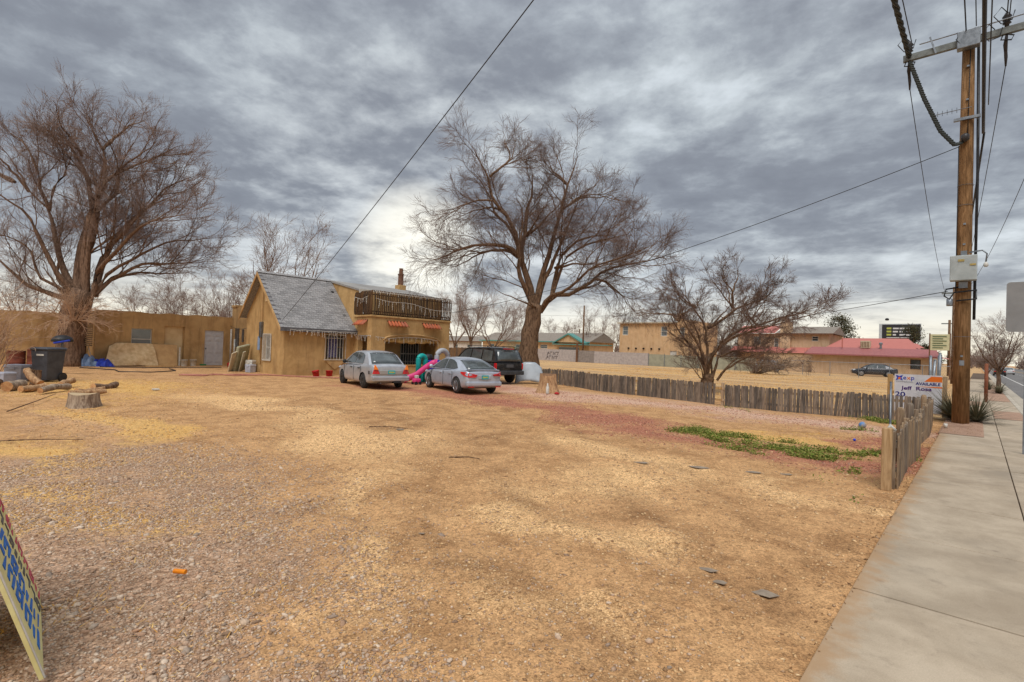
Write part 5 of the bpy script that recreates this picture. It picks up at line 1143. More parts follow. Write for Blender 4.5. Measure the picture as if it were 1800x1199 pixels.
def front_s(root, patch, MB_):
    for s_ in (1, -1):
        a = [(2.12, s_*.42, .60), (2.06, s_*.70, .62), (1.86, s_*.80, .70), (1.9, s_*.72, .76), (2.08, s_*.46, .70)]; patch('headlight', a if s_ > 0 else a[::-1], CLRL, d=.05)
    MB_().box(2.1, 2.19, -.38, .38, .46, .60).build('grille', TRIMB, root, local=True, bevel=.02)
# silver saloon with stacked tail lamps
def place_by_rl(p, rl, head):   # put the rear left tyre contact at rl
    s = p.get('s', 1); h = np.array(head)/np.linalg.norm(head); l_ = np.array([-h[1], h[0]]); c = np.array(rl)-h*p['ax'][0]*s-l_*(p['W']/2-.06)*s; return (float(c[0]), float(c[1]), gz(*c))
hd1 = (-.983, .185); pA = sedan_base(paint=SILV, rear=rear_a, front=front_s, rim=HUB, spokes=7, s=.95, ax=(-1.22, 1.3), mm=TRIMB, hm=TRIMB)
pA['top'] = [(-2.17, .92), (-2.1, 1.03), (-1.5, 1.05), (-.5, .98), (.9, .95), (1.3, .92), (1.9, .82), (2.1, .72), (2.21, .62)]
pA['gh'] = [(-1.75, 1.0), (-1.5, 1.2), (-1.22, 1.42), (-.95, 1.50), (-.35, 1.54), (.2, 1.51), (.6, 1.38), (.95, 1.17), (1.3, .95)]; pA['zb'] = .97
pA['sw'] = [[(-1.05, 1.02), (-1.0, 1.36), (-.75, 1.455), (-.28, 1.48), (-.26, 1.02)], [(-.18, 1.02), (-.2, 1.48), (.15, 1.465), (.46, 1.37), (.98, 1.04), (.98, 1.02)]]
make_car('parked_car', 'silver saloon with stacked orange and red triangular tail lamps', 'car', place_by_rl(pA, (-17.86, 11.0), hd1), hd1, pA, 'cars parked before the house')
hd2 = (-.968, .25); pB = sedan_base(paint=SILV2, rear=rear_b, front=front_s, spokes=5, twin=True, wr=.325, s=.94, ax=(-1.36, 1.34), W=1.78)
pB['xs'] = pB['xs']; pB['gh'] = [(-1.95, .97), (-1.6, 1.12), (-1.2, 1.28), (-.8, 1.385), (-.25, 1.43), (.2, 1.41), (.6, 1.29), (1.0, 1.1), (1.4, .92)]; pB['zb'] = .93; pB['gw'] = (.91, .66)
pB['top'] = [(-2.17, .86), (-2.08, .97), (-1.8, 1.0), (-1, .99), (-.5, .95), (.9, .92), (1.3, .9), (1.9, .76), (2.1, .66), (2.21, .56)]
pB['sw'] = [[(-1.28, 1.04), (-1.0, 1.24), (-.7, 1.34), (-.22, 1.375), (-.2, .98), (-1.0, .99)], [(-.12, .98), (-.14, 1.375), (.15, 1.36), (.45, 1.28), (.98, 1.0), (.98, .98)]]; pB['mx'] = .95; pB['dl'] = (-1.0, -.16, 1.05)
make_car('parked_car', 'silver rounded saloon with swept red tail lamps and alloy wheels', 'car', place_by_rl(pB, (-14.66, 13.05), hd2), hd2, pB, 'cars parked before the house')
# black estate 4x4
def rear_s(root, patch, MB_):
    for s_ in (1, -1):
        MB_().box(-2.30, -2.16, min(s_*.80, s_*.89), max(s_*.80, s_*.89), .72, 1.02).build('tail_light', REDL, root, local=True, bevel=.015)
        MB_().tube([(-1.9, s_*.62, 1.80), (-1.8, s_*.62, 1.84), (.2, s_*.62, 1.84), (.35, s_*.62, 1.80)], .018, 6).build('roof_rail', TRIMB, root, local=True)
    MB_().box(-2.42, -2.2, -.86, .86, .46, .66).build('rear_bumper', M('grey_bumper', lin(70, 72, 74), lin(54, 56, 58), 5, rough=.6), root, local=True, bevel=.03)
    MB_().box(-2.312, -2.26, -.36, .36, .78, 1.0).build('plate_recess', TRIMB, root, local=True, bevel=.01)
    MB_().box(-2.33, -2.31, -.22, .22, .82, .97).build('tailgate_badge', M('dim_plate', lin(96, 96, 98), lin(70, 70, 72), 30, rough=.4), root, local=True)
    MB_().box(-2.2, -2.12, -.3, .3, 1.70, 1.735).build('brake_light', REDL, root, local=True)
    for k in range(5): MB_().box(-1.7+.42*k, -1.66+.42*k, -.6, .6, 1.835, 1.85).build('roof_rack_bar', TRIMB, root, local=True)
pS = sedan_base(paint=BLK, L=4.6, W=1.84, zb=1.08, wr=.36, ax=(-1.36, 1.36), rear=rear_s, front=front_s, rim=HUB, spokes=5,
                xs=[-2.3, -2.28, -2.2, -2.0, -1.6, -1.2, -.7, -.2, .4, 1.0, 1.5, 1.9, 2.1, 2.19, 2.21],
                top=[(-2.3, 1.05), (-2.2, 1.1), (.8, 1.08), (1.3, 1.06), (1.9, .98), (2.1, .9), (2.21, .8)], low=[(-2.3, .5), (-2.0, .42), (-1.6, .36), (1.6, .34), (2.21, .4)], wf=[(-2.3, .93), (-2.1, .98), (-1.8, 1), (1.6, 1), (2.05, .9), (2.21, .8)],
                gh=[(-2.26, 1.08), (-2.20, 1.3), (-2.10, 1.55), (-1.95, 1.72), (-1.5, 1.77), (.1, 1.76), (.45, 1.66), (.8, 1.38), (1.1, 1.08)], gw=(.97, .80), rw=(0, 2.7), ws=(5.6, 8),
                sw=[[(-1.98, 1.12), (-1.92, 1.6), (-1.2, 1.66), (-1.18, 1.12)], [(-1.1, 1.12), (-1.1, 1.66), (-.3, 1.67), (-.28, 1.12)], [(-.2, 1.12), (-.22, 1.67), (.12, 1.66), (.4, 1.56), (.84, 1.16), (.84, 1.12)]], dl=(-1.14, -.24, .95), dh=(-.9, .0), mx=.75, mm=TRIMB)
hd3 = (-.97, .12); make_car('parked_suv', 'black four wheel drive estate with roof rails beside the elm trunk', 'car', (-19.2, 18.75, .03), hd3, pS, 'cars parked before the house')
# cars across the field
make_car('distant_car', 'pale gold saloon parked across the field behind the spreading tree', 'car', (-24.2, 69.5, 0), (-1, .05), sedan_base(paint=TANP, front=front_s), 'cars parked across the field')
make_car('distant_car', 'slate grey car parked behind the fallen grey branch', 'car', (-19.8, 69, 0), (-.94, -.33), sedan_base(paint=GREYP, front=front_s), 'cars parked across the field')
make_car('distant_car', 'black saloon parked before the red roofed building', 'car', (-8.9, 72, 0), (-.96, -.28), sedan_base(paint=BLUEB, front=front_s), 'cars parked across the field')
# traffic on the road
for (x, y, h, pm, lab) in ((5.6, 98, 1, GREYP, 'grey car driving away beyond the street tree'), (8.2, 84, 1, BLUEB, 'dark car driving at the right edge of the road'), (4.8, 150, 1, WHTP, 'white car far down the road'), (2.9, 128, 1, BLK, 'dark car at the kerb far down the road')):
    def rr_(root, patch, MB_):
        for s_ in (1, -1): MB_().box(-2.2, -2.1, min(s_*.5, s_*.78), max(s_*.5, s_*.78), .72, .86).build('tail_light', REDL, root, local=True)
    make_car('moving_car', lab, 'car', (x, y, -.11), (0, h), sedan_base(paint=pm, rear=rr_), 'traffic on the road')
bus = thing('school_bus', 'yellow bus far down the road', 'bus', (12.0, 128, -.11)); YEL = M('bus_yellow', lin(232, 168, 36), lin(214, 150, 28), 4, rough=.5)
MB().box(10.8, 13.2, 126, 136, .4, 3.0).build('body', YEL, bus, bevel=.2); MB().box(11.0, 13.0, 125.97, 126.02, 1.7, 2.6).build('windscreen', GLASS, bus); MB().box(10.76, 13.24, 126.5, 135.5, 1.8, 2.5).build('side_windows', GLASS, bus); MB().box(10.77, 13.23, 126.2, 135.8, 1.2, 1.3).build('stripe', TRIMB, bus)
for x in (11.1, 12.9):
    for y in (128, 134): MB().lathe([(.5, -.15), (.5, .15)], 16, (x, y, .39), 'x').build('wheel', RUBBER, bus)
# ================================================================== background buildings
TEAL = M('teal_trim', lin(98, 152, 144), lin(84, 136, 128), 5, rough=.6); REDR = M('red_metal_roof', lin(192, 118, 106), lin(178, 106, 96), 3, (1, 6, 1), rough=.6); GREYR = M('grey_shingle_far', lin(150, 140, 128), lin(126, 116, 106), 6, rough=.95); WHW = stucco('pale_wall', lin(214, 206, 196), lin(196, 188, 178), lin(170, 160, 150), .1); BROWNF = M('brown_fascia', lin(120, 84, 60), lin(100, 70, 50), 5)
def gabled(par, x0, x1, y0, y1, zw, zr, over, mat, trim, ridge='x'):
    ym = (y0+y1)/2
    MB().add([(x0-over, y0-over, zw), (x1+over, y0-over, zw), (x1+over, ym, zr), (x0-over, ym, zr), (x0-over, y1+over, zw), (x1+over, y1+over, zw)], [(0, 1, 2, 3), (3, 2, 5, 4), (0, 3, 4), (1, 5, 2), (0, 4, 5, 1)]).build('roof', mat, par, fix=True)
    MB().box(x0-over-.02, x1+over+.02, y0-over-.05, y0-over, zw-.2, zw+.02).build('fascia', trim, par)
th = thing('teal_trimmed_house', 'long low tan house with teal eaves beyond the field', 'house', (-62, 76, 0))
m = MB(); wally(m, 74, .3, -75.6, -49.5, 0, 3.3, [(-73.4, -72.2, 1.3, 2.6), (-70.0, -69.3, 0, 2.1), (-66.5, -65.2, 1.2, 2.6), (-60.3, -58.6, 1.9, 2.7), (-56.0, -51.5, 1.0, 2.4)]); m.box(-75.6, -49.5, 81.7, 82, 0, 3.3).box(-75.6, -75.3, 74.3, 81.7, 0, 3.3).box(-49.8, -49.5, 74.3, 81.7, 0, 3.3); m.build('wall', STUC_F, th)
gabled(th, -75.6, -49.5, 74, 82, 3.3, 5.0, .5, GREYR, TEAL)
MB().prism([(-55.8, 3.15), (-49.8, 3.15), (-52.8, 4.6)], 'y', 72.6, 73.4).build('porch_gable', STUC_F, th, fix=True); MB().prism([(-56.1, 3.1), (-52.8, 4.75), (-49.5, 3.1), (-49.5, 2.9), (-52.8, 4.5), (-56.1, 2.9)], 'y', 72.3, 73.9).build('porch_roof', TEAL, th, fix=True)
MB().box(-56.1, -44.6, 72.2, 73.6, 2.72, 2.86).build('porch_beam', TEAL, th)
for a, b, c, d in ((-73.4, -72.2, 1.3, 2.6), (-66.5, -65.2, 1.2, 2.6), (-60.3, -58.6, 1.9, 2.7), (-56.0, -51.5, 1.0, 2.4)): win_y(th, 74, a, b, c, d, WHITE, GLASS, fw_=.1)
MB().box(-70.0, -69.3, 74.1, 74.15, 0, 2.1).build('door', BROWNF, th)
MB().box(-69, -65.6, 73.2, 73.9, 2.0, 2.1).box(-65.8, -65.7, 73.2, 73.3, 0, 2.0).build('awning', TEAL, th)
wb_ = thing('white_bungalow', 'pale bungalow with red brown trim right of the porch house', 'house', (-84, 78, 0))
m = MB(); wally(m, 76, .3, -93, -78.2, 0, 3.0, [(-87, -85.5, 1, 2.3), (-82.5, -81, 1, 2.3)]); m.build('wall', WHW, wb_); gabled(wb_, -93, -78.2, 76, 84, 3.0, 4.2, .4, GREYR, BROWNF)
for a in (-87, -82.5): win_y(wb_, 76, a, a+1.5, 1, 2.3, WHITE, GLASS, fw_=.1)
# two storey tan house
ts = thing('two_storey_house', 'square two storey tan house with row of round drain holes', 'house', (-36, 74, 0))
m = MB(); wally(m, 70, .3, -41.2, -31.75, 0, 6.2, [(-40.75, -39.75, 4.4, 5.85), (-34.4, -33.4, 4.3, 5.75), (-32.9, -31.6, 0, 2.2)]); m.box(-41.2, -40.9, 70.3, 80, 0, 6.2).box(-32.05, -31.75, 70.3, 80, 0, 6.2).box(-41.2, -31.75, 79.7, 80, 0, 6.2); m.build('wall', STUC_F, ts)
m = MB(); wally(m, 69.6, .3, -31.7, -29.9, 0, 6.6, [(-31.3, -30.6, 4.2, 5.6)]); m.box(-30.2, -29.9, 69.9, 80, 0, 6.6); m.build('stair_wing', STUC_F, ts)
MB().box(-31.9, -31.1, 69.8, 70.6, 6.6, 7.6).build('chimney', STUC_F, ts); MB().box(-41.5, -31.6, 69.6, 80.3, 6.2, 6.38).build('roof', M('pale_roof_edge', lin(206, 196, 176), lin(186, 176, 158), 4), ts)
win_y(ts, 70, -40.75, -39.75, 4.4, 5.85, WHITE, GLASS_B, fw_=.1); win_y(ts, 70, -34.4, -33.4, 4.3, 5.75, WHITE, GLASS_B, fw_=.1); win_y(ts, 69.6, -31.3, -30.6, 4.2, 5.6, WHITE, GLASS_B, fw_=.08)
for k in range(5): MB().tube([(-39.55+1.26*k, 69.98, 2.42), (-39.55+1.26*k, 69.8, 2.42)], .13, 10).build('drain_spout', DARK, ts)
MB().box(-32.9, -31.6, 70.1, 70.15, 0, 2.2).build('garage_door', WHITE, ts)
# block wall and sheet fence across the far side of the field
BLK_W = M('grey_block', lin(182, 172, 166), lin(160, 150, 146), 3, rough=.95, bump=.2, bscale=20); BLK_G = M('grey_green_sheet', lin(160, 158, 138), lin(144, 142, 124), 2, rough=.8)
gw_ = thing('block_wall', 'long grey block wall with scrawled graffiti across the field', 'wall', (-45, 66, 0))
for k, (a, b, mt) in enumerate(((-54.8, -46.2, BLK_W), (-46.16, -43.2, M('grey_block_dark', lin(150, 140, 132), lin(128, 118, 112), 3)), (-43.16, -34.2, BLK_W))):
    MB().box(a, b, 66, 66.2, 0, 1.86-.05*k).build('wall_section', mt, gw_)
GRAF = M('graffiti_paint', lin(60, 54, 58), lin(90, 80, 84), 9)
def stroke(mb, pts, y, r): mb.tube([(x, y, z) for x, z in pts], r, 5)
b_ = MB()
for ox, oz in ((-52.2, .9), (-52.4, .25)):
    stroke(b_, [(ox, oz), (ox+.3, oz+.55), (ox+.1, oz+.3), (ox+.45, oz+.3)], 65.98, .04); stroke(b_, [(ox+.6, oz), (ox+.65, oz+.55), (ox+1.0, oz+.5)], 65.98, .04); stroke(b_, [(ox+1.2, oz), (ox+1.25, oz+.5), (ox+1.6, oz+.1), (ox+1.65, oz+.55)], 65.98, .04); stroke(b_, [(ox+1.8, oz+.5), (ox+2.3, oz+.5), (ox+2.0, oz+.05)], 65.98, .04)
b_.build('graffiti', GRAF, gw_)
MB().tube([(-46.2, 65.8, 0), (-46.2, 65.8, 3.0)], .16, 8).build('brown_post', BROWNF, gw_)
gs = thing('sheet_fence', 'pale green grey sheet fence continuing right of the block wall', 'fence', (-28, 66, 0))
x = -34.1
while x < -21.5:
    MB().box(x, x+2.3, 66.02, 66.1, 0, 1.62+rs.uniform(-.03, .03)).build('panel', BLK_G, gs); MB().box(x-.06, x+.0, 65.96, 66.02, 0, 1.75).build('post', GALV, gs); x += 2.36
# tan apartments with red pantile skirts, and the red roofed building
ap = thing('tan_apartments', 'two storey peach apartments with grey and red roofs behind the spreading tree', 'building', (-20, 84, 0))
m = MB(); wally(m, 80, .3, -26.8, -14.9, 0, 5.2, [(-17.0, -16.2, 4.2, 4.9), (-24.6, -23.6, 3.6, 4.8), (-21.8, -21.2, 3.0, 4.6)]); m.box(-15.2, -14.9, 80.3, 90, 0, 5.2).box(-26.8, -26.5, 80.3, 90, 0, 5.2); m.build('wall', STUC_P, ap)
gabled(ap, -21, -14.9, 80, 88, 5.25, 6.4, .5, GREYR, BROWNF); MB().add([(-27.3, 79.5, 5.25), (-21.6, 79.5, 5.25), (-21.6, 84, 6.6), (-27.3, 84, 6.6)], [(0, 1, 2, 3)]).build('tile_roof', REDR, ap)
MB().add([(-27.4, 78.2, 2.5), (-15.9, 78.2, 2.5), (-15.9, 80, 3.3), (-27.4, 80, 3.3)], [(0, 1, 2, 3)]).build('skirt_roof', REDR, ap)
MB().box(-20.9, -19.6, 79.6, 81, 0, 6.9).box(-20.5, -20.0, 80, 80.6, 6.9, 7.3).build('chimney', STUC_P, ap); m = MB(); m.box(-22.6, -15.9, 78.4, 79.9, 0, 2.45); m.build('ground_floor', STUC_P, ap)
for a, b, c, d in ((-17.0, -16.2, 4.2, 4.9), (-24.6, -23.6, 3.6, 4.8), (-21.8, -21.2, 3.0, 4.6)): win_y(ap, 80, a, b, c, d, WHITE, GLASS, fw_=.08)
rbld = thing('red_roofed_building', 'low peach building with red metal roof left of the utility pole', 'building', (-10, 80, 0))
m = MB(); wally(m, 76, .3, -16.1, -3.9, 0, 2.5, [(-5.9, -4.9, .95, 2.12)]); m.box(-16.1, -15.8, 76.3, 88, 0, 2.5).box(-4.2, -3.9, 76.3, 88, 0, 2.5); m.build('wall', STUC_P, rbld)
PINKR = M('pink_red_roof', lin(162, 102, 98), lin(148, 92, 90), 4, rough=.55)
MB().add([(-16.8, 75.2, 2.52), (-3.2, 75.2, 2.46), (-3.6, 77.5, 3.35), (-16.4, 77.5, 3.42), (-16.8, 75.2, 2.36), (-3.2, 75.2, 2.3)], [(0, 1, 2, 3), (4, 5, 1, 0)]).build('lower_roof', PINKR, rbld)
MB().add([(-14.8, 77.5, 3.4), (-5.4, 77.5, 3.35), (-6.6, 82, 4.75), (-13.6, 82, 4.75), (-14.8, 86, 3.4), (-5.4, 86, 3.4)], [(0, 1, 2, 3), (3, 2, 5, 4), (0, 3, 4), (1, 5, 2)]).build('upper_roof', REDR, rbld)
MB().add([(-8.5, 80.2, 4.1), (-5.6, 80.2, 4.1), (-4.7, 78.0, 3.5), (-8.5, 78.0, 3.5)], [(0, 1, 2, 3)]).build('porch_roof', REDR, rbld)
win_y(rbld, 76, -5.9, -4.9, .95, 2.12, BROWNF, GLASS, fw_=.07)
hv = MB().box(-11.0, -10.0, 77.2, 78.2, 3.35, 4.25).build('cooler_unit', M('cooler_beige', lin(206, 190, 160), lin(186, 170, 142), 4), rbld, bevel=.03)
for k in range(6): MB().box(-10.95+.16*k, -10.88+.16*k, 77.17, 77.2, 3.45, 4.15).build('louvre', BROWNF, hv)
MB().lathe([(.12, 3.3), (.12, 3.8), (.2, 3.82), (.2, 4.0), (.05, 4.1)], 10, (-8.9, 77.3, 0)).build('roof_vent', GALV, rbld)
MB().tube([(-12.9, 77, 3.3), (-12.9, 77, 4.6)], .07, 6).build('flue_pipe', REDR, rbld); MB().tube([(-3.35, 75.4, 0), (-3.35, 75.4, 2.4)], .06, 6).build('porch_post', BROWNF, rbld)
MB().add([(-3.2, 75.25, 2.4), (-1.2, 75.25, 2.0), (-1.2, 78, 2.1), (-3.2, 78, 2.5)], [(0, 1, 2, 3)]).build('canopy', REDR, rbld)
# chain link fence in front
cl = thing('chain_link_fence', 'galvanised chain link fence in front of the red roofed building', 'fence', (-9, 64, 0))
for k in range(7): MB().tube([(-17+2.6*k, 64, 0), (-17+2.6*k, 64, 1.55)], .035, 6).build('post', GALV, cl)
MB().tube([(-17, 64, 1.52), (-1.4, 64, 1.52)], .022, 6).build('top_rail', GALV, cl)
b_ = MB()
for k in range(96):
    x = -17+k*.165
    b_.tube([(x, 64, .02), (min(x+.75, -1.4), 64, 1.5)], .0035, 3, False); b_.tube([(x, 64, 1.5), (min(x+.75, -1.4), 64, .02)], .0035, 3, False)
b_.build('mesh', GALV, cl)
for k, (x, y, h) in enumerate(((-1.75, 33, 2.1), (-1.55, 36, 2.3), (-1.75, 39, 2.2), (-1.9, 44, 2.3), (-1.6, 31, 1.9))):
    o = thing('fence_post', ('tall', 'slim', 'leaning', 'far', 'short')[k]+' galvanised gate post beyond the picket corner left of the pole', 'post', (x, y, 0), group='galvanised gate posts'); MB().tube([(x, y, 0), (x+.03*k, y, h)], .06, 8).build('tube', GALV, o, True); MB().lathe([(.065, h), (.05, h+.05), (.001, h+.07)], 8, (x+.03*k, y, 0)).build('cap', GALV, o)
# billboard
bb = thing('billboard', 'dark digital billboard with yellow and white lines above the red roof', 'billboard', (-13.6, 150, 0))
MB().box(-17.7, -9.8, 150, 150.5, 6.5, 10.7).build('cabinet', M('billboard_frame', lin(190, 196, 200), lin(170, 176, 180), 3), bb)
MB().box(-17.1, -9.9, 149.97, 150, 6.8, 10.5).build('screen', M('screen_dark', lin(54, 54, 58), lin(44, 44, 48), 4, rough=.4), bb)
SCW = M('screen_white', lin(206, 206, 206), rough=.5); SCY = M('screen_yellow', lin(170, 176, 84), rough=.5)
for k in range(3):
    z = 9.4-.75*k; MB().box(-16.2, -15.3, 149.95, 149.968, z, z+.42).build('yellow_mark', SCY, bb)
    for q in range(3): MB().box(-15.0+1.25*q, -15.0+1.25*q+(1.1, .95, .6)[(q+k) % 3], 149.95, 149.968, z+.02, z+.36).build('white_mark', SCW, bb)
MB().box(-16.2, -11.2, 149.95, 149.968, 7.35, 7.5).build('white_mark', SCW, bb)
for x in (-16, -11.5): MB().tube([(x, 150.3, 0), (x, 150.3, 6.5)], .3, 10).build('leg', STEEL, bb)
MB().lathe([(.3, 0), (.42, .25), (.3, .5), (.02, .6)], 10, (-16.2, 150.2, 11.5)).build('beacon', BLACKP, bb)
# business sign on posts near the pole
bs_ = thing('business_sign', 'small cream business sign on posts left of the utility pole', 'sign', (-3.1, 74, 0))
MB().box(-4.0, -2.35, 74, 74.12, 3.2, 5.0).build('panel', M('cream_sign', lin(206, 200, 160), lin(190, 184, 146), 4), bs_, bevel=.02)
b_ = MB()
for k in range(6): b_.box(-3.8, -2.6-(.3 if k % 2 else 0), 73.97, 73.99, 4.7-.25*k, 4.8-.25*k)
b_.build('lettering_lines', M('sign_green', lin(96, 110, 80), rough=.7), bs_)
for x in (-4.05, -2.3): MB().box(x-.06, x+.06, 74.02, 74.1, 0, 5.1).build('post', BROWNF, bs_)

# ================================================================== property sign behind the fence
ps = thing('property_sign', 'white property sign reading AVAILABLE behind the picket fence corner', 'sign', (-1.5, 22, 0))
SX0, SX1, SY, SZ0, SZ1 = -2.12, -.86, 22., .12, 1.38
MB().box(SX0, SX1, SY, SY+.02, SZ0, SZ1).build('panel', M('sign_white', lin(224, 222, 224), lin(206, 204, 208), 3, rough=.5), ps)
MB().box(SX0-.2, SX0-.06, SY+.02, SY+.16, -.05, 1.36).box(SX0-.07, SX0, SY+.021, SY+.10, .7, .8).build('post', NEWW, ps, bevel=.01); MB().box(SX1+.01, SX1+.13, SY+.02, SY+.14, -.05, 1.36).build('post', NEWW, ps, bevel=.01)
ORNG = M('sign_orange', lin(240, 120, 40), rough=.5); NAVY = M('sign_navy', lin(40, 40, 120), rough=.5); MAGT = M('sign_purple', lin(70, 20, 110), rough=.5); GREYT = M('sign_grey', lin(150, 150, 154), rough=.5); CYAN = M('sign_blue', lin(50, 70, 180), rough=.5)
MB().prism([(SX1-.46, 1.16), (SX1-.28, 1.34), (SX1, 1.34), (SX1, 1.16)], 'y', SY-.004, SY-.001).build('orange_corner', ORNG, ps, fix=True); MB().prism([(SX1-.62, .985), (SX1, 1.01), (SX1, .96)], 'y', SY-.004, SY-.001).build('orange_swoosh', ORNG, ps, fix=True)
def text(s, size, x, z, mat, par, y=SY-.004, ext=.001, sx=1., bold=.0):
    cu = bpy.data.curves.new('lettering', 'FONT'); cu.body = s; cu.size = size; cu.extrude = ext; cu.offset = bold; ob = bpy.data.objects.new('lettering', cu); COL.objects.link(ob)
    bpy.context.view_layer.update(); me = bpy.data.meshes.new_from_object(ob.evaluated_get(bpy.context.evaluated_depsgraph_get())); bpy.data.objects.remove(ob)
    o = link('lettering', me, None, par); me.materials.clear(); me.materials.append(mat); og_ = ORG[par.name]; o.location = (x-og_[0], y-og_[1], z-og_[2]); o.rotation_euler = (rad(90), 0, 0); o.scale = (sx, 1, 1); return o
text('e', .20, SX0+.23, 1.20, CYAN, ps, bold=.002); text('x', .20, SX0+.335, 1.20, ORNG, ps, bold=.002); text('p', .20, SX0+.44, 1.20, CYAN, ps, bold=.002); text('COMMERCIAL', .065, SX0+.04, 1.10, GREYT, ps, sx=1.15); text('AVAILABLE', .13, SX0+.58, 1.04, NAVY, ps, bold=.004)
text('Jeff  Rosa', .17, SX0+.20, .855, MAGT, ps, sx=1.25, bold=.004); text('20', .22, SX0+.02, .62, NAVY, ps, bold=.004, sx=1.3)
b_ = MB()
for a, b in ((-1, -1), (1, -1), (1, 1), (-1, 1)): b_.prism([(SX0+.13+a*.10, 1.255+b*.09), (SX0+.13+a*.02, 1.255+b*.065), (SX0+.13+a*.07, 1.255+b*.015)], 'y', SY-.005, SY-.001)
b_.prism([(SX0+.07, 1.20), (SX0+.19, 1.20), (SX0+.19, 1.31), (SX0+.07, 1.31)], 'y', SY-.004, SY-.0015); b_.build('emblem', CYAN, ps, fix=True); MB().prism([(SX0+.095, 1.205), (SX0+.165, 1.205), (SX0+.165, 1.25), (SX0+.13, 1.285), (SX0+.095, 1.25)], 'y', SY-.007, SY-.0042).build('emblem_house', ORNG, ps, fix=True)

# ================================================================== painted sandwich board, bottom left
P1, P2 = np.array([-4.72, .48, 0]), np.array([-3.54, .39, 0]); dd = (P2-P1)/np.linalg.norm(P2-P1); nl = np.array([-.0757, -.997, 0]); LN = .315
sb_ = thing('sandwich_board', 'hand painted cream sandwich board with blue and red brushwork at bottom left', 'sign', (-4.1, .2, 0))
def bp(u, h, off=0.):  # point on the leaning face: u along the foot, h up
    return P1+dd*u+(nl*LN+np.array([0, 0, 1]))*h+np.array([dd[1], -dd[0], 0])*-off*1.0+np.array([0, 0, off*LN])
Wb = float(np.linalg.norm(P2-P1)); fn = np.cross(dd, nl*LN+np.array([0, 0, 1])); fn /= np.linalg.norm(fn); fn = fn if fn[1] > 0 else -fn
rq = random.Random(8)
def face(mb, poly, d0, d1):
    jj = .011 if d1 == .004 else 0.; pts = [bp(u+rq.uniform(-jj, jj), h+rq.uniform(-jj, jj)) for u, h in poly]; n = len(pts); mb.add([p+fn*d0 for p in pts]+[p+fn*d1 for p in pts], [tuple(range(n-1, -1, -1)), tuple(range(n, 2*n))]+[(i, (i+1) % n, n+(i+1) % n, n+i) for i in range(n)])
b_ = MB(); face(b_, [(0, .01), (Wb, .01), (Wb, 1.2), (0, 1.2)], -.018, 0); CREAM = M('cream_board', lin(236, 226, 164), lin(220, 206, 140), 6, rough=.8, dirt=(lin(176, 150, 104), .5)); b_.build('front_panel', CREAM, sb_, fix=True)
apex = bp(0, 1.2); b_ = MB(); q0, q1 = bp(0, 1.19)-fn*.03, bp(Wb, 1.19)-fn*.03; e0, e1 = P1+nl*1.0, P2+nl*1.0; b_.plate([q0, q1, e1, e0], .018); b_.build('back_panel', CREAM, sb_, fix=True)
BLUEP = M('blue_brush_paint', lin(44, 120, 206), lin(36, 100, 186), 9, rough=.7); PINKP = M('red_brush_paint', lin(206, 92, 110), lin(190, 76, 96), 9, rough=.7); GRYP = M('grey_brush_paint', lin(108, 104, 104), lin(86, 84, 84), 9, rough=.7)
def glyph_row(u0, w, h0, h1, step, mat, seed):   # brush strokes stacked up the panel
    r_ = random.Random(seed); h = h0; b_ = MB()
    while h < h1:
        k = r_.randrange(4); uu = u0+r_.uniform(-.01, .01); s_ = step*.8
        face(b_, [(uu, h), (uu+w, h+s_*.1), (uu+w, h+s_*.34), (uu, h+s_*.24)], .001, .004)
        if k != 1: face(b_, [(uu, h+s_*.25), (uu+w*.3, h+s_*.3), (uu+w*.3, h+s_), (uu, h+s_*.9)], .001, .004)
        if k != 2: face(b_, [(uu+w*.32, h+s_*.72), (uu+w, h+s_*.7), (uu+w, h+s_*.95), (uu+w*.32, h+s_)], .001, .004)
        if k == 0: face(b_, [(uu+w*.7, h+s_*.36), (uu+w, h+s_*.36), (uu+w, h+s_*.68), (uu+w*.7, h+s_*.68)], .001, .004)
        h += step
    return b_.build('brush_lettering', mat, sb_, fix=True)
glyph_row(.05, .13, .03, 1.15, .10, PINKP, 1); glyph_row(.27, .13, .03, 1.15, .085, GRYP, 2); glyph_row(.50, .2, .06, 1.1, .11, BLUEP, 3); glyph_row(.76, .22, .06, 1.1, .12, BLUEP, 4)
b_ = MB(); face(b_, [(Wb-.012, .01), (Wb, .01), (Wb, 1.2), (Wb-.012, 1.2)], .001, .008); b_.build('edge_strip', WHITE, sb_, fix=True)

# ================================================================== things in the yard
def jag(mb, amt, seed):
    r_ = random.Random(seed); mb.v = [(x+r_.uniform(-amt, amt), y+r_.uniform(-amt, amt), z+r_.uniform(-amt, amt)) for x, y, z in mb.v]; return mb
def stump(lab, x, y, r, h, mat, seed, flare=1.35, topm=LOGEND):
    r_ = np.random.default_rng(seed); b_ = MB(); n = 22; z0 = gz(x, y); vs = []; lv = (0, .12, .35, .7, 1.)
    ph = r_.uniform(0, 6, 4)
    for q in lv:
        for k in range(n):
            a = 2*math.pi*k/n; rr_ = r*(1+(flare-1)*(1-q)**2.2*(1+.5*math.sin(3*a+ph[0]))+.06*math.sin(5*a+ph[1])+.04*math.sin(9*a+ph[2])); vs.append((x+rr_*math.cos(a), y+rr_*math.sin(a), z0-.02+h*q*(1+(.06*math.sin(2*a+ph[3]) if q == 1 else 0))))
    b_.add(vs, [(i*n+k, i*n+(k+1) % n, (i+1)*n+(k+1) % n, (i+1)*n+k) for i in range(len(lv)-1) for k in range(n)]); t_ = thing('tree_stump', lab, 'stump', (x, y, z0)); b_.build('bark', mat, t_, True)
    MB().add(vs[-n:], [tuple(range(n))]).build('cut_top', topm, t_); return t_
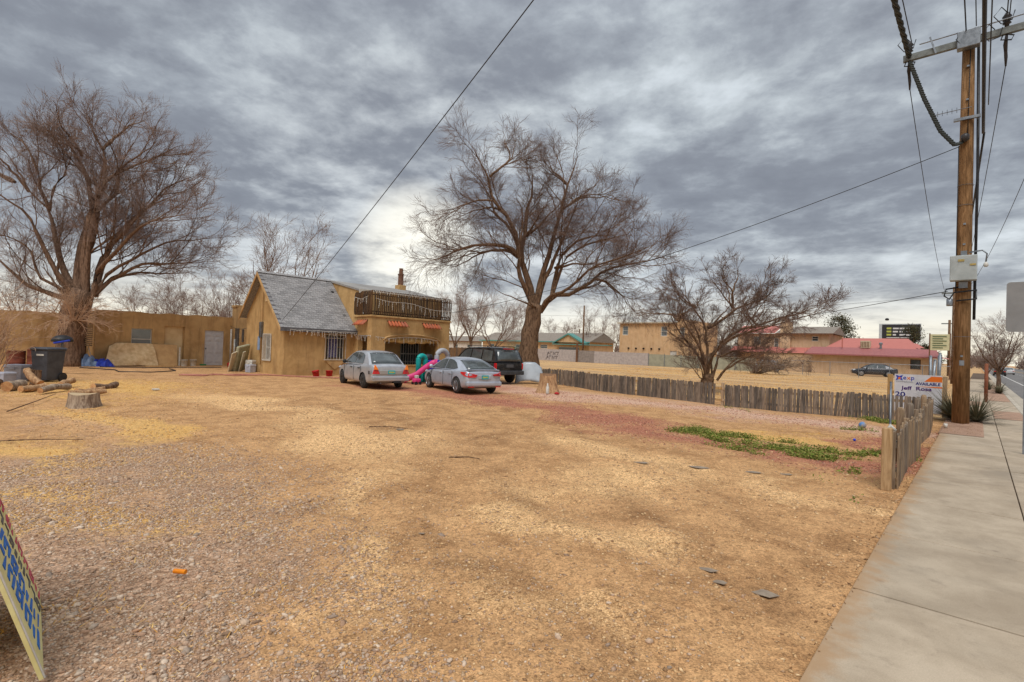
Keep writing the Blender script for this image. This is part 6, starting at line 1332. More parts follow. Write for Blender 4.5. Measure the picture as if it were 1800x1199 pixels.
GREYB = bark('weathered_stump', lin(120, 100, 84), lin(182, 162, 140), lin(160, 140, 120)); ORB = bark('bare_stump', lin(140, 104, 76), lin(198, 160, 120), lin(180, 142, 106))
stump('weathered grey tree stump in the yard before the log pile', -16.3, 2.28, .29, .35, GREYB, 1, 1.22, topm=M('grey_cut', lin(196, 172, 136), lin(170, 144, 110), 8)); stump('pale flared tree stump beside the leaning car bonnet', -13.3, 16.95, .34, .78, ORB, 2, 1.45, M('dark_cut', lin(140, 104, 74), lin(110, 80, 56), 8))
# wheeled bin
bx, by = -23.75, 2.32; zb_ = gz(bx, by); bn = thing('wheeled_bin', 'dark grey wheeled rubbish bin with lid beside the log pile', 'bin', (bx, by, zb_)); BING = M('bin_plastic', lin(80, 82, 88), lin(64, 66, 72), 4, rough=.55)
def frus(w0, d0, w1, d1, z0, z1, M4): return [(M4 @ Vector(p)) for p in ((-w0, -d0, z0), (w0, -d0, z0), (w0, d0, z0), (-w0, d0, z0), (-w1, -d1, z1), (w1, -d1, z1), (w1, d1, z1), (-w1, d1, z1))]
MZ = Matrix.Translation((bx, by, zb_)) @ Matrix.Rotation(rad(38), 4, 'Z'); HX = [(3, 2, 1, 0), (4, 5, 6, 7), (0, 1, 5, 4), (1, 2, 6, 5), (2, 3, 7, 6), (3, 0, 4, 7)]
MB().add(frus(.25, .27, .31, .34, .05, 1.06, MZ), HX).build('body', BING, bn, bevel=.03); MB().add(frus(.315, .345, .32, .35, 1.06, 1.11, MZ), HX).build('rim', BING, bn, bevel=.01)
MB().add(frus(.35, .39, .29, .34, 1.112, 1.18, MZ), HX).build('lid', BING, bn, bevel=.02); MB().mbox(MZ @ Matrix.Translation((0, .39, 1.1)), .5, .05, .06).build('handle', BING, bn, bevel=.01)
MB().mbox(MZ @ Matrix.Translation((0.05, -.335, .92)), .26, .02, .06).build('label', WHITE, bn)
for s_ in (-1, 1):
    c = MZ @ Vector((s_*.27, .27, .15)); ax_ = (MZ.to_3x3() @ Vector((1, 0, 0))); wv = MB(); wv.tube([c-ax_*.04, c+ax_*.04], .15, 18); wv.build('wheel', RUBBER, bn)
def boxthing(name, lab, cat, x, y, w, d_, h, rz, mat, lidm=None, z=None, group=None):
    z0 = gz(x, y) if z is None else z; t_ = thing(name, lab, cat, (x, y, z0), group=group); M4 = Matrix.Translation((x, y, z0)) @ Matrix.Rotation(rz, 4, 'Z')
    MB().add(frus(w*.46, d_*.46, w/2, d_/2, 0, h*.8, M4), HX).build('body', mat, t_, bevel=.015); MB().add(frus(w*.53, d_*.53, w*.5, d_*.5, h*.8, h, M4), HX).build('lid', lidm or mat, t_, bevel=.02)
    MB().mbox(M4 @ Matrix.Translation((0, -d_*.53, h*.78)), w*.3, .02, h*.14).build('latch', lidm or mat, t_); return t_
PLG = M('pale_grey_plastic', lin(176, 178, 188), lin(156, 158, 168), 5, rough=.5)
boxthing('cool_box', 'pale grey lidded cool box beside the wheeled bin', 'box', -24.3, 1.62, .62, .42, .55, rad(40), PLG); boxthing('cool_box', 'smaller grey tub at the left edge in front of the cool box', 'box', -22.6, 1.22, .4, .36, .42, rad(30), PLG)
brl = thing('steel_drum', 'rusty red brown drum behind the wheeled bin', 'barrel', (-29.4, 2.5, .14)); MB().lathe([(.30, .14), (.31, .16), (.30, .42), (.315, .44), (.30, .46), (.30, .74), (.315, .76), (.30, .78), (.30, 1.02), (.31, 1.04), (.28, 1.03), (.001, 1.0)], 20, (-29.4, 2.5, 0)).build('shell', M('rusty_red', lin(126, 66, 48), lin(92, 50, 38), 5, rough=.8), brl, True)
br2 = thing('steel_drum', 'second rusty drum left of the first, partly behind the shrub', 'barrel', (-29.8, 1.9, .14)); MB().lathe([(.30, .14), (.31, .16), (.30, .46), (.315, .48), (.30, .5), (.30, .95), (.31, .97), (.001, .95)], 20, (-29.8, 1.9, 0)).build('shell', MATS['rusty_red'], br2, True)
cp = thing('grill_lid', 'black round lid with blue cloth perched behind the bin', 'lid', (-27.2, 3.05, 1.2)); MB().lathe([(.34, 1.42), (.36, 1.46), (.30, 1.60), (.15, 1.68), (.001, 1.7)], 18, (-27.2, 3.05, 0)).build('dome', BLACKP, cp, True); MB().mbox(Matrix.Translation((-26.95, 3.0, 1.43)) @ Matrix.Rotation(.25, 4, 'X'), .3, .5, .07).build('cloth', M('blue_tarp', lin(46, 70, 186), lin(34, 52, 150), 7, rough=.5), cp, bevel=.02)
MB().tube([(-27.2, 3.05, .13), (-27.2, 3.05, 1.42)], .05, 8).build('stand', STEEL, cp)
# logs
def log(lab, a, b, r, mat=BARK_G, seed=0):
    r_ = np.random.default_rng(seed); a, b = np.array(a, float), np.array(b, float); P = resample([a, (a+b)/2+r_.normal(size=3)*.03, b], 6); t_ = thing('log', lab, 'log', tuple(a), group='firewood logs'); mb = MB().tube([tuple(p) for p in P], [r*(1+.12*math.sin(k*2+seed)) for k in range(6)], 10, False); jag(mb, r*.1, seed).build('bark', mat, t_, True)
    n = 10; MB().add(mb.v[:n], [tuple(range(n))]).build('cut_end', LOGEND, t_); MB().add(mb.v[-n:], [tuple(range(n))]).build('cut_end', LOGEND, t_)
Zl = .06
log('thick short log with orange cut end at the left of the pile', (-20.6, 1.15, Zl+.14), (-21.3, 1.55, Zl+.14), 0.136, GREYB, 1); log('dark hollow log at the far left of the pile', (-21.4, .85, Zl+.15), (-22.0, 1.05, Zl+.16), 0.136, BARK, 2)
log('leaning split log resting on the pile before the bin wheel', (-21.6, 1.95, Zl+.12), (-22.4, 1.7, Zl+.48), 0.104, ORB, 3); log('long pale log lying across the middle of the pile', (-19.3, 1.75, Zl+.1), (-20.2, 2.45, Zl+.12), 0.088, GREYB, 4)
log('short pale log on top of the pile before the bin', (-20.9, 2.35, Zl+.14), (-21.4, 2.7, Zl+.22), 0.088, ORB, 5); log('grey round log lying at the right of the pile', (-20.3, 3.05, Zl+.1), (-21.0, 3.75, Zl+.1), 0.096, BARK_G, 6)
log('splintered yellow log at the right end of the pile', (-18.4, 2.25, Zl+.08), (-18.7, 3.1, Zl+.08), 0.072, ORB, 7); log('thin yellow log in front of the grey round log', (-19.1, 2.5, Zl+.08), (-19.5, 3.2, Zl+.1), 0.064, ORB, 8); log('reddish log stub standing against the cool box', (-22.6, 1.9, Zl), (-22.7, 1.95, .55), 0.128, BARK, 9); log('stubby log between the pile and the bin', (-20.0, 1.4, Zl+.1), (-20.4, 1.95, Zl+.12), 0.096, ORB, 10)
for lab, a, b, r in (('thin dark stick lying near the stump at left', (-15.7, .9, .03), (-18.6, 2.0, .12), .014), ('long thin stick lying on the straw at the left edge', (-11.6, .45, .03), (-11.0, 1.55, .03), .011), ('short dark twig lying in the middle of the lot', (-6.25, 5.45, .015), (-5.85, 5.75, .02), .012), ('thin twig on the dirt left of the middle', (-9.6, 6.1, .015), (-8.9, 6.6, .02), .012)):
    o = base_thing('stick', MB().tube([tuple(p) for p in resample([a, tuple((np.array(a)+np.array(b))/2+np.array([.03, .05, .02])), b], 7)], [r*(1-.5*k/6) for k in range(7)], 6), BARK, lab, 'stick', a, 'sticks on the ground', smooth=True)
# left edge: leaning board and bar
o = thing('leaning_board', 'upright tan board at the extreme left edge', 'board', (-20.6, .02, .05)); MB().mbox(Matrix.Translation((-20.6, .12, .95)) @ Matrix.Rotation(rad(20), 4, 'Z') @ Matrix.Rotation(rad(4), 4, 'X'), .05, .5, 1.9).build('board', NEWW, o); MB().tube([(-19.6, .1, .05), (-20.4, .55, 1.6)], .03, 6).build('iron_bar', STEEL, o)
# against the outbuilding
tp = thing('dust_sheet', 'tan dust sheet draped over boards leaning on the outbuilding', 'sheet', (-33.2, 6.6, .16)); b_ = MB(); vs = []; nu, nv_ = 16, 9; r_ = random.Random(4)
for i in range(nu+1):
    for j in range(nv_+1):
        u, v_ = i/nu, j/nv_; y = 5.62+1.9*u+(.25*(1-v_)*(1 if u > .85 else -1 if u < .12 else 0)); z = .17+1.2*v_*(1-.12*(u < .08)); x = -33.05-.5*v_+.06*math.sin(u*17+v_*4)*(1-v_*.7)+.05*math.sin(u*6-v_*7); vs.append((x, y, z))
b_.add(vs, [(i*(nv_+1)+j, (i+1)*(nv_+1)+j, (i+1)*(nv_+1)+j+1, i*(nv_+1)+j+1) for i in range(nu) for j in range(nv_)]); o = b_.build('cloth', M('dust_cloth', lin(222, 194, 152), lin(196, 164, 120), 5, rough=.95), tp, True); q = o.modifiers.new('s', 'SOLIDIFY'); q.thickness = .02; q = o.modifiers.new('u', 'SUBSURF'); q.levels = q.render_levels = 1
o = thing('plywood_sheet', 'flat tan board leaning on the outbuilding right of the dust sheet', 'board', (-33.3, 8.1, .16)); MB().mbox(Matrix.Translation((-33.42, 8.02, .74)) @ Matrix.Rotation(rad(-14), 4, 'Y'), .02, 1.3, 1.2).build('board', M('hardboard', lin(206, 168, 118), lin(190, 150, 102), 3), o); 
o = thing('white_batten', 'white upright batten at the end of the leaning board', 'batten', (-33.2, 8.72, .16)); MB().box(-33.22, -33.16, 8.70, 8.76, .16, 1.2).build('batten', WHITE, o)
BUCKW = M('white_bucket', lin(214, 210, 200), lin(196, 190, 178), 6, rough=.5); BUCKR = M('red_bucket', lin(186, 34, 38), lin(160, 26, 30), 6, rough=.45)
def bucket(lab, x, y, r, h, mat, tilt=0., grp=None):
    z0 = gz(x, y); t_ = thing('bucket', lab, 'bucket', (x, y, z0), group=grp); b_ = MB(); b_.lathe([(r*.82, 0), (r*.84, .01), (r, h-.02), (r*1.06, h-.02), (r*1.06, h), (r*.96, h), (r*.8, .03), (.001, .03)], 18); t_.rotation_euler = (tilt, 0, 0); o = b_.build('pail', mat, t_, True, local=True)
    MB().tube([(r*1.03*math.cos(a), r*1.03*math.sin(a)*.2-.02, h-.03-r*.9*abs(math.sin(a))*.6) for a in np.linspace(math.pi, 2*math.pi, 11)], .008, 5).build('handle', STEEL, t_, local=True)
bucket('left of two white buckets by the boarded doorway', -33.1, 8.95, .17, .36, BUCKW, 0, 'white buckets'); bucket('right of two white buckets by the boarded doorway', -33.1, 9.4, .17, .36, BUCKW, 0, 'white buckets'); bucket('tilted red bucket against the front wall, left of two', -24.15, 12.25, .17, .28, BUCKR, .22, 'red buckets'); bucket('upright red bucket under the barred front window', -24.1, 12.9, .17, .28, BUCKR, 0, 'red buckets')
o = thing('broom', 'green broom standing beside the grey door', 'broom', (-33.4, 10.0, .16)); MB().tube([(-33.4, 10.0, .22), (-33.6, 10.0, 1.42)], .02, 6).build('handle', NEWW, o); MB().box(-33.5, -33.36, 9.85, 10.15, .16, .24).build('head', M('green_plastic', lin(50, 130, 80), rough=.6), o, bevel=.01)
bt = M('blue_tarp', lin(46, 70, 186), lin(34, 52, 150)); BT2 = M('silver_tarp', lin(130, 150, 176), lin(96, 116, 150), 6, rough=.4)
def tarp(lab, x, y, a, b, h, mat, seed):
    r_ = np.random.default_rng(seed); n, m_ = 18, 14; z0 = gz(x, y); vs = []
    for i in range(n+1):
        for j in range(m_+1):
            u, v_ = i/n*2-1, j/m_*2-1; rr_ = min(1, math.hypot(u, v_)); vs.append((x+v_*b*.9+.05*math.sin(u*9), y+u*a*.9, z0+max(0, h*(1-rr_**2)**.5*(.7+.3*math.sin(u*11+v_*7+seed))+r_.uniform(-.03, .03))))
    base_thing('tarpaulin', MB().add(vs, [(i*(m_+1)+j, (i+1)*(m_+1)+j, (i+1)*(m_+1)+j+1, i*(m_+1)+j+1) for i in range(n) for j in range(m_)]), mat, lab, 'tarpaulin', (x, y, z0), smooth=True)
tarp('crumpled bright blue tarpaulin on the ground by the tree trunk', -33.0, 5.25, .55, .45, .42, bt, 1); tarp('crumpled grey blue tarpaulin left of the bright blue one', -32.9, 4.65, .5, .4, .62, BT2, 2)
# mattress and panels leaning by the corner
mt_ = thing('mattress', 'grey green mattress leaning against the link wall by the gable corner', 'mattress', (-28.6, 10.0, .13)); MB().mbox(Matrix.Translation((-28.35, 10.25, .78)) @ Matrix.Rotation(rad(40), 4, 'Z') @ Matrix.Rotation(rad(14), 4, 'Y') @ Matrix.Rotation(rad(9), 4, 'X'), .18, 1.0, 1.42).build('pad', M('mattress_cloth', lin(172, 168, 140), lin(150, 146, 120), 7, rough=.95), mt_, bevel=.06)
for k, (x, y, c, lab) in enumerate(((-28.0, 9.75, lin(206, 190, 160), 'pale leaning board in front of the mattress'), (-27.8, 10.05, lin(186, 176, 150), 'narrow leaning board right of the pale board'))):
    o = thing('scrap_board', lab, 'board', (x, y, .13)); MB().mbox(Matrix.Translation((x-.15, y+.1, .62)) @ Matrix.Rotation(rad(42), 4, 'Z') @ Matrix.Rotation(rad(20), 4, 'Y') @ Matrix.Rotation(rad(16), 4, 'X'), .05, .75 if k == 0 else .2, 1.15).build('panel', M('panel_%d' % k, c, tuple(v*.8 for v in c), 6), o)
boxthing('plastic_tub', 'grey plastic tub at the foot of the gable corner', 'box', -27.35, 10.35, .4, .35, .4, .3, PLG); boxthing('toolbox', 'pale crate leaning behind the grey tub at the gable corner', 'box', -27.75, 10.5, .4, .3, .62, .5, WHITE)
# hoses
def hose(lab, pts, r, mat): base_thing('garden_hose', MB().tube([tuple(p) for p in resample(pts, 50)], r, 6), mat, lab, 'hose', pts[0], 'hoses on the ground', smooth=True)
REDH = M('red_hose', lin(184, 124, 108), lin(166, 106, 92), 9, rough=.6)
def hp(P, z=.03): return [(x, y, gz(x, y)+z) for x, y in P]
hose('faded red hose stretched along the ground before the gabled house', hp([(-25.8, 6.8), (-25.2, 7.6), (-25.9, 8.2), (-25.0, 8.8), (-24.9, 10.2), (-23.9, 11.2), (-22.8, 12.5), (-22.3, 13.5)]), .03, REDH); hose('second loop of red hose lying beside the gabled house', hp([(-26.2, 7.0), (-25.5, 8.0), (-25.6, 9.2), (-25.0, 10.0), (-24.4, 11.0)]), .025, REDH); hose('black hose curling on the ground before the blue tarpaulin', hp([(-31.5, 4.2), (-29.5, 5.2), (-28.2, 5.1), (-27.6, 6.2), (-28.6, 7.4), (-30.5, 7.6)]), .022, BLACKP); hose('second black hose along the outbuilding front', hp([(-31.8, 5.0), (-31.2, 7.0), (-31.4, 8.6), (-31.0, 10.2)]), .022, BLACKP)
base_thing('plank', MB().mbox(Matrix.Translation((-32.2, 7.6, .19)) @ Matrix.Rotation(rad(82), 4, 'Z'), 1.3, .14, .06), NEWW, 'old plank lying on the ground under the dust sheet', 'plank', (-32.2, 7.6, .16)); base_thing('red_container', MB().lathe([(.13, 0), (.14, .02), (.14, .22), (.05, .25)], 12, (-31.8, 10.9, .16)), BUCKR, 'small red container on the ground before the grey door', 'container', (-31.8, 10.9, .16), smooth=True)
# play structure
py = thing('play_climber', 'plastic toddler climber with teal arch, blue wall and grey ring', 'climber', (-19.6, 15.4, .04)); TQ = M('teal_plastic', lin(26, 168, 160), lin(20, 150, 144), 4, rough=.4); PK = M('pink_plastic', lin(232, 76, 140), lin(214, 60, 122), 4, rough=.4); BLP = M('blue_plastic', lin(40, 64, 206), lin(32, 52, 180), 4, rough=.4); GRP = M('grey_plastic', lin(176, 178, 182), lin(160, 162, 166), 4, rough=.45)
cxp, cyp = -19.55, 15.15
def archp(cx, cy, w, h, z0, axis_, r, n=18): return [((cx, cy+(w/2)*math.cos(a), z0+h-w/2+(w/2)*math.sin(a)) if axis_ == 'y' else (cx+(w/2)*math.cos(a), cy, z0+h-w/2+(w/2)*math.sin(a))) for a in np.linspace(math.pi, 0, n)]
for dx in (0, .0):
    pts = [(cxp, cyp-.2, .04)]+archp(cxp, cyp, .40, 1.24, .04, 'y', 0)+[(cxp, cyp+.2, .04)]
MB().tube(pts, .125, 12).build('arch', TQ, py, True); MB().box(cxp-.08, cxp+.02, cyp-.2, cyp+.2, .04, .5).build('arch_step', TQ, py, bevel=.03)
bwall = MB().box(cxp-.06, cxp+.02, cyp+.4, cyp+1.12, .3, .6).build('wall', BLP, py, bevel=.02)
for k in range(6): MB().box(cxp-.05, cxp+.02, cyp+.42+.125*k, cyp+.49+.125*k, .6, .98).build('baluster', BLP, bwall)
MB().box(cxp-.07, cxp+.03, cyp+.38, cyp+1.14, .98, 1.08).build('top_rail', BLP, bwall, bevel=.02); MB().box(cxp-.4, cxp-.1, cyp+.4, cyp+1.4, .9, 1.05).build('deck', PK, py, bevel=.03)
ring = [(cxp-.3, cyp+1.5+.36*math.cos(a), 1.2+.36*math.sin(a)) for a in np.linspace(0, 2*math.pi, 25)]; MB().tube(ring, .13, 10, False).build('ring', GRP, py, True); MB().box(cxp-.42, cxp-.18, cyp+1.05, cyp+1.95, .04, .92).build('ring_base', GRP, py, bevel=.04)
MB().lathe([(.2, 0), (.26, .08), (.2, .26), (.001, .3)], 12, (cxp-.5, cyp+.75, 1.08)).build('steering_knob', BLACKP, py, True)
sl_ = thing('toy_slide', 'pink plastic slide running down beside the silver saloon', 'slide', (-18.9, 14.3, .03)); prof = [(-.27, .24), (-.24, -.06), (.24, -.06), (.27, .24), (.21, .25), (.19, .04), (-.19, .04), (-.21, .25)]; vs = []; path = resample([(-18.5, 15.2, .92), (-18.68, 15.05, .86), (-18.95, 14.8, .6), (-19.15, 14.55, .32), (-19.4, 14.25, .14), (-19.6, 14.1, .1)], 9); sd2 = np.array([.72, -.69])
for p in path:
    for a, b in prof: vs.append((p[0]+sd2[0]*a, p[1]+sd2[1]*a, p[2]+b))
k8 = len(prof); MB().add(vs, [(i*k8+k, i*k8+(k+1) % k8, (i+1)*k8+(k+1) % k8, (i+1)*k8+k) for i in range(8) for k in range(k8)]+[tuple(range(k8)), tuple(8*k8+k for k in range(k8))]).build('chute', PK, sl_, True, fix=True)
o = thing('toy_car', 'small pink ride on toy under the slide', 'toy', (-18.5, 14.05, .03)); MB().box(-18.62, -18.38, 13.9, 14.25, .12, .3).build('body', PK, o, bevel=.05); MB().box(-18.58, -18.42, 14.0, 14.16, .3, .44).build('seat', WHITE, o, bevel=.03)
for a in (-18.64, -18.4):
    for b in (13.96, 14.2): MB().lathe([(.07, 0), (.07, .04)], 12, (a, b, .1), 'x').build('wheel', BLACKP, o)
# loose bonnet
bo = thing('car_bonnet', 'loose pale silver car bonnet propped upright beside the black car', 'bonnet', (-16.9, 20.0, 0)); vs = []; nu, nv_ = 14, 8
hb = np.array([-16.88, 19.95]); hu = np.array([r0[0], r0[1]]); hf = np.array([f0[0], f0[1]])
for j in range(nv_+1):
    for i in range(nu+1):
        u, v_ = i/nu*2-1, j/nv_; w_ = .74-.12*v_**2; zb0 = .01+.17*(1-u*u); zt_ = 1.12-.5*max(0, abs(u)-.5)-.03*abs(u); z = zb0+(zt_-zb0)*v_; off = .05-.07*(1-u*u)+.32*v_+.03*math.exp(-((abs(u)-.5)/.12)**2); p = hb+hu*u*w_+hf*(off); vs.append((p[0], p[1], z))
b_ = MB().add(vs, [(j*(nu+1)+i, j*(nu+1)+i+1, (j+1)*(nu+1)+i+1, (j+1)*(nu+1)+i) for j in range(nv_) for i in range(nu)]); o = b_.build('panel', paint('bonnet_paint', lin(170, 178, 184), lin(158, 166, 172), .5, .0, .15), bo, True); q = o.modifiers.new('s', 'SOLIDIFY'); q.thickness = .02
o = thing('white_bottle', 'white spray bottle standing at the foot of the flared stump', 'bottle', (-12.9, 16.4, 0)); MB().lathe([(.06, 0), (.065, .02), (.065, .26), (.03, .34), (.025, .42), (.001, .42)], 12, (-12.9, 16.4, 0)).build('body', WHITE, o, True)
base_thing('red_rag', jag(MB().lathe([(.09, 0), (.1, .03), (.05, .07), (.001, .08)], 9, (-12.55, 16.55, 0)), .02, 3), BUCKR, 'small red rag on the ground beside the white bottle', 'rag', (-12.55, 16.55, 0), smooth=True)
base_thing('tyre', MB().lathe([(.2, -.1), (.3, -.1), (.33, -.05), (.33, .05), (.3, .1), (.2, .1)], 22, (-17.3, 22.0, .33), 'y'), RUBBER, 'old black tyre standing at the foot of the elm', 'tyre', (-17.3, 22.0, 0), smooth=True)
def ball(nm, lab, cat, x, y, r, mat): b_ = MB(); b_.lathe([(r*math.sin(a)+.0005, -r*math.cos(a)) for a in np.linspace(0, math.pi, 9)], 14, (x, y, r)); base_thing(nm, b_, mat, lab, cat, (x, y, 0), smooth=True)
ball('toy_ball', 'small blue and tan ball near the green weeds', 'ball', -2.23, 16.3, .09, M('ball_blue', lin(70, 130, 190), lin(200, 170, 120), 9, rough=.4)); ball('toy_ball', 'tiny blue ball on the straw patch', 'ball', -2.0, 13.6, .03, M('ball_deep_blue', lin(40, 70, 200), rough=.4))
base_thing('orange_tube', MB().tube([(-4.46, 1.20, .03), (-4.38, 1.255, .032)], .017, 12), M('orange_plastic', lin(236, 142, 24), lin(216, 120, 20), 9, rough=.5), 'short orange plastic tube on the gravel at left', 'tube', (-4.42, 1.22, .02))
# slate scraps
SLATE = M('slate_scrap', lin(164, 148, 128), lin(136, 120, 104), 9, rough=.9)
for k, (x, y, s_, a) in enumerate(((-1.22, 4.33, .17, .3), (-1.50, 4.20, .08, 1.2), (-1.64, 4.36, .10, .8), (-4.05, 7.7, .16, .4), (-3.3, 8.2, .2, .9), (-2.6, 8.6, .16, 1.9), (-9.0, 6.45, .16, .2), (-3.9, 3.1, .05, .6), (-2.2, 8.9, .12, .1))):
    r_ = random.Random(k+50); n = 6; ps_ = [(x+s_*r_.uniform(.55, 1)*math.cos(a+6.28*q/n), y+s_*.6*r_.uniform(.5, 1)*math.sin(a+6.28*q/n), gz(x, y)+.006+.01*math.cos(a+6.28*q/n)) for q in range(n)]
    base_thing('slate_scrap', MB().plate(ps_, .004), SLATE, ('largest broken grey scrap', 'smallest grey chip left of the largest scrap', 'grey scrap furthest left of the near group', 'grey scrap on the light gravel in mid lot', 'wide grey scrap on the light gravel', 'grey scrap right of the wide one', 'dark scrap in the distance at centre', 'little dark chip on near gravel', 'grey chip close to the end post')[k]+' lying on the dirt', 'scrap', (x, y, .02), 'roofing scraps on the ground')
base_thing('white_tag', MB().box(-19.6, -19.42, 4.42, 4.6, .06, .1), WHITE, 'white scrap on the ground right of the log pile', 'litter', (-19.5, 4.5, .05)); base_thing('paper_cup', MB().lathe([(.035, 0), (.045, .12), (.04, .12), (.03, .01)], 12, (-.62, 18.2, .05)), WHITE, 'small white cup by the yucca behind the near fence', 'cup', (-.62, 18.2, .05), smooth=True)
# ================================================================== loose stones, straw, weeds
ICO_V = []; g5 = (1+5**.5)/2
for a, b in ((-1, g5), (1, g5), (-1, -g5), (1, -g5)): ICO_V += [(a, b, 0)]
for a, b in ((-1, g5), (1, g5), (-1, -g5), (1, -g5)): ICO_V += [(0, a, b)]
for a, b in ((g5, -1), (g5, 1), (-g5, -1), (-g5, 1)): ICO_V += [(a, 0, b)]
ICO_V = np.array(ICO_V)/math.hypot(1, g5); ICO_F = np.array([(0, 11, 5), (0, 5, 1), (0, 1, 7), (0, 7, 10), (0, 10, 11), (1, 5, 9), (5, 11, 4), (11, 10, 2), (10, 7, 6), (7, 1, 8), (3, 9, 4), (3, 4, 2), (3, 2, 6), (3, 6, 8), (3, 8, 9), (4, 9, 5), (2, 4, 11), (6, 2, 10), (8, 6, 7), (9, 8, 1)])
OCT_V = np.array([(1, 0, 0), (-1, 0, 0), (0, 1, 0), (0, -1, 0), (0, 0, 1), (0, 0, -1)], float); OCT_F = np.array([(0, 2, 4), (2, 1, 4), (1, 3, 4), (3, 0, 4), (2, 0, 5), (1, 2, 5), (3, 1, 5), (0, 3, 5)])
def stones(x, y, s, rng, BV, BF):
    n = len(x); k = len(BV); sc = np.stack([s*rng.uniform(.8, 1.5, n), s*rng.uniform(.7, 1.1, n), s*rng.uniform(.35, .75, n)], -1); a = rng.uniform(0, 6.28, n); c, q = np.cos(a), np.sin(a)
    V = BV[None]*(1+rng.uniform(-.22, .22, (n, k, 1)))*sc[:, None]; X = V[..., 0]*c[:, None]-V[..., 1]*q[:, None]; Y = V[..., 0]*q[:, None]+V[..., 1]*c[:, None]; tl = rng.normal(size=(n, 1))*.25
    V = np.stack([X, Y, V[..., 2]+X*tl], -1)+np.stack([x, y, ground_at(x, y)+s*.12], -1)[:, None]; F = BF[None]+(np.arange(n)*k)[:, None, None]
    return V.reshape(-1, 3), F.reshape(-1, 3)
def stone_mat(name, cols):
    t = NT(name); ge = t.n('ShaderNodeNewGeometry'); rp_ = t.n('ShaderNodeValToRGB'); t.l(ge.outputs['Random Per Island'], rp_.inputs[0]); cr = rp_.color_ramp
    cr.elements[0].color = cols[0]+(1,); cr.elements[1].color = cols[-1]+(1,)
    for i, c in enumerate(cols[1:-1]): e = cr.elements.new((i+1)/(len(cols)-1)); e.color = c+(1,)
    col = t.hsv(rp_.outputs[0], .5, 1., t.rng(t.noise(60, 3), .3, .7, .85, 1.15)); return t.fin(col, .9, 0, .2)
def in_view(x, y, z, m=.04):
    P = np.stack([x, y, z-H], -1); d = P@fw; u = (P@rt)/d; v_ = (P@up)/d; return (d > 1.5) & (np.abs(u) < 1+m) & (np.abs(v_) < .667+m)
rS = np.random.default_rng(99)
def scatter(n, mask, box, power=1.6, keep=None):
    """random points weighted by a ground mask, thinning with distance."""
    x = rS.uniform(box[0], box[1], n); y = rS.uniform(box[2], box[3], n); i = np.clip(np.searchsorted(gx, x)-1, 0, len(gx)-1); j = np.clip(np.searchsorted(gy, y)-1, 0, len(gy)-1)
    d = np.hypot(x, y); p = mask[i, j]*np.clip((3./np.maximum(d, 2.5))**power, 0, 1); ok = (rS.random(n) < p) & in_view(x, y, np.zeros(n)) & (x < -.72)
    return x[ok], y[ok]
clumpy = np.clip(vnoise(GX, GY, .5, 5)*1.2+vnoise(GX, GY, .18, 6)*.7-.25, .12, 1)
SM1 = stone_mat('pebbles', [lin(138, 112, 90), lin(176, 146, 120), lin(204, 178, 152), lin(166, 132, 106), lin(218, 196, 172), lin(150, 132, 116), lin(186, 146, 116)])
x, y = scatter(200000, np.clip(m_grv*1.1+.05, 0, 1)**1.2*clumpy, (-10, -1.2, -.3, 4.2), 1.0); x, y = x[:16000], y[:16000]
v_, f_ = stones(x, y, np.clip(rS.gamma(2.3, .0034, len(x)), .003, .030), rS, ICO_V, ICO_F); o = link('gravel_stones', np_mesh('gravel_stones', v_, [f_]), SM1); tag(o, 'coarse pinkish gravel stones in the near left foreground', 'gravel', kind='stuff')
x, y = scatter(420000, np.clip(m_grv*1.3+.03, 0, 1)*np.clip(clumpy*1.3, .35, 1), (-10, -1.2, -.3, 4.2), .8); x, y = x[:45000], y[:45000]
v_, f_ = stones(x, y, np.clip(rS.gamma(3, .0026, len(x)), .003, .014), rS, OCT_V, OCT_F); o = link('small_gravel', np_mesh('small_gravel', v_, [f_]), SM1); tag(o, 'small pinkish gravel packed between the coarse stones at left', 'gravel', kind='stuff')
SM2 = stone_mat('fine_pebbles', [lin(186, 148, 104), lin(208, 170, 124), lin(226, 192, 146), lin(146, 112, 80), lin(200, 168, 132), lin(166, 134, 104)])
x, y = scatter(420000, np.clip(.28+m_light*.9+m_pink*.5, 0, 1)*clumpy, (-16, -.7, 1, 12), 1.35); x, y = x[:46000], y[:46000]
v_, f_ = stones(x, y, np.clip(rS.gamma(3, .0021, len(x)), .003, .016)*(1+.06*np.hypot(x, y)), rS, OCT_V, OCT_F); o = link('fine_gravel', np_mesh('fine_gravel', v_, [f_]), SM2); tag(o, 'fine tan gravel strewn over the lot', 'gravel', kind='stuff')
SM3 = stone_mat('red_pebbles', [lin(150, 92, 74), lin(186, 124, 100), lin(206, 150, 126), lin(126, 78, 62), lin(176, 140, 120)])
x, y = scatter(160000, np.clip(m_red+.6*m_pink, 0, 1)*clumpy, (-14, -.7, 8.5, 18), .5); x, y = x[:10000], y[:10000]
v_, f_ = stones(x, y, rS.uniform(.008, .024, len(x)), rS, OCT_V, OCT_F); o = link('red_gravel', np_mesh('red_gravel', v_, [f_]), SM3); tag(o, 'reddish lava gravel around the green weeds', 'gravel', kind='stuff')
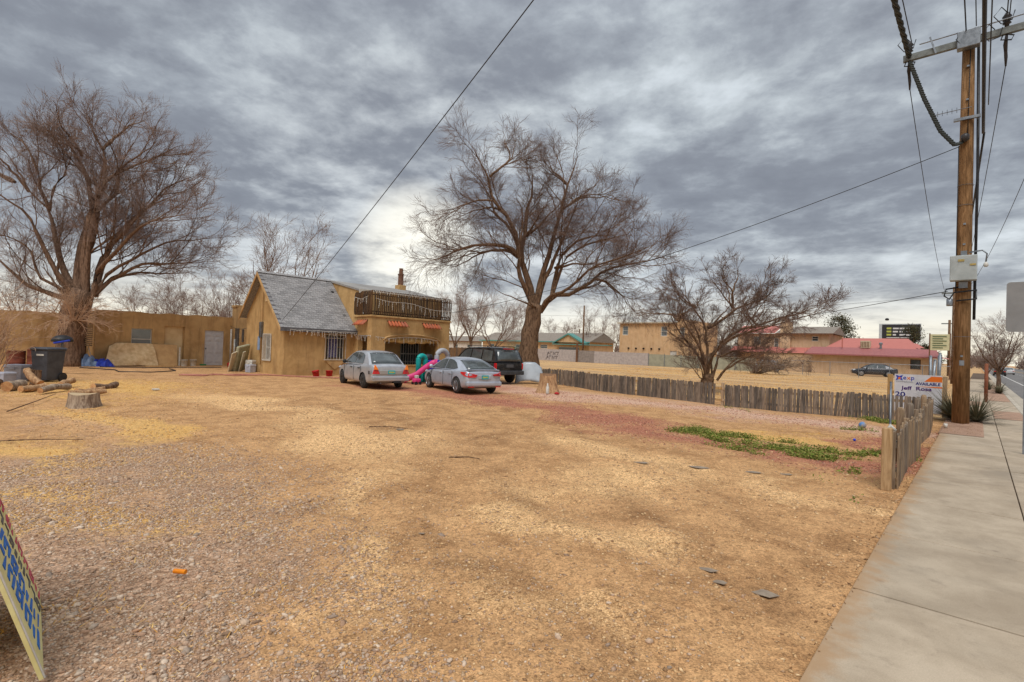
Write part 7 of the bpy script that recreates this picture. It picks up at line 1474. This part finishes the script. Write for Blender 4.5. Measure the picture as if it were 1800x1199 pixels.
# straw blades
def blades(x, y, h, w, rng, lean=.9):
    n = len(x); z = ground_at(x, y); a = rng.uniform(0, 6.28, n); b = rng.uniform(0, 6.28, n); base = np.stack([x, y, z-.003], -1); sd_ = np.stack([np.cos(a), np.sin(a), np.zeros(n)], -1)*w[:, None]; tip = base+np.stack([np.cos(b)*h*lean, np.sin(b)*h*lean, h*rng.uniform(.3, 1, n)], -1)
    return np.stack([base-sd_, base+sd_, tip], 1).reshape(-1, 3), np.arange(3*n).reshape(-1, 3)
STRAW = stone_mat('dry_straw', [lin(226, 176, 92), lin(206, 150, 74), lin(240, 202, 128), lin(176, 126, 66)])
x, y = scatter(260000, np.clip(m_straw*1.4, 0, 1)*clumpy, (-24, -1.5, .2, 15), .55); x2, y2 = scatter(60000, np.clip(m_grv, 0, 1)*np.clip(clumpy*1.5-.7, 0, 1), (-10, -2, -.3, 3), .6); x, y = np.r_[x, x2], np.r_[y, y2]
v_, f_ = blades(x, y, rS.uniform(.012, .05, len(x)), rS.uniform(.0015, .004, len(x))*(1+.1*np.hypot(x, y)), rS, 1.5); o = link('dry_grass', np_mesh('dry_grass', v_, [f_]), STRAW); tag(o, 'flattened dry straw grass over the lot', 'grass', kind='stuff')
# straw in the field beyond the fence
n = 60000; x = rS.uniform(-30, -1.5, n); y = rS.uniform(20.5, 60, n); kp = vnoise(x*.25, y*2, 1.6, 9) > .52; x, y = x[kp], y[kp]
v_, f_ = blades(x, y, rS.uniform(.04, .13, len(x)), rS.uniform(.006, .016, len(x)), rS, .9); o = link('field_grass', np_mesh('field_grass', v_, [f_]), STRAW); tag(o, 'dry yellow grass in the vacant field beyond the fence', 'grass', kind='stuff')
# green weeds
GREEN = stone_mat('green_weed', [lin(98, 116, 44), lin(126, 140, 58), lin(74, 90, 36), lin(150, 156, 80), lin(190, 160, 100)])
m_green = mx_([ell(WX, WY, (-4.7, 11.9), 1.0, .42, -10), ell(WX, WY, (-3.8, 11.45), 1.0, .34, -20), ell(WX, WY, (-3.6, 12.3), .9, .28, 10), ell(WX, WY, (-2.6, 10.9), 1.25, .36, 25), ell(WX, WY, (-2.0, 12.0), .7, .25, 30), .7*ell(WX, WY, (-3.4, 10.2), .8, .25, -10), .6*ell(WX, WY, (-5.2, 11.0), .4, .15), .9*ell(WX, WY, (-2.2, 18.9), 1.3, .4), .8*ell(WX, WY, (-1.7, 15.9), .8, .35, 40), .7*ell(WX, WY, (-1.05, 9.9), .2, .6), .55*ell(WX, WY, (-.85, 8.2), .12, .8), .5*ell(WX, WY, (-1.3, 9.0), .3, .2), .5*ell(WX, WY, (-7, 17.6), 1.5, .2, -10)])
m_green = np.clip((m_green-.42)*2.2, 0, 1)*np.clip(vnoise(GX, GY, .3, 21)*1.8-.2, 0, 1)
x = rS.uniform(-9, -.72, 900000); y = rS.uniform(7, 20, 900000); i = np.clip(np.searchsorted(gx, x)-1, 0, len(gx)-1); j = np.clip(np.searchsorted(gy, y)-1, 0, len(gy)-1); ok = rS.random(len(x)) < np.clip(m_green[i, j]*1.5, 0, 1); x, y = x[ok][:90000], y[ok][:90000]
nn_ = len(x); z = ground_at(x, y); c = np.stack([x, y, z+.004+.09*rS.random(nn_)**2.2], -1); d1 = nrm(rS.normal(size=(nn_, 3))*np.array([1, 1, .5]))*rS.uniform(.010, .026, (nn_, 1)); d2 = nrm(np.cross(d1, rS.normal(size=(nn_, 3))))*rS.uniform(.006, .014, (nn_, 1))
o = link('green_weeds', np_mesh('green_weeds', np.stack([c-d1, c+d2, c+d1, c-d2], 1).reshape(-1, 3), [np.arange(4*nn_).reshape(-1, 4)]), GREEN); tag(o, 'patches of low green weeds on the red gravel', 'weeds', kind='stuff')
# dead leaves along the fence and pavement edge
LEAFL = stone_mat('leaf_litter', [lin(120, 84, 54), lin(156, 116, 76), lin(92, 64, 44), lin(176, 138, 96)])
x = np.r_[-.74+np.abs(rS.normal(size=1100))*-.12+.06, rS.uniform(-.7, .1, 900)]; y = np.r_[3.2+16*rS.random(1100)**.6, rS.uniform(17.2, 22, 900)]; z = np.where(x > -.70, .028, 0.0)+np.where((y > 17) & (x > -.7), .03, 0); nn_ = len(x)
c = np.stack([x, y, np.where(x < -.7, ground_at(x, y)+.008, z)], -1); d1 = nrm(rS.normal(size=(nn_, 3))*np.array([1, 1, .15]))*rS.uniform(.008, .02, (nn_, 1)); d2 = nrm(np.cross(d1, np.array([0, 0, 1.])+rS.normal(size=(nn_, 3))*.2))*rS.uniform(.004, .01, (nn_, 1))
o = link('leaf_litter', np_mesh('leaf_litter', np.stack([c-d1, c+d2, c+d1, c-d2], 1).reshape(-1, 3), [np.arange(4*nn_).reshape(-1, 4)]), LEAFL); tag(o, 'brown leaf litter along the pavement edge and bed', 'leaves', kind='stuff')
